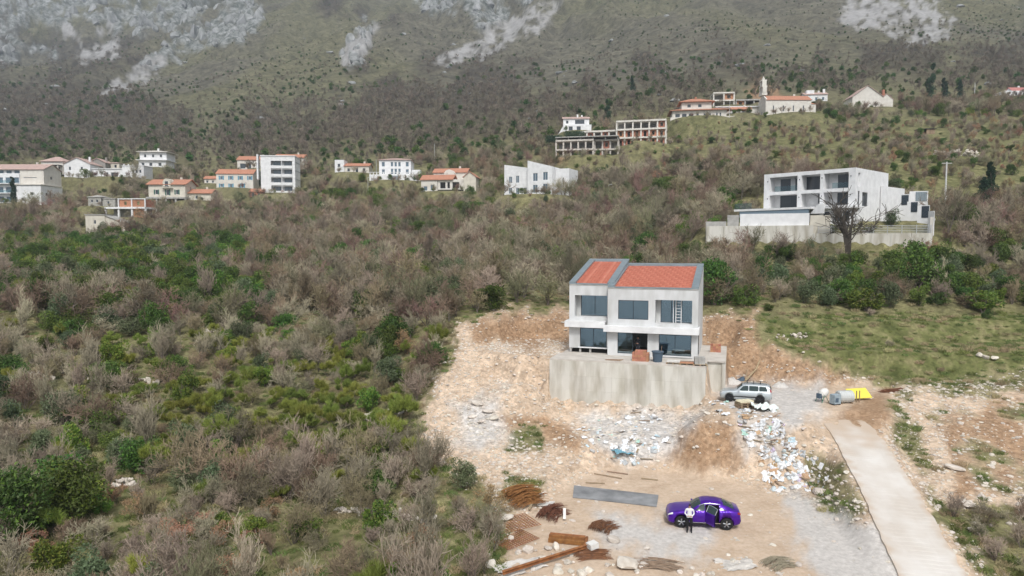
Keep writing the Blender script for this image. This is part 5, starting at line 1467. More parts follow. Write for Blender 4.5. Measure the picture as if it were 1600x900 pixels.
MB().prism_y([(-8.8, -3), (-5.6, -3), (-5.6, 2.4)], 0, .4).build('stair_wall', M_white, t)
for k, (px, py, Y, w) in enumerate(((866, 219, 232, 4.6), (897, 212, 236, 6.0))):
    p = at(px, py, Y)
    h_ = thing('clipped_hedge', ['short', 'long'][k] + ' dark clipped hedge below the small white terraced villa', 'hedge', (p.x, p.y, p.z - .6), -R(10))
    link('hedge_leaves', mesh_of('hedge_leaves', *leaf_cloud(900 + k, [(Vector((-w / 2 + w * (i + .5) / 7, 0, 1.1)), 1.15) for i in range(7)], 2600, .2), M_conif), h_)
    link('stem', mesh_of('stem', *stem_mesh(k, 1.6, .06, 3, .5), M_bark), h_)
t = B('hip_villa', 'hip_roof_villa', 'two-storey villa with wide terracotta hip roofs and arched porch on the ridge')
block(t, -9.6, 9.4, 0, 10, 0, 3.4, M_warm, front=[(1.0, .8, 1.7, 1.6), (3.4, .8, 1.7, 1.6), (5.8, .8, 1.7, 1.6), (8.4, .9, 1.0, 1.4), (11.0, .6, 2.6, 1.8), (15.4, .7, .6, 1.8), (16.6, .7, .6, 1.8)])
hip(t, -9.6, 9.4, 0, 10, 3.41, 1.7, M_terra, over=1.0)
block(t, -6.2, 4.4, 1.5, 9, 3.6, 6.7, M_warm, front=[(2.0, 1.2, 1.3, 1.2), (5.8, 1.2, 1.3, 1.2)])
hip(t, -6.2, 4.4, 1.5, 9, 6.71, 1.9, M_terra, over=1.0)
bx(t, 'chimney', M_terra, -1.2, -.6, 4.6, 5.2, 7.6, 9.2)
bx(t, 'plinth_wall', M_warm, -10.4, 12, -1.5, -1.2, -1.5, .9)
t = B('frame_hill', 'hillside_frame', 'unfinished pale concrete frame on the slope behind the hip-roof villa', 'building')
skeleton(t, -6, 2, 0, 7, 2, 3.0, 2, M_warm, [(1, 1, 1)], void=True)
skeleton(t, 3, 13.5, 1, 7, 1, 3.2, 3, M_conc, [(0, 0, 1)], void=True)
t = B('low_white', 'low_white_house', 'low white flat-roofed house with terracotta porch left of the church')
block(t, -8, 7.0, 2, 9, 0, 3.6, M_warm, front=[(1, 1, 1.2, 1.4), (5, 1, 1.2, 1.4), (9, .8, 3.0, 1.8)], gm=M_paneb)
bx(t, 'roof_slab', M_white, -9, 7.6, 1.4, 9, 3.61, 3.95)
gable(t, -4, 3, -2, 1.3, 2.2, .9, M_terra, axis='x', over=.3)
for x in (-3.8, -.5, 2.8): bx(t, 'porch_post', M_white, x - .12, x + .12, -1.9, -1.66, 0, 2.2)
t = B('church', 'stone_church', 'pale stone church with bell gable and terracotta roof on the ridge', 'church')
block(t, -9.2, 7.2, 0, 7.4, 0, 6.0, M_warm, front=[(2.6, 1.9, .5, 2.2), (6.2, 1.9, .5, 2.2), (9.8, 1.9, .5, 2.2), (13.4, 1.9, .5, 2.2)], left=[(3.0, 0, 1.2, 2.4)])
gable(t, -8.9, 7.2, 0, 7.4, 6.01, 2.0, M_terra, axis='x', over=.22)
MB().prism_x([(0, 6.0), (7.4, 6.0), (7.4, 6.4), (3.7, 8.6), (0, 6.4)], -9.2, -8.7).build('west_gable', M_warm, t)
MB().prism([(7.21, 1.0), (9.6, 1.6), (10.4, 3.7), (9.6, 5.8), (7.21, 6.4)], 0, 4.8).build('apse', M_warm, t)
MB().add([(7.1, .8, 4.81), (9.8, 1.4, 4.81), (10.7, 3.7, 4.81), (9.8, 6.0, 4.81), (7.1, 6.6, 4.81), (7.1, 3.7, 6.2)], [(0, 1, 5), (1, 2, 5), (2, 3, 5), (3, 4, 5), (4, 3, 2, 1, 0), (0, 5, 4)]).build('apse_roof', M_terra, t)
bt = MB()
for z0, z1, w in ((8.2, 9.0, 1.7), (11.2, 11.6, 1.6), (13.4, 13.8, 1.2)): bt.box(-8.95 - .95, -8.95 + .95, 3.7 - w, 3.7 + w, z0, z1)
for z0, z1, w in ((9.0, 11.2, 1.5), (11.6, 13.4, 1.0)):
    for s in (-1, 1): bt.box(-9.7, -8.2, 3.7 + s * w - .3, 3.7 + s * w + .3, z0, z1)
    if w > 1.2: bt.box(-9.7, -8.2, 3.5, 3.9, z0, z1)
bt.box(-9.3, -8.6, 3.2, 4.2, 13.8, 14.6).box(-9.1, -8.8, 3.55, 3.85, 14.6, 15.2)
bt.build('bell_gable', M_warm, t)
MB().box(-9.0, -8.9, 3.65, 3.75, 15.2, 16.3).box(-9.0, -8.9, 3.4, 4.0, 15.75, 15.87).build('cross', M_iron, t)
for s in (-.75, .75): MB().tube([(-8.95, 3.7 + s, 10.7), (-8.95, 3.7 + s, 10.45), (-8.95, 3.7 + s, 9.9)], [.08, .25, .38], 8).build('bell', M_iron, t)
t = B('house_back', 'house_with_white_chimney', 'white house with pinkish roof and white chimney behind the church')
block(t, -4.4, 4.4, 0, 7, 0, 3.8, M_white, front=[(1, 1.4, 1, 1.3), (4, 1.4, 1, 1.3), (6.6, 1.4, 1, 1.3)], gm=M_paneb)
gable(t, -4.4, 4.4, 0, 7, 3.81, 1.3, M_pinkroof, axis='x', wallm=M_white)
bx(t, 'chimney', M_white, 3.2, 4.0, 2, 2.8, 4.0, 6.3)
bx(t, 'dormer', M_white, -3.4, -.4, 1.2, 3.5, 4.4, 5.8)
t = B('stone_big', 'gabled_stone_house', 'large pale stone house with steep gable end right of the church')
block(t, -7.6, 3.4, 0, 9, 0, 5.2, M_warm, front=[(8.4, 1.6, .7, 1.0)])
gable(t, -7.6, 3.4, 0, 9, 5.21, 4.0, M_pinkroof, axis='y', wallm=M_warm, over=.3)
block(t, 3.5, 8.2, 2, 9, 0, 4.4, M_warm)
gable(t, 3.5, 8.2, 2, 9, 4.41, 2.0, M_pinkroof, axis='y', wallm=M_warm, over=.2)
bx(t, 'chimney', M_brick, 4.9, 5.7, 3.4, 4.2, 6.2, 8.4)
t = B('pink_far', 'pink_roof_house', 'small house with rosy roof at the far end of the ridge')
block(t, -5, 5, 0, 6, 0, 2.6, M_white, front=[(1, .8, 1, 1.2), (4, .8, 1, 1.2), (7, .8, 1, 1.2)])
gable(t, -1, 4.6, 1, 6, 2.61, 1.8, mat('rose_tiles', (.48, .20, .18), .9, var=.2), axis='x', wallm=M_white)
t = B('shed', 'wooden_shed', 'small dark wooden shed on the grassy slope right of the church', 'shed')
skel = [bx(t, 'plank', M_wood, -2.2 + .44 * k, -1.8 + .44 * k, 0, .08, 0, 2.1) for k in range(10) if k not in (2, 3)]
bx(t, 'side_wall', M_wood, -2.2, -2.1, .09, 3, 0, 2.1); bx(t, 'side_wall', M_wood, 2.1, 2.2, .09, 3, 0, 2.1); bx(t, 'rear_wall', M_wood, -2.09, 2.09, 2.9, 3, 0, 2.1)
bx(t, 'roof', M_iron, -2.5, 2.5, -.3, 3.2, 2.11, 2.25)

# ------------------------------------------------------------------ poles, lamps
def pole(name, label, cat, px, py, Y, h, r, m, arm=None, extra=None):
    p = at(px, py, Y)
    z = tz(p.x, p.y)
    t = thing(name, label, cat, (p.x, p.y, z), 0)
    MB().tube([(0, 0, -.3), (0, 0, h)], [r, r * .7], 8).build('pole', m, t)
    if arm:
        MB().tube([(0, 0, h - .1), (arm, -.1, h + .1)], r * .5, 6).build('arm', m, t)
        MB().box(arm - .25, arm + .35, -.3, .05, h + .02, h + .16).build('lamp_head', m, t)
    return t
M_polew = mat('whitewashed_pole', (.66, .66, .64), .7, var=.15)
up = pole('utility_pole', 'tall white concrete utility pole with meter box right of the villa', 'pole', 1477, 315, 126, 8.4, .17, M_polew)
MB().box(-.25, .3, -.35, -.171, 1.6, 2.4).build('meter_box', M_polew, up)
MB().box(-.9, .9, -.08, .08, 8.1, 8.2).build('crossarm', M_polew, up)
pole('street_lamp', 'slim grey street lamp in the bare wood right of the twin houses', 'street lamp', 951, 292, 178, 4.2, .08, M_alu, arm=.7)
pole('street_lamp', 'thin grey street lamp standing at the left end of the villa terrace', 'street lamp', 1166, 334, 110, 2.9, .05, M_alu, arm=.4)
pole('flag_pole', 'white flag pole in front of the low white house', 'pole', 1140, 184, 245, 7.0, .09, M_polew)
pole('utility_pole', 'white utility pole on the ridge right of the dark conifers', 'pole', 1523, 150, 262, 7.5, .14, M_polew)
pole('utility_pole', 'thin pole between the balustraded villa and low terracotta house', 'pole', 588, 268, 245, 7.0, .1, M_alu)
pole('utility_pole', 'thin pole behind the terracotta villa on the wooded slope', 'pole', 679, 258, 262, 7.0, .09, M_alu)
pole('street_lamp', 'grey street lamp below the white terrace of the balustraded villa', 'street lamp', 575, 300, 222, 5.0, .08, M_alu, arm=.6)

# ------------------------------------------------------------------ unseen slope behind the camera, and a bay added for window reflections
V = [(-260, 15, -6), (260, 15, -6), (700, -160, -58), (-700, -160, -58)]
xs = np.linspace(-1, 1, 60); ysl = np.linspace(0, 1, 30)
V, Fc = [], []
for j, t_ in enumerate(ysl):
    for i, s_ in enumerate(xs):
        y = 15.2 - 190 * t_; x = s_ * (22 + 700 * t_)
        V.append((x, y, -3.8 - 58 * t_ + .6 * math.sin(x * .2) * t_))
for j in range(29):
    for i in range(59): Fc.append((j * 60 + i, j * 60 + i + 1, (j + 1) * 60 + i + 1, (j + 1) * 60 + i))
lo_ = link('lower_slope', mesh_of('lower_slope', V, Fc, mat('slope_scrub', (.16, .14, .09), .95, col2=(.09, .095, .045), scale=.2, coords='World'), smooth=True))
tag(lo_, 'scrub slope falling away below the building site', 'terrain', kind='structure')
added_sea = link('added_sea', mesh_of('added_sea', [(-3300, -150, -58), (3300, -150, -58), (3300, -1950, -58), (-3300, -1950, -58)], [(0, 3, 2, 1)], mat('added_sea_water', (.06, .10, .12), .12, spec=.5, bump=.3, bscale=.15, coords='World')))  # unseen plane added so the window glass has something bright to reflect
tag(added_sea, 'unseen grey-blue bay added below the slope for window reflections', 'added_sea', kind='structure')

# ------------------------------------------------------------------ concrete access road with ribbed surface
M_road = mat('pale_road_concrete', (.66, .625, .58), .93, col2=(.56, .505, .445), scale=.5, bump=.15, bscale=14, coords='World')
_rp = [Vector(p) for p in ROADC]
def road_pt(s):
    """Catmull-Rom through the centre line, s in 0..n-1"""
    n = len(_rp); i = min(int(s), n - 2); f = s - i
    p0, p1, p2, p3 = _rp[max(i - 1, 0)], _rp[i], _rp[i + 1], _rp[min(i + 2, n - 1)]
    return .5 * ((2 * p1) + (p2 - p0) * f + (2 * p0 - 5 * p1 + 4 * p2 - p3) * f * f + (3 * p1 - p0 - 3 * p2 + p3) * f ** 3)
V, Fc = [], []
ROWS, COLS = 460, 18
for j in range(ROWS):
    s = (len(_rp) - 1.02) * j / (ROWS - 1)
    p = road_pt(s); d = (road_pt(min(s + .02, len(_rp) - 1.01)) - road_pt(max(s - .02, 0))).normalized()
    nrm = Vector((d.y, -d.x, 0)).normalized()
    for i in range(COLS):
        c = -1 + 2 * i / (COLS - 1)
        edge = ROADW * (1 + (.03 if c > 0 else .008) * math.sin(s * 9) + (.10 * mnoise.noise(Vector((s * 4, 3, 0))) if c > 0 else .03 * mnoise.noise(Vector((s * 6, 9, 0)))))
        rib = .013 * (0, 1, .8, .6, .4, .2)[j % 6] * (.6 + .4 * math.sin(c * 3 + s * 5)) * (0 if abs(c) > .96 else 1)
        rut = -.03 * math.exp(-((abs(c) - .48) / .16) ** 2)
        q = p + nrm * c * edge
        V.append((q.x, q.y, p.z + rib + rut + .02 - .20 * max(0, (s - 4.7) / 2.1) ** 1.2))
for j in range(ROWS - 1):
    for i in range(COLS - 1): Fc.append((j * COLS + i, j * COLS + i + 1, (j + 1) * COLS + i + 1, (j + 1) * COLS + i))
b = len(V)
for j in range(ROWS):       # the slab's edges go down into the ground
    for i in (0, COLS - 1): x, y, z = V[j * COLS + i]; V.append((x, y, z - .35))
for j in range(ROWS - 1):
    Fc.append((j * COLS, (j + 1) * COLS, b + 2 * j + 2, b + 2 * j)); Fc.append(((j + 1) * COLS + COLS - 1, j * COLS + COLS - 1, b + 2 * j + 1, b + 2 * j + 3))
rme = mesh_of('road', V, Fc, M_road)
# dirt carried onto the upper end of the slab and along its edges
ra = rme.color_attributes.new('dust', 'FLOAT_COLOR', 'POINT')
dl = []
for k, (x, y, z) in enumerate(V):
    j, c = (k // COLS, abs(-1 + 2 * (k % COLS) / (COLS - 1))) if k < ROWS * COLS else ((k - ROWS * COLS) // 2, 1)
    e = j / ROWS * 7 + 1.4 * mnoise.noise(Vector((x * .9, y * .9, 0)))
    d = min(1, max(0, (e - 4.4) / 1.5, (c - .78) * 3 + .9 * mnoise.noise(Vector((x * 1.7, y * 1.7, 4)))))
    dl += [d, d, d, 1]
ra.data.foreach_set('color', dl)
rn_, rl_ = M_road.node_tree.nodes, M_road.node_tree.links
bs_ = rn_['Principled BSDF']; src_ = bs_.inputs['Base Color'].links[0].from_socket
at_ = rn_.new('ShaderNodeAttribute'); at_.attribute_name = 'dust'
mx_ = rn_.new('ShaderNodeMix'); mx_.data_type = 'RGBA'; mx_.inputs['B'].default_value = (.52, .42, .33, 1)
rl_.new(at_.outputs['Fac'], mx_.inputs['Factor']); rl_.new(src_, mx_.inputs['A']); rl_.new(mx_.outputs['Result'], bs_.inputs['Base Color'])
road = link('road', rme)
tag(road, 'pale ribbed concrete access road climbing past the building site', 'road', kind='structure')

# ------------------------------------------------------------------ cars
def interp(t, X, Yv): return float(np.interp(t, X, Yv))
class CarShape:
    def __init__(s, L_, X, zt, zb, w, zlow, wr, g): s.L, s.X, s.zt, s.zb, s.w, s.zl, s.wr, s.g = L_, X, zt, zb, w, zlow, wr, g
    def section(s, u):
        zt, zb, w, zl = (interp(u, s.X, q) for q in (s.zt, s.zb, s.w, s.zl)); wr = s.wr; g = interp(u, s.X, s.g)
        mixv = lambda a, b: a * (1 - g) + b * g
        h = max(zt - zb, .02)
        return [(0, zl), (w * .90, zl), (w * .985, zl + .14), (w, (zl + zb) * .52), (w * .975, zb), (mixv(w * .92, w * .925), mixv(zb + h * .45, zb + .04)),
                (mixv(w * .80, wr + .05), mixv(zb + h * .82, zt - .12)), (mixv(w * .58, wr * .82), mixv(zt, zt - .015)), (0, zt + .015)]
    def S(s, u, t, side=-1):
        sec = s.section(u); i = min(int(t), 7); f = t - i
        y = sec[i][0] * (1 - f) + sec[i + 1][0] * f; z = sec[i][1] * (1 - f) + sec[i + 1][1] * f
        return Vector((u * s.L, side * y, z))
    def patch(s, u0, u1, t0, t1, off=.012, side=-1, n=10, m=6, corner=None):
        V, Fc = [], []
        for i in range(n + 1):
            for j in range(m + 1):
                u = u0 + (u1 - u0) * i / n; t = t0 + (t1 - t0) * j / m
                if corner: u, t = corner(i / n, j / m)
                p = s.S(u, t, side); e = 1e-3
                nn = (s.S(u + e, t, side) - s.S(u - e, t, side)).cross(s.S(u, t + .05, side) - s.S(u, t - .05, side))
                if nn.length > 1e-9: nn.normalize()
                if nn.y * side < 0 and abs(nn.y) > .2 or (abs(nn.y) <= .2 and nn.z < 0): nn = -nn
                V.append(p + nn * off)
        for i in range(n):
            for j in range(m): Fc.append((i * (m + 1) + j, (i + 1) * (m + 1) + j, (i + 1) * (m + 1) + j + 1, i * (m + 1) + j + 1))
        return V, Fc
def car_body(cs, wheels, wr, parent, paint, hole=None):
    US = np.linspace(0, 1, 49); V, Fc = [], []
    tt = [0, 1, 2, 3, 4, 4.5, 5, 5.5, 6, 6.5, 7, 7.5, 8]
    ring = [(-1, t) for t in tt] + [(1, t) for t in tt[1:-1][::-1]]
    n = len(ring)
    for u in US:
        for sd, t in ring: V.append(cs.S(float(u), t, sd))
    for k in range(len(US) - 1):
        for i in range(n): Fc.append((k * n + i, k * n + (i + 1) % n, (k + 1) * n + (i + 1) % n, (k + 1) * n + i))
    Fc.append(tuple(range(n))); Fc.append(tuple(range((len(US) - 1) * n, len(US) * n))[::-1])
    me = mesh_of('body', V, Fc, paint, smooth=True)
    bm = bmesh.new(); bm.from_mesh(me); bmesh.ops.remove_doubles(bm, verts=bm.verts, dist=1e-4); bmesh.ops.recalc_face_normals(bm, faces=bm.faces); bm.to_mesh(me); bm.free()
    tmp = bpy.data.objects.new('tmp', me); C.objects.link(tmp)
    cut = MB()
    for u in wheels:
        for sd in (-1, 1):
            x = u * cs.L; y0, y1 = sd * .55, sd * 1.3
            pts = [(x, y0, wr + .02), (x, y1, wr + .02)]
            cut.tube(pts, wr * 1.16, 28)
    if hole: cut.box(*hole)
    co = cut.build('cut', M_dark)
    md = tmp.modifiers.new('b', 'BOOLEAN'); md.operation = 'DIFFERENCE'; md.object = co; md.solver = 'EXACT'
    dg = bpy.context.evaluated_depsgraph_get()
    m2 = bpy.data.meshes.new_from_object(tmp.evaluated_get(dg)); m2.name = 'body'
    bpy.data.objects.remove(tmp); bpy.data.objects.remove(co)
    if not m2.materials: m2.materials.append(paint)
    for a in ('sharp_face',):
        pass
    o = link('body', m2, parent)
    return o
M_rubber = mat('tyre_rubber', (.02, .02, .021), .85)
M_alloy = mat('alloy_rim', (.55, .56, .58), .3, metal=.8)
M_rimdark = mat('dark_rim', (.06, .06, .065), .4, metal=.5)
def wheel(parent, x, y, r, wdt, sd, rimm, spokes=5):
    V, Fc = [], []
    prof = [(.60, -.5), (.93, -.5), (1.0, -.36), (1.0, .36), (.93, .5), (.60, .5)]
    N_ = 28
    for k in range(N_):
        a = 2 * math.pi * k / N_
        for rr, yy in prof: V.append((math.cos(a) * rr * r, yy * wdt, math.sin(a) * rr * r))
    for k in range(N_):
        for i in range(len(prof)):
            Fc.append((k * 6 + i, ((k + 1) % N_) * 6 + i, ((k + 1) % N_) * 6 + (i + 1) % 6, k * 6 + (i + 1) % 6))
    o = link('wheel', mesh_of('wheel', V, Fc, M_rubber, smooth=False), parent, (x, y, r))
    b = MB(); ys = sd * wdt * .42
    for k in range(spokes):
        a = 2 * math.pi * k / spokes + .3
        for da in (-.13, .13):
            b.tube([(math.cos(a) * .06 * r, ys, math.sin(a) * .06 * r), (math.cos(a + da) * .66 * r, ys, math.sin(a + da) * .66 * r)], .022, 4)
    b.tube([(0, ys - .03, 0), (0, ys + .03, 0)], .06, 10)
    b.build('rim', rimm, o)
    MB().tube([(0, -wdt * .3, 0), (0, wdt * .3, 0)], .60 * r, 20).build('brake_drum', M_dark, o)
    return o
def paintmat(name, col, metal=.5, rough=.28):
    m = mat(name, col, rough, metal=metal)
    b = m.node_tree.nodes['Principled BSDF']
    b.inputs['Coat Weight'].default_value = .45; b.inputs['Coat Roughness'].default_value = .04
    return m
M_purple = paintmat('purple_metallic_paint', (.075, .006, .33), .55, .3)
M_silver = paintmat('silver_paint', (.52, .56, .58), .5, .35)
M_carglass = mat('tinted_car_glass', (.03, .05, .05), .12, spec=.45)
M_chrome = mat('chrome_trim', (.75, .75, .77), .15, metal=1)
M_lamp = mat('headlamp_glass', (.70, .72, .75), .1, spec=1)
M_tail = mat('tail_lamp', (.30, .01, .015), .2, spec=.8)
M_black = mat('black_plastic', (.025, .025, .027), .6)
def car_at(name, label, cs, f, r, wheels, wr, half):
    """stand the car with its near-side wheels on the ground points f and r"""
    d = (r - f); L_ = d.length; sc = L_ / ((wheels[1] - wheels[0]) * cs.L)
    rot = math.atan2(d.y, d.x)
    t = thing(name, label, 'car', f, rot)
    # local origin: below the near front wheel; shift everything so that wheel sits there
    o = Vector((-wheels[0] * cs.L, half, 0))
    M = Matrix.Rotation(rot, 3, 'Z')
    t.location = f + M @ (o * sc)
    t.scale = (sc, sc, sc)
    t.location.z = f.z
    return t
X_ = [0, .02, .06, .15, .28, .33, .42, .5, .58, .7, .8, .88, .95, .985, 1]
coupe = CarShape(4.75, X_, [.68, .90, 1.02, 1.12, 1.19, 1.26, 1.58, 1.73, 1.77, 1.73, 1.60, 1.43, 1.29, 1.22, .68], [.64, .84, .95, 1.03, 1.08, 1.10, 1.13, 1.14, 1.16, 1.19, 1.22, 1.23, 1.19, 1.12, .64],
    [.60, .78, .87, .93, .945, .945, .945, .945, .945, .95, .96, .95, .90, .84, .70], [.42, .30, .25, .24, .24, .24, .24, .24, .24, .24, .25, .27, .34, .40, .50], .60, [0, 0, 0, 0, .15, .5, 1, 1, 1, 1, 1, .8, .3, 0, 0])
CW = (.19, .80)
fz0 = onz(1064.5, 824, 0); rz0 = onz(1135, 828, 0)
car = car_at('purple_car', 'glossy purple coupe SUV with its rear side door open on the dirt pad', coupe, fz0, rz0, CW, .40, .85)
car_body(coupe, CW, .40, car, M_purple, hole=(.515 * 4.75, .70 * 4.75, -1.2, -.50, .36, 1.55))
for u in CW:
    for sd in (-1, 1): wheel(car, u * 4.75, sd * .84, .40, .26, sd, M_alloy)
def addpatch(parent, name, material, *a, **k):
    V, Fc = coupe_now.patch(*a, **k); return link(name, mesh_of(name, V, Fc, material, smooth=True), parent)
coupe_now = coupe
def quadwin(u00, u10, u11, u01, t0, t1):      # a window whose lower and upper edges have their own ends
    return lambda a, b: ((u00 * (1 - a) + u10 * a) * (1 - b) + (u01 * (1 - a) + u11 * a) * b, t0 + (t1 - t0) * b)
for sd in (-1, 1):
    addpatch(car, 'front_window', M_carglass, 0, 1, 0, 1, side=sd, corner=quadwin(.355, .505, .51, .455, 5.05, 5.95))
    if sd == 1: addpatch(car, 'rear_window', M_carglass, 0, 1, 0, 1, side=sd, corner=quadwin(.52, .70, .69, .52, 5.05, 5.95))
    addpatch(car, 'quarter_window', M_carglass, 0, 1, 0, 1, side=sd, corner=quadwin(.715, .80, .74, .70, 5.1, 5.6))
    addpatch(car, 'chrome_trim', M_chrome, .43, .72, 5.97, 6.05, side=sd, off=.014, m=1, n=20)
    addpatch(car, 'side_skirt', M_black, .26, .73, 1.2, 2.1, side=sd, off=.02, m=2)
    addpatch(car, 'skirt_trim', M_chrome, .27, .72, 2.1, 2.2, side=sd, off=.022, m=1)
    addpatch(car, 'headlight', M_lamp, .012, .075, 3.75, 4.6, side=sd, off=.015, n=6)
    addpatch(car, 'tail_light', M_tail, .945, .985, 3.7, 4.5, side=sd, off=.015, n=4)
    MB().box(.36 * 4.75, .385 * 4.75, min(sd * .95, sd * 1.12), max(sd * .95, sd * 1.12), .99 + .13, 1.12 + .14).build('mirror', M_purple, car)
    addpatch(car, 'door_seam', M_black, .333, .336, 2.3, 5, side=sd, off=.006, n=1)
    addpatch(car, 'door_handle', M_purple, .455, .49, 4.02, 4.12, side=sd, off=.02, n=2, m=1)
for sd in (-1, 1):
    addpatch(car, 'windscreen', M_carglass, 0, 1, 0, 1, side=sd, corner=lambda a, b: (.335 + .12 * a, 6.2 + 1.8 * b))
    addpatch(car, 'rear_screen', M_carglass, 0, 1, 0, 1, side=sd, corner=lambda a, b: (.76 + .145 * a, 6.3 + 1.7 * b))
g_ = MB().box(-.012, .03, -.5, .5, .42, .66).build('grille', M_black, car)
for k in range(6): MB().box(-.02, -.012, -.48, .48, .44 + .037 * k, .452 + .037 * k).build('grille_bar', M_chrome, g_)
MB().box(-.018, -.0125, -.26, .26, .34, .42).build('number_plate', M_white, car)
MB().box(.53 * 4.75, .60 * 4.75, -.78, -.51, .5, .82).box(.60 * 4.75, .635 * 4.75, -.78, -.51, .5, 1.25).build('rear_seat', M_black, car)
MB().box(.517 * 4.75, .698 * 4.75, -.515, -.503, .38, 1.53).build('cabin_lining', M_dark, car)
MB().box(.517 * 4.75, .698 * 4.75, -.88, -.516, .362, .39).build('cabin_floor', M_dark, car)
# the open door: outer skin of the body, swung out on its front edge
dV, dF = coupe.patch(.512, .69, 2.2, 5.0, off=.0, n=10, m=8)
hx, hy = .512 * 4.75, -.945
def swing(v, ang=R(-58)):
    x, y = v.x - hx, v.y - hy
    return Vector((hx + x * math.cos(ang) - y * math.sin(ang), hy + x * math.sin(ang) + y * math.cos(ang) - .02, v.z))
nV = len(dV)
inn = [Vector((v.x, v.y + .09, v.z)) for v in dV]
door = link('rear_door', mesh_of('rear_door', [swing(v) for v in dV + inn], dF + [tuple(i + nV for i in f[::-1]) for f in dF], M_purple, smooth=True), car)
fr = MB()
top = [coupe.S(.512 + .178 * k / 8, 5.95) for k in range(9)]
fr.tube([swing(coupe.S(.512, 5.0))] + [swing(v) for v in top] + [swing(coupe.S(.69, 5.0))], .022, 6)
fr.build('window_frame', M_chrome, door)
gv, gf = coupe.patch(.515, .687, 5.0, 5.93, off=.0)
link('door_glass', mesh_of('door_glass', [swing(v) for v in gv], gf, M_carglass), door)

boxy = CarShape(4.5, X_, [.60, .82, .94, 1.02, 1.08, 1.22, 1.58, 1.68, 1.70, 1.70, 1.69, 1.67, 1.60, 1.35, .62], [.56, .76, .86, .93, .98, 1.0, 1.02, 1.03, 1.04, 1.06, 1.07, 1.08, 1.08, 1.05, .56],
    [.62, .76, .83, .87, .885, .885, .885, .885, .885, .885, .885, .88, .86, .82, .74], [.42, .33, .29, .28, .28, .28, .28, .28, .28, .28, .28, .29, .34, .38, .45], .64, [0, 0, 0, 0, .15, .6, 1, 1, 1, 1, 1, 1, 1, .9, 0])
SW = (.19, .775)
fs_ = onz(1139.5, 627.5, 4.0); rs_ = onz(1187.5, 631, 4.0)
sv = car_at('silver_car', 'silver estate SUV with roof rack parked beside the retaining wall', boxy, fs_, rs_, SW, .36, .80)
car_body(boxy, SW, .36, sv, M_silver)
for u in SW:
    for sd in (-1, 1): wheel(sv, u * 4.5, sd * .79, .36, .22, sd, M_rimdark, 6)
coupe_now = boxy
for sd in (-1, 1):
    addpatch(sv, 'front_window', M_carglass, 0, 1, 0, 1, side=sd, corner=quadwin(.36, .55, .55, .445, 5.05, 5.95))
    addpatch(sv, 'rear_window', M_carglass, 0, 1, 0, 1, side=sd, corner=quadwin(.565, .74, .74, .565, 5.05, 5.95))
    addpatch(sv, 'quarter_window', M_carglass, 0, 1, 0, 1, side=sd, corner=quadwin(.755, .91, .89, .755, 5.05, 5.95))
    addpatch(sv, 'headlight', M_lamp, .012, .07, 3.8, 4.7, side=sd, off=.012, n=5)
    addpatch(sv, 'tail_light', M_tail, .955, .985, 4.2, 5.9, side=sd, off=.014, n=4)
    addpatch(sv, 'side_trim', M_black, .27, .71, 2.3, 2.7, side=sd, off=.01, m=1)
    MB().box(.36 * 4.5, .385 * 4.5, min(sd * .89, sd * 1.05), max(sd * .89, sd * 1.05), 1.02, 1.17).build('mirror', M_silver, sv)
    MB().tube([(.46 * 4.5, sd * .56, 1.70), (.48 * 4.5, sd * .56, 1.77), (.88 * 4.5, sd * .56, 1.77), (.9 * 4.5, sd * .56, 1.70)], .02, 5).build('roof_rail', M_black, sv)
    addpatch(sv, 'windscreen', M_carglass, 0, 1, 0, 1, side=sd, corner=lambda a, b: (.335 + .10 * a, 6.2 + 1.8 * b))
    addpatch(sv, 'rear_screen', M_carglass, 0, 1, 0, 1, side=sd, corner=lambda a, b: (.955 + .03 * a, 6.3 + 1.7 * b))
for u in (.53, .65, .78): MB().box(u * 4.5 - .03, u * 4.5 + .03, -.6, .6, 1.775, 1.81).build('roof_bar', M_black, sv)
MB().box(-.005, .03, -.45, .45, .5, .68).build('grille', M_black, sv)

# ------------------------------------------------------------------ people
M_skin = mat('skin', (.48, .28, .20), .6)
M_hair = mat('dark_hair', (.018, .014, .012), .6)
M_jacket = mat('white_jacket', (.80, .80, .81), .8, var=.12, scale=6)
M_trouser = mat('black_trousers', (.014, .014, .016), .85)
M_navy = mat('dark_work_clothes', (.03, .032, .04), .9)
def skin_mesh(name, verts, edges, radii, root=0, sub=2):
    me = bpy.data.meshes.new(name); me.from_pydata(verts, edges, [])
    o = bpy.data.objects.new(name, me); C.objects.link(o)
    sm = o.modifiers.new('s', 'SKIN')
    if not me.skin_vertices: me.attributes.new('skin', 'FLOAT', 'POINT')
    for i, r in enumerate(radii):
        v = me.skin_vertices[0].data[i]; v.radius = (r, r) if not hasattr(r, '__len__') else r; v.use_root = (i == root)
    sm.use_smooth_shade = True
    o.modifiers.new('d', 'SUBSURF').levels = sub; o.modifiers['d'].render_levels = sub
    m = bpy.data.meshes.new_from_object(o.evaluated_get(bpy.context.evaluated_depsgraph_get())); m.name = name
    bpy.data.objects.remove(o)
    return m
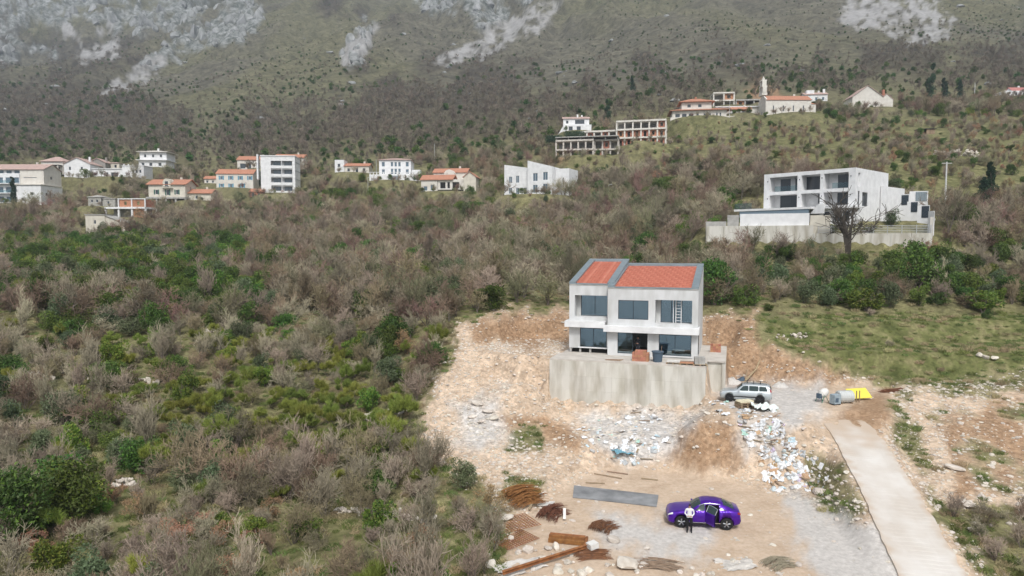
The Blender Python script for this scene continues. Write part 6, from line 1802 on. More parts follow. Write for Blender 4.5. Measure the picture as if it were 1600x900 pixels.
def person(label, loc, rotz, top, bottom, scale=1.0):
    """facing -y; forearms brought together in front, as if holding a phone"""
    vs = [(0, 0, .98), (0, 0, 1.16), (0, .01, 1.36), (0, .01, 1.48), (0, -.005, 1.56), (0, -.02, 1.64), (0, -.01, 1.74)]
    rr = [(.165, .115), (.145, .105), (.17, .11), (.09, .08), (.055, .055), (.082, .095), (.07, .085)]
    ed = [(i, i + 1) for i in range(6)]
    def chain(start, pts, rad):
        k = start
        for p, r in zip(pts, rad):
            vs.append(p); rr.append((r, r)); ed.append((k, len(vs) - 1)); k = len(vs) - 1
        return k
    for s in (-1, 1):
        chain(0, [(s * .10, 0, .88), (s * .115, -.015, .52), (s * .12, .01, .12), (s * .125, -.03, .05), (s * .135, -.17, .04)], [.115, .085, .062, .05, .042])
        chain(2, [(s * .20, .01, 1.40), (s * .265, .03, 1.14), (s * .12, -.21, 1.06), (s * .06, -.27, 1.09)], [.062, .05, .038, .03])
    me = skin_mesh('body', vs, ed, rr)
    me.materials.clear()
    for m in (top, bottom, M_skin, M_hair, M_black): me.materials.append(m)
    for p in me.polygons:
        c = p.center
        fwd = -c.y
        if c.z > 1.50: k = 3 if (c.z > 1.64 or c.y > -.02) else 2
        elif c.z < .09: k = 4
        elif c.z < .93 and abs(c.x) < .3 and fwd < .19: k = 1
        elif fwd > .225 and c.z > .9: k = 2
        else: k = 0
        p.material_index = k
    t = thing('person', label, 'person', loc, rotz)
    t.scale = (scale,) * 3
    link('body', me, t)
    # face and hair
    MB().box(-.035, -.018, -.112, -.098, 1.655, 1.668).box(.018, .035, -.112, -.098, 1.655, 1.668).box(-.02, .02, -.112, -.10, 1.592, 1.60).build('face', M_hair, t)
    MB().add([(-.012, -.1, 1.655), (.012, -.1, 1.655), (.015, -.105, 1.618), (-.015, -.105, 1.618), (0, -.13, 1.62)], [(0, 1, 4), (1, 2, 4), (2, 3, 4), (3, 0, 4), (0, 3, 2, 1)]).build('nose', M_skin, t)
    for s in (-1, 1):
        hv, he, hr = [(s * .06, -.27, 1.09), (s * .045, -.315, 1.10)], [(0, 1)], [.028, .03]
        for k in range(4):
            b = len(hv); a = -.024 + .016 * k; ln_ = (.045, .052, .05, .04)[k]
            hv += [(s * (.045), -.34, 1.10 + a), (s * .03, -.34 - ln_ * .6, 1.105 + a), (s * .008, -.34 - ln_ * .7, 1.105 + a)]
            he += [(1, b), (b, b + 1), (b + 1, b + 2)]; hr += [.0095, .0085, .007]
        b = len(hv); hv += [(s * .03, -.30, 1.135), (s * .01, -.325, 1.15)]; he += [(1, b), (b, b + 1)]; hr += [.011, .008]
        hm = skin_mesh('hand', hv, he, [(r, r) for r in hr], sub=1); hm.materials.clear(); hm.materials.append(M_skin)
        link('hand', hm, t)
    return t
pf = onz(1077, 831.5, 0)
person('person in white jacket and black trousers standing beside the purple car', (pf.x, pf.y, tz(pf.x, pf.y)), R(-12), M_jacket, M_trouser, 1.0)
dv = hw(RA0 + 2.85, RB + .35, DECK + .16)
person('person in dark clothes standing in the open ground-floor doorway', dv, -HT - R(10), M_navy, M_navy, .98)

# ------------------------------------------------------------------ loose stone
def rock_mesh(seed, flat=.7):
    bm = bmesh.new(); bmesh.ops.create_icosphere(bm, subdivisions=2, radius=.5)
    rn = random.Random(seed); off = Vector((rn.uniform(0, 99), rn.uniform(0, 99), rn.uniform(0, 99)))
    pl = [(rvec(rn), rn.uniform(.26, .42)) for _ in range(8)]
    for v in bm.verts:
        for n, d in pl:
            e = v.co.dot(n) - d
            if e > 0: v.co -= n * e
        v.co *= 1 + .16 * mnoise.noise(v.co * 3 + off)
        v.co.z *= flat
    me = bpy.data.meshes.new('rock'); bm.to_mesh(me); bm.free()
    me.materials.append(M_lime)
    return me
M_lime = mat('pale_limestone', (.66, .605, .535), .92, col2=(.50, .44, .37), scale=2.5, bump=.3, bscale=8, objrand=.16)
ROCKM = [rock_mesh(k, .55 + .08 * (k % 4)) for k in range(8)]
ZR = [('among the steel scrap at the pad edge', [(770, 835), (860, 850), (1010, 855), (1060, 895), (900, 905), (750, 905)], 46, .22, .75),
      ('on the rubble slope left of the retaining wall', [(690, 600), (780, 610), (860, 640), (960, 740), (850, 770), (780, 720), (700, 700)], 86, .14, .48),
      ('on the weedy bank between pad and road', [(1250, 690), (1300, 720), (1370, 810), (1340, 820), (1270, 770)], 60, .14, .45),
      ('on the stony slope beyond the road', [(1400, 600), (1600, 570), (1600, 830), (1520, 840), (1440, 740)], 88, .12, .42),
      ('along the foot of the cut bank behind the yard', [(1200, 570), (1290, 578), (1410, 590), (1400, 604), (1270, 602), (1200, 598)], 40, .14, .36),
      ('along the edge of the dirt track', [(660, 560), (700, 540), (700, 690), (655, 715)], 24, .18, .5),
      ('along the near edge of the dirt pad', [(1050, 875), (1250, 868), (1260, 898), (1050, 903)], 30, .12, .45),
      ('lying on the dirt plateau and cut bank', [(735, 500), (890, 490), (870, 550), (740, 555)], 20, .14, .4)]
def inpoly(poly):
    xs, ys = [p[0] for p in poly], [p[1] for p in poly]
    while True:
        x, y = random.uniform(min(xs), max(xs)), random.uniform(min(ys), max(ys))
        if sdist(np.array([x]), np.array([y]), poly)[0] > 0: return x, y
def ground_at(px, py):
    """the point of the land that this line of sight meets"""
    u, y, z = ray(px, py)
    k = np.arange(33, 112, .5); zz = terrain(u * k / y * 1.0, k) - (CAMZ + z * k / y)
    i = int(np.argmax(zz > 0)); kk = k[i] if zz[i] > 0 else 60
    b = kk - .5 * zz[i] / (zz[i] - zz[i - 1]) if i > 0 and zz[i] > 0 else kk
    x = u * b / y
    return Vector((x, b, tz(x, b)))
def lay(p):
    """tilt that lays a thing flat on the slope at p"""
    e = .35
    zx = (tz(p.x + e, p.y) - tz(p.x - e, p.y)) / (2 * e); zy = (tz(p.x, p.y + e) - tz(p.x, p.y - e)) / (2 * e)
    return math.atan(zy), -math.atan(zx)
def blocked(p):
    la = (p.x - H0[0]) * math.cos(HT) - (p.y - H0[1]) * math.sin(HT); lb = (p.x - H0[0]) * math.sin(HT) + (p.y - H0[1]) * math.cos(HT)
    return -.3 < la < 15.9 and -.3 < lb < 15
for where, poly, n, s0, s1 in ZR:
    for k in range(n):
        p = ground_at(*inpoly(poly))
        d, _ = pdist(np.array([p.x]), np.array([p.y]), ROADC)
        if blocked(p) or d[0] < ROADW + .3: continue
        s = s0 * (s1 / s0) ** (random.random() ** 1.7)
        o = link('rock', ROCKM[random.randrange(8)], None, (p.x, p.y, p.z + s * .12), (random.uniform(-.3, .3), random.uniform(-.3, .3), random.uniform(0, 6.28)), (s * random.uniform(.9, 1.4), s, s * random.uniform(.8, 1.1)))
        tag(o, 'pale angular limestone rock ' + where, 'rock', 'limestone rocks ' + where)
def rock_at(px, py, s, lab, sx=1.3, sz=.8, k=0):
    p = ground_at(px, py)
    o = link('boulder', ROCKM[k % 8], None, (p.x, p.y, p.z + s * .15), (.1, -.1, .4 + k), (s * sx, s, s * sz)); tag(o, lab, 'boulder')
rock_at(978, 884, 1.35, 'large smooth grey boulder at the near edge of the dirt pad', 1.3, .75, 1)
rock_at(958, 846, .75, 'white boulder beside the small rust heap', 1.2, .9, 2)
rock_at(868, 858, .6, 'pale upright stone in front of the rusty steel frame', .8, 1.4, 3)
rock_at(790, 812, 1.0, 'white broken slab left of the rusty mesh', 1.4, .5, 4)
rock_at(1280, 772, 1.0, 'whitish boulder at the lower end of the trash heap', 1.4, .8, 5)
rock_at(1530, 556, .7, 'upright one of three white stones above the stony slope', 1, 1.1, 6)
rock_at(1541, 560, .75, 'rounded one of three white stones above the stony slope', 1, 1, 7)
rock_at(1553, 561, .8, 'flattest one of three white stones above the stony slope', 1.4, .7, 0)
rock_at(1510, 790, 1.0, 'flat grey stone on the slope beyond the road', 1.5, .5, 1)
rock_at(1490, 733, .9, 'long white stone right of the road bend', 1.8, .6, 2)
for k, (a_, b_, s_) in enumerate(((745, 632, 1.0), (760, 645, .8), (752, 660, .7), (770, 655, .9), (738, 652, .6))):
    rock_at(a_, b_, s_, ['highest grey rock of the outcrop beside the dirt track', 'second grey rock below the highest of the outcrop by the dirt track', 'lowest small grey rock of the outcrop by the dirt track', 'broad grey rock at the heap side of the outcrop by the dirt track', 'small grey rock on the track side of the outcrop by the dirt track'][k], 1.5, .6, k + 2)
rock_at(1495, 60 + 560, .6, 'squat stone above the stony slope beyond the road', 1.2, .7, 4)
# fine rubble nobody could count
g = jitter_grid(33, 82, .235, um=.85)
fx, fy = g[:, 0], g[:, 1]; fz = terrain(fx, fy); fpx, fpy = proj(fx, fy, fz)
_s, _g, _e, _gy, _r, _sc = land(fpx, fpy, fx, fy, fz)
padk = sstep(-.5, .6, sdist(fx, fy, PAD)) + sstep(-.5, .5, sdist(fx, fy, YARD)); rd, _ = pdist(fx, fy, ROADC)
la = (fx - H0[0]) * math.cos(HT) - (fy - H0[1]) * math.sin(HT); lb = (fx - H0[0]) * math.sin(HT) + (fy - H0[1]) * math.cos(HT)
dens = _s * (1 - .65 * _e) * (1 - .95 * np.clip(padk, 0, 1)) * (.75 + .7 * fbm(fx, fy, 4, 3))
ok = (RNG.random(len(fx)) < dens) & (rd > ROADW - .12) & ~((la > -.3) & (la < 15.9) & (lb > -.2) & (lb < 15)) & (fpx > -20) & (fpx < 1640)
P = np.stack([fx, fy, fz], 1)[ok]; s = .055 * (8 ** (RNG.random(len(P)) ** 2.4))
scatter_stuff('rubble', 'loose pale limestone rubble strewn over the dug slopes', 'rubble', [(m,) for m in ROCKM], P, RNG.random(len(P)) * 6.283, np.stack([s * 1.2, s, s * .8], 1), RNG.integers(0, 8, len(P)))

# crags breaking out of the mountain
M_crag = mat('grey_crag', (.36, .365, .37), .95, col2=(.17, .18, .17), scale=1.6, bump=.6, bscale=5, objrand=.2)
CRAG = []
for k in range(6):
    m = rock_mesh(60 + k, 1.0); m.materials.clear(); m.materials.append(M_crag); CRAG.append((m,))
sel = (_rock > .35) & (GPX > -60) & (GPX < 1660) & (GPY > -50) & (GY > 380) & (RNG.random(len(GX)) < .045)
P = np.stack([GX, GY, GZ2 - 1.0], 1)[sel]; s = RNG.uniform(4, 17, len(P)) * (GY[sel] / 900)
scatter_stuff('mountain_crags', 'pale limestone crags and cliffs breaking out of the mountain top', 'crags', CRAG, P, RNG.random(len(P)) * 6.283, np.stack([s, s * .8, s * RNG.uniform(.8, 1.9, len(s))], 1), RNG.integers(0, 6, len(P)))
sel = (RNG.random(len(GX)) < .0009) & (_rock < .3) & (GPX > -60) & (GPX < 1660) & (GPY < 190) & (GPY > -40) & (GY > 300)
P = np.stack([GX, GY, GZ2], 1)[sel]; s = RNG.uniform(1.5, 6, len(P))
scatter_stuff('slope_outcrops', 'scattered grey outcrops on the grassy mountain slope', 'outcrops', CRAG, P, RNG.random(len(P)) * 6.283, np.stack([s * 1.4, s, s * .7], 1), RNG.integers(0, 6, len(P)))
# ------------------------------------------------------------------ dry stone walls in the scrub
def stone_wall(label, pts, n, h, size, kind='dry_stone_wall'):
    t = thing(kind, label, 'stone wall', (0, 0, 0))
    P = [ground_at(*p) if p[1] > 395 else None for p in pts]
    P = [q if q is not None else Vector(at(pts[i][0], pts[i][1], pts[i][2])) for i, q in enumerate(P)]
    for k in range(n):
        s = random.random() * (len(P) - 1); i = min(int(s), len(P) - 2); q = P[i].lerp(P[i + 1], s - i)
        q.x += random.gauss(0, .12); q.y += random.gauss(0, .18); z = tz(q.x, q.y)
        sz = size * random.uniform(.6, 1.4)
        link('stone', ROCKM[k % 8], t, (q.x, q.y, z + random.uniform(.0, h)), (random.random(), random.random(), random.random() * 6), (sz * 1.3, sz, sz * .8))
stone_wall('low pale dry stone terrace wall at the outer edge of the scrub', [(-20, 588), (30, 590), (88, 597)], 130, .6, .42)
stone_wall('broken dry stone terrace wall in the scrub below the farmhouse', [(135, 594), (190, 597), (250, 601)], 70, .4, .36)
stone_wall('tumbled pile of pale stones in the scrub', [(322, 520), (345, 515), (392, 522)], 60, .5, .5, 'stone_pile')
stone_wall('grey stones half buried under bare shrubs near the site', [(520, 800), (600, 805), (680, 820)], 60, .3, .36, 'stone_pile')
stone_wall('stones beside the overgrown clearing', [(170, 765), (200, 755), (215, 770)], 40, .4, .36, 'stone_pile')
stone_wall('white stones on the grass terrace edge behind the yard', [(1210, 528), (1235, 524), (1262, 528)], 24, .25, .34, 'stone_pile')
stone_wall('curved old dry stone enclosure on the grassy slope', [(1460, 238, 172), (1478, 246, 168), (1500, 243, 170), (1528, 246, 166)], 120, 1.4, .7)
stone_wall('low stone wall in the wood above the house', [(1155, 250, 165), (1185, 240, 170)], 30, .4, .6)
stone_wall('broken dry stone terrace wall in the bare wood', [(570, 398), (640, 402)], 60, .5, .5)

def crumple(seed, n=7):
    rn = random.Random(seed); off = Vector((rn.uniform(0, 50), 0, 0)); V, Fc = [], []
    for i in range(n):
        for j in range(n):
            x, y = i / (n - 1) - .5, j / (n - 1) - .5
            e = 1 - .35 * max(abs(x), abs(y)) * rn.random()
            V.append((x * e, y * e, .28 * mnoise.noise(Vector((x * 3, y * 3, 0)) + off) + .13 * mnoise.noise(Vector((x * 8, y * 8, 3)) + off) + .12))
    for i in range(n - 1):
        for j in range(n - 1): Fc.append((i * n + j, (i + 1) * n + j, (i + 1) * n + j + 1, i * n + j + 1))
    return V, Fc
# ------------------------------------------------------------------ steel scrap on the pad
M_rust = mat('rusty_steel', (.36, .15, .055), .9, col2=(.22, .085, .035), scale=4, objrand=.15)
M_rustd = mat('dark_rust', (.21, .085, .045), .9, col2=(.13, .055, .035), scale=4, objrand=.15)
def rods(name, label, px, py, n, length, spread, hgt, ang, m, curve=.0, cat='steel rods', r=.014):
    p = ground_at(px, py)
    t = thing(name, label, cat, p, ang)
    b = MB()
    for k in range(n):
        y = random.uniform(-spread, spread); z = .02 + hgt * random.random() * max(0, 1 - (y / spread) ** 2); l = length * random.uniform(.7, 1.05); dx = random.uniform(-.15, .15) * length
        a = random.gauss(0, .08)
        pts = [(dx + (q - .5) * l, y + a * (q - .5) * l + curve * math.sin(q * 3.14) * random.uniform(.5, 1), z + curve * .25 * math.sin(q * 3.14)) for q in (0, .25, .5, .75, 1)]
        b.tube(pts, r, 3, cap=False)
    o = b.build('rods', m, t); o['kind'] = 'stuff'
    return t
rods('rebar_heap', 'rounded heap of orange rusty reinforcing wire at the pad edge', 817, 782, 230, 2.3, 1.2, .9, .5, M_rust, .35)
rods('rebar_bundle', 'bundle of bent dark rusty bars behind the white plank', 866, 806, 120, 1.9, .75, .55, .9, M_rustd, .4)
rods('rebar_heap', 'small dark rust heap beside the white boulder', 944, 826, 110, 1.4, .75, .35, .9, M_rustd, .25)
rods('rebar_heap', 'flat rust heap under the white block', 925, 868, 90, 1.8, .6, .2, .1, M_rustd, .1)
rods('rebar_bundle', 'long bundle of rusty reinforcing bars lying beyond the yellow sheet', 1400, 611, 60, 3.2, .35, .25, .35, M_rustd)
rods('brushwood', 'loose pale branches lying near the large grey boulder', 1030, 884, 26, 2.2, .7, .2, -.25, M_wood, .15, 'branches', .022)
rods('brushwood', 'dry twigs at the near edge of the pad', 1218, 884, 60, 1.6, .6, .3, .4, M_twig, .3, 'branches')
for k, (px, py, w, h, lab) in enumerate(((802, 820, 2.8, 2.0, 'rusty welded mesh sheet lying left of the steel frame'), (805, 845, 2.4, 1.6, 'second rusty mesh sheet lying partly over stones'))):
    p = ground_at(px, py)
    t = thing('mesh_sheet', lab, 'steel mesh', (p.x, p.y, p.z + .05), .5 + .2 * k)
    for i in range(15): MB().box(-w / 2 + w * i / 14 - .012, -w / 2 + w * i / 14 + .012, -h / 2, h / 2, .02, .045).build('bar', M_rust, t)
    for i in range(11): MB().box(-w / 2, w / 2, -h / 2 + h * i / 10 - .012, -h / 2 + h * i / 10 + .012, .046, .07).build('bar', M_rust, t)
p = ground_at(886, 846)
t = thing('welded_steelwork', 'rusty welded box-section steel frame lying on the dirt', 'steel frame', (p.x, p.y, p.z + .03), -.22)
for y, z in ((-.35, .0), (-.1, .12), (.25, .06)): MB().box(-1.05, 1.05, y - .1, y + .1, z, z + .22).build('beam', M_rust, t)
MB().box(1.06, 1.2, -.9, .45, .05, .2).build('beam', M_rust, t)
p, q = ground_at(918, 862), ground_at(785, 905)
t = thing('long_beam', 'long rusty steel beam lying across the rocks', 'beam', (p.x, p.y, p.z + .25), math.atan2(q.y - p.y, q.x - p.x))
L_ = (Vector((q.x, q.y)) - Vector((p.x, p.y))).length
MB().box(0, L_, -.09, .09, 0, .02).box(0, L_, -.012, .012, .021, .16).box(0, L_, -.09, .09, .161, .18).build('web_and_flanges', M_rust, t)
def plank(name, label, px, py, l, w, th, rot, m, tilt=0, z=.0, cat='board'):
    p = ground_at(px, py)
    o = MB().box(-l / 2, l / 2, -w / 2, w / 2, 0, th).build(name, m, None, loc=(p.x, p.y, p.z + .04 + z + abs(math.sin(tilt)) * l / 2), rot=(0, -tilt, rot))
    return tag(o, label, cat)
M_board = mat('white_board', (.74, .72, .68), .7, var=.12)
plank('board', 'long white board leaning over the rusty heap', 841, 787, 1.3, .14, .04, -1.0, M_board, .5, .25)
plank('board', 'short pale plank at the foot of the rust heap', 829, 797, .7, .16, .04, 1.3, M_wood, .3, .1)
plank('board', 'white board standing by the bent bars', 882, 812, .75, .18, .04, 1.5, M_board, .7, .1)
plank('white_slab', 'thin white slab between the rust heap and bent bars', 853, 792, 1.0, .8, .05, -.4, M_board, .12, .1, 'slab')
plank('white_block', 'white foam block on the flat rust heap', 926, 863, .55, .5, .3, .5, M_board, .1, .2, 'block')
p = ground_at(1150, 882)
o = link('white_crust', mesh_of('white_crust', *crumple(95, 14), mat('pale_crust', (.62, .58, .53), .9, var=.25)), None, (p.x, p.y, p.z - .03), (0, 0, .2), (2.2, 1.5, .5)); tag(o, 'whitish lump of spilled concrete at the near pad edge beside dry twigs', 'concrete')
p = ground_at(812, 886)
o = link('white_crust', mesh_of('white_crust', *crumple(91, 14), mat('lime_crust', (.66, .62, .57), .9, var=.2)), None, (p.x, p.y, p.z - .02), (0, 0, .5), (3.0, 1.7, .45)); tag(o, 'broad whitish crust of spilled concrete under the long beam', 'concrete')
p = [onz(a, b, 0) for a, b in ((897, 760), (1029, 775), (1026, 793), (895, 778))]
for q in p: q.z = tz(q.x, q.y) + .03
strip = MB().add([q for q in p] + [q + Vector((0, 0, .05)) for q in p], [(0, 3, 2, 1), (4, 5, 6, 7), (0, 1, 5, 4), (1, 2, 6, 5), (2, 3, 7, 6), (3, 0, 4, 7)]).build('screed_strip', mat('dark_wet_cement', (.30, .305, .31), .8, col2=(.16, .165, .17), scale=.8, coords='World'))
tag(strip, 'long dark grey cement strip laid flat on the dirt pad', 'slab')
for k, (px, py, l, r_) in enumerate(((950, 745, 2.2, -.5), (965, 740, 1.6, -.4), (1015, 750, 1.2, -.3), (930, 756, 1.4, -.1))):
    plank('timber', 'thin weathered timber ' + ['beyond the grey cement strip', 'lying parallel to the longer timber', 'near the middle of the pad rear edge', 'touching the left end of the cement strip'][k], px, py, l, .08, .05, r_, M_wood, cat='timber')

# ------------------------------------------------------------------ builder's rubbish down the slope
RUB = {'white plastic sheet': (.74, .75, .76), 'pale blue plastic sheet': (.50, .62, .68), 'mint green plastic sheet': (.45, .66, .58), 'lilac plastic sheet': (.60, .52, .66), 'grey foil sheet': (.46, .48, .49), 'brown cardboard sheet': (.48, .33, .20)}
rubm = {}
for k, (n_, c_) in enumerate(RUB.items()):
    m = mat(n_.replace(' ', '_'), c_, .6, objrand=.1)
    rubm[n_] = [mesh_of('sheet', *crumple(40 * k + q), m) for q in range(3)]
TR = [('in the trash heap below the silver car', [(1155, 628), (1210, 635), (1240, 690), (1275, 765), (1205, 770), (1180, 700), (1155, 680)], 165, ['white plastic sheet'] * 11 + ['grey foil sheet', 'brown cardboard sheet', 'pale blue plastic sheet', 'grey foil sheet', 'mint green plastic sheet', 'lilac plastic sheet', 'brown cardboard sheet']),
      ('in the rubbish under the retaining wall', [(900, 670), (960, 645), (1035, 648), (1045, 690), (1005, 730), (930, 718)], 80, ['white plastic sheet'] * 9 + ['grey foil sheet'] * 2 + ['pale blue plastic sheet', 'mint green plastic sheet']),
      ('scattered beside the front of the silver car', [(1108, 628), (1160, 625), (1170, 660), (1120, 650)], 22, ['white plastic sheet', 'pale blue plastic sheet', 'mint green plastic sheet', 'grey foil sheet']),
      ('scattered on the weedy bank between pad and road', [(1250, 690), (1290, 730), (1300, 780), (1255, 770)], 22, ['white plastic sheet', 'grey foil sheet', 'brown cardboard sheet'])]
for where, poly, n, kinds in TR:
    for k in range(n):
        p = ground_at(*inpoly(poly))
        if blocked(p): continue
        kd = random.choice(kinds); s = .18 * 3.6 ** random.random()
        o = link('rubbish_sheet', random.choice(rubm[kd]), None, (p.x, p.y, p.z + .02), Matrix.Rotation(lay(p)[0] + random.gauss(0, .1), 3, 'X').to_4x4().__matmul__(Matrix.Rotation(lay(p)[1] + random.gauss(0, .1), 4, 'Y')).__matmul__(Matrix.Rotation(random.random() * 6.28, 4, 'Z')).to_euler(), (s * random.uniform(.7, 1.5), s, s * random.uniform(.5, 1.0)))
        tag(o, 'crumpled ' + kd + ' ' + where, 'rubbish', kd + 's ' + where)
bagm = [mesh_of('bag', [v.co * 1.0 for v in m.vertices], [tuple(p.vertices) for p in m.polygons], mat('rubbish_bag_%d' % k, ((.72, .72, .72), (.62, .58, .50), (.46, .45, .44), (.55, .62, .64))[k], .6), smooth=True) for k, m in enumerate(ROCKM[:4])]
for where, poly, n in (('in the trash heap below the silver car', TR[0][1], 46), ('in the rubbish under the retaining wall', TR[1][1], 18)):
    for k in range(n):
        p = ground_at(*inpoly(poly)); s = random.uniform(.2, .5); j = random.randrange(4)
        o = link('rubbish_bag', bagm[j], None, (p.x, p.y, p.z + s * .2), (random.random(), random.random(), random.random() * 6), (s * 1.3, s, s * .8))
        tag(o, 'lumpy %s rubbish bag ' % ('white', 'beige', 'dark grey', 'pale blue')[j] + where, 'bag', 'rubbish bags ' + where)
    for k in range(n // 2):
        a_, b_ = inpoly(poly); p = ground_at(a_, b_)
        o = MB().box(-.5, .5, -.06, .06, 0, .03).build('scrap_lath', M_wood, None, loc=(p.x, p.y, p.z + .12), rot=(random.gauss(0, .2), random.gauss(0, .25), random.random() * 6)); tag(o, 'short splintered lath ' + where, 'lath', 'laths ' + where)
p = ground_at(975, 708)
o = link('blue_tarp', mesh_of('blue_tarp', *crumple(77, 12), mat('blue_tarpaulin', (.16, .34, .42), .6)), None, (p.x, p.y, p.z + .05), (.1, .1, .3), (1.9, 1.2, .8)); tag(o, 'crumpled teal blue tarpaulin at the foot of the rubbish under the wall', 'tarpaulin')
p = ground_at(1195, 640)
o = link('white_tarp', mesh_of('white_tarp', *crumple(81, 12), mat('white_tarpaulin', (.70, .76, .73), .6)), None, (p.x, p.y, p.z + .1), (.1, .1, .6), (2.4, 1.5, 1.3)); tag(o, 'large crumpled whitish tarpaulin behind the silver car wheels', 'tarpaulin')

# ------------------------------------------------------------------ pallets, bricks and gear
def pallet(parent, z=0):
    for k in range(5): MB().box(-.6, .6, -.5 + .22 * k, -.38 + .22 * k, z + .11, z + .14).build('deck_board', M_wood, parent)
    for x in (-.55, 0, .55): MB().box(x - .06, x + .06, -.5, .5, z, z + .109).build('runner', M_wood, parent)
p = ground_at(1163, 637)
t = thing('pallet_stack', 'stack of wooden pallets with cream sacks in front of the silver car', 'pallets', p, .25)
for k in range(3): pallet(t, .16 * k)
for k in range(3):
    MB().prism_x([(-.22, 0), (.22, 0), (.26, .07), (.2, .15), (-.2, .15), (-.26, .07)], -.35, .35).build('sack', mat('cream_sack', (.72, .66, .48), .8) if k == 0 else bpy.data.materials['cream_sack'], t, loc=(-.35 + .38 * k, .0, .485), rot=(0, 0, 1.57))
bm_ = mesh_of('hollow_brick', [(x, y, z) for z in (0, .19) for y in (0, .24) for x in (0, .24)], [(0, 2, 3, 1), (4, 5, 7, 6), (0, 1, 5, 4), (2, 6, 7, 3), (0, 4, 6, 2), (1, 3, 7, 5)], M_brick)
def bricks(label, a, b, nx, ny, nz):
    t = thing('brick_stack', label, 'bricks', hw(a, b, DECK), -HT)
    for z in range(nz):
        for y in range(ny):
            for x in range(nx):
                if z == nz - 1 and (x in (0, nx - 1)) and random.random() < .7: continue
                link('brick', bm_, t, (x * .25 + random.uniform(-.008, .008), y * .25 + random.uniform(-.008, .008), z * .195), (0, 0, random.uniform(-.03, .03)))
bricks('stack of red hollow bricks on the deck in front of the open doorway', 7.5, .95, 6, 3, 5)
bricks('low row of red bricks at the rear right corner of the deck', 14.1, 8.5, 4, 2, 4)
t = thing('dark_tub', 'dark slate-blue builder tub next to the brick stack on the deck', 'tub', hw(9.75, 1.3, DECK), -HT)
M_tub = mat('slate_tub', (.075, .11, .15), .6)
MB().tube([(0, 0, 0), (0, 0, .9)], [.40, .50], 14).build('tub_body', M_tub, t)
MB().tube([(0, 0, .88), (0, 0, .96)], .56, 14).build('rim', M_tub, t)
MB().tube([(.3, 0, .9), (.38, -.1, 1.5)], .02, 5).build('tool_handle', M_wood, t)
for k, (a, b, l, lab) in enumerate(((11.2, .8, 1, 'pallet of light sacks on the deck right of the dark tub'), (12.35, .75, 1, 'pallet with brown boards near the deck front edge'), (13.45, .65, 1, 'stack of grey blocks on a pallet at the deck corner'))):
    t = thing('deck_pallet', lab, 'pallet', hw(a, b, DECK), -HT + .08 * k)
    pallet(t, 0)
    if k == 0:
        for q in range(3): MB().prism_x([(-.2, 0), (.2, 0), (.24, .06), (.18, .13), (-.18, .13), (-.24, .06)], -.3, .3).build('sack', M_board, t, loc=(-.35 + .36 * q, 0, .142), rot=(0, 0, 1.57))
    if k == 1:
        for q in range(4): MB().box(-.6, .6, -.4 + .2 * q, -.22 + .2 * q, .142, .24).build('board', M_brick if q == 0 else M_wood, t)
    if k == 2:
        for z in range(3):
            for x in range(3): MB().box(-.45 + .3 * x, -.17 + .3 * x, -.4, .3, .142 + .2 * z, .337 + .2 * z).build('block', M_conc, t)
t = thing('timber_offcuts', 'few dark timber offcuts lying on the deck', 'timber', hw(5.8, .8, DECK), -HT)
for q in range(3): MB().box(-.7, .7, -.05, .05, 0, .07).build('offcut', M_wood, t, loc=(.1 * q, .2 * q - .2, .01), rot=(0, 0, .15 * q - .1))
t = thing('ladder', 'white aluminium ladder standing in the right upper loggia', 'ladder', hw(RA0 + 6.55, RB + .62, DECK + 3.23), -HT)
for x in (-.24, .24): MB().box(x - .035, x + .035, -.03, .03, 0, 2.1).build('rail', M_wframe, t)
for k in range(7): MB().box(-.205, .205, -.02, .02, .22 + .28 * k, .26 + .28 * k).build('rung', M_wframe, t)
MB().box(-.5, -.44, -.03, .03, 0, 2.15).build('prop', M_wframe, t)
# yard gear
yz = lambda px, py: onz(px, py, 4.02)
p = yz(1284, 628)
t = thing('cement_mixer', 'small green and white cement mixer in the yard', 'cement mixer', p, .4)
MB().tube([(-.15, 0, .55), (.0, 0, .65), (.35, 0, .85), (.55, 0, .98)], [.22, .36, .34, .2], 14).build('drum', M_board, t)
for s in (-1, 1): MB().tube([(-.35, s * .35, 0), (0, s * .3, .7), (.45, s * .35, 0)], .03, 5).build('leg', mat('machine_green', (.05, .20, .13), .6) if s < 0 else bpy.data.materials['machine_green'], t)
MB().box(-.45, -.15, -.18, .18, .35, .75).build('motor_box', M_tub, t)
p = yz(1305, 632)
t = thing('grey_generator', 'grey-blue plastic-wrapped machine beside the cement mixer', 'machine', p, .35); t.scale = (.75, .7, .75)
MB().box(-.45, .45, -.4, .4, .12, 1.15).build('housing', mat('grey_blue_panel', (.36, .44, .49), .6, var=.3, scale=5), t)
MB().box(-.35, .1, -.41, -.401, .3, .8).build('vent', M_tub, t)
for x in (-.4, .4): MB().box(x - .05, x + .05, -.38, .38, 0, .119).build('skid', M_iron, t)
p = yz(1321, 630)
t = thing('water_tank', 'grey ribbed water tank lying beside the yellow sheet', 'tank', p, .1)
MB().tube([(-.65, .1, .55), (-.6, .1, .55), (.6, .1, .55), (.65, .1, .55)], [.4, .5, .5, .4], 18).build('tank_body', mat('tank_grey', (.55, .57, .56), .5), t)
for k in range(6): MB().tube([(-.5 + .2 * k, .1, .55), (-.46 + .2 * k, .1, .55)], .525, 18).build('rib', bpy.data.materials['tank_grey'], t)
for x in (-.45, .45): MB().box(x - .06, x + .06, -.3, .5, 0, .12).build('cradle', M_wood, t)
p = yz(1343, 625)
t = thing('yellow_sheet', 'bright yellow formwork sheet propped on stakes in the yard', 'sheet', p, .22)
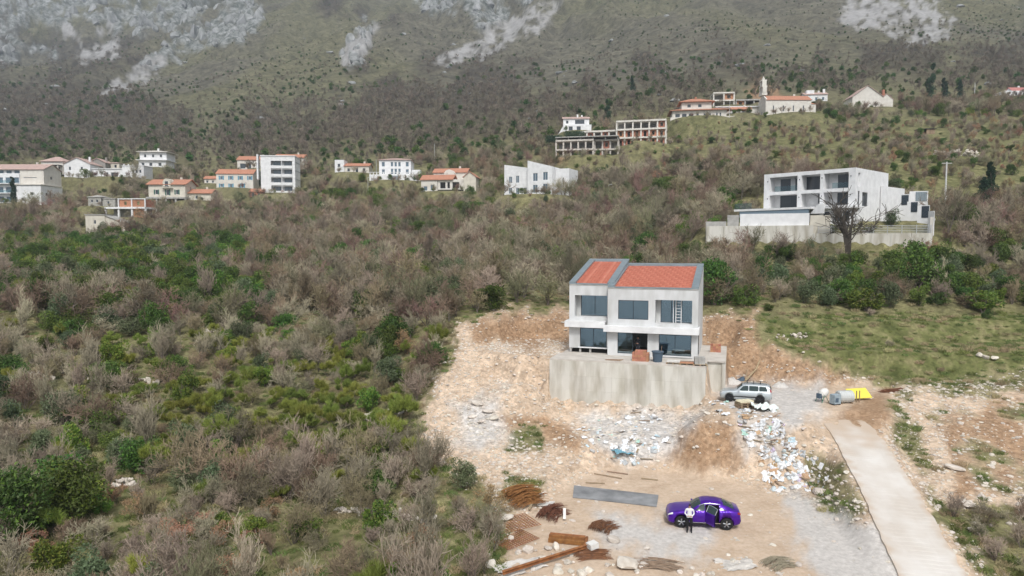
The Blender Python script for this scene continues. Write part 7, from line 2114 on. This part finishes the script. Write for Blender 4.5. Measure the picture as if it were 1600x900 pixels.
o = MB().box(-1.0, 1.0, -.55, .55, 0, .03).build('panel', mat('yellow_formply', (.80, .68, .10), .6, var=.08), t); o.location = (0, .1, .55); o.rotation_euler = (R(38), 0, 0)
for x in (-.9, -.6): MB().box(x - .03, x + .03, -.75, -.69, 0, 1.0).build('stake', M_wood, t)
for x in (-.6, .7): MB().box(x - .04, x + .04, .3, .38, 0, .7).build('stake', M_wood, t)
p, q = ground_at(1160, 600), at(1201, 556, 69)
t = thing('leaning_pole', 'long pale wooden pole leaning from the yard up the cut bank', 'pole', (0, 0, 0))
MB().tube([p, p.lerp(q, .5), Vector((q.x, q.y, max(q.z, tz(q.x, q.y) + .1)))], [.09, .08, .07], 7).build('shaft', M_wood, t)
MB().tube([p + Vector((.2, 0, 0)), p.lerp(q, .45) + Vector((-.5, .6, 0))], .05, 6).build('prop', M_wood, t)
p = yz(1118, 609)
t = thing('steel_pipes', 'dark steel pipes lying between retaining wall and silver car', 'pipes', p, -.2)
for k in range(3): MB().tube([(-.9, .13 * k, .07), (1.1, .13 * k, .07)], .06, 8).build('pipe', M_alu if k == 1 else M_iron, t)
MB().tube([(-.8, .5, 0), (-.8, .5, .5)], .25, 12).build('black_drum', M_black, t)
for k, (px, py, s, lab) in enumerate(((1143, 598, 1.1, 'small heap of white sand behind the silver car'), (1219, 604, .9, 'low whitish gravel heap at the rear of the yard'), (1160, 594, .7, 'dark blue-grey sheeted pile behind the silver car roof'))):
    p = yz(px, py)
    V, Fc = [], []
    for i in range(9):
        for j in range(18):
            a = j / 18 * 6.283; r = i / 8
            V.append((math.cos(a) * r * s, math.sin(a) * r * s * .8, .5 * s * (1 - r ** 1.6) * (1 + .5 * mnoise.noise(Vector((math.cos(a) * 2, math.sin(a) * 2, r * 3 + k)))) - .08))
    for i in range(8):
        for j in range(18): Fc.append((i * 18 + j, i * 18 + (j + 1) % 18, (i + 1) * 18 + (j + 1) % 18, (i + 1) * 18 + j))
    tag(link('sand_heap', mesh_of('sand_heap', V, Fc, M_tub if k == 2 else mat('white_sand', (.62, .59, .55), .95, var=.2, scale=8), smooth=True), None, p), lab, 'heap')

# ------------------------------------------------------------------ thin haze over the whole valley
hz = MB().box(-3400, 3400, -2000, 2600, -62, 900).build('haze', bpy.data.materials.new('haze_air'))
hm = bpy.data.materials['haze_air']; hm.use_nodes = True
hm.node_tree.nodes.clear()
ho = hm.node_tree.nodes.new('ShaderNodeOutputMaterial'); hv = hm.node_tree.nodes.new('ShaderNodeVolumePrincipled')
hv.inputs['Color'].default_value = (.78, .88, 1.0, 1); hv.inputs['Density'].default_value = .00034; hv.inputs['Anisotropy'].default_value = .2
hm.node_tree.links.new(hv.outputs[0], ho.inputs['Volume'])
tag(hz, 'thin pale blue haze filling the valley air', 'haze', kind='stuff')
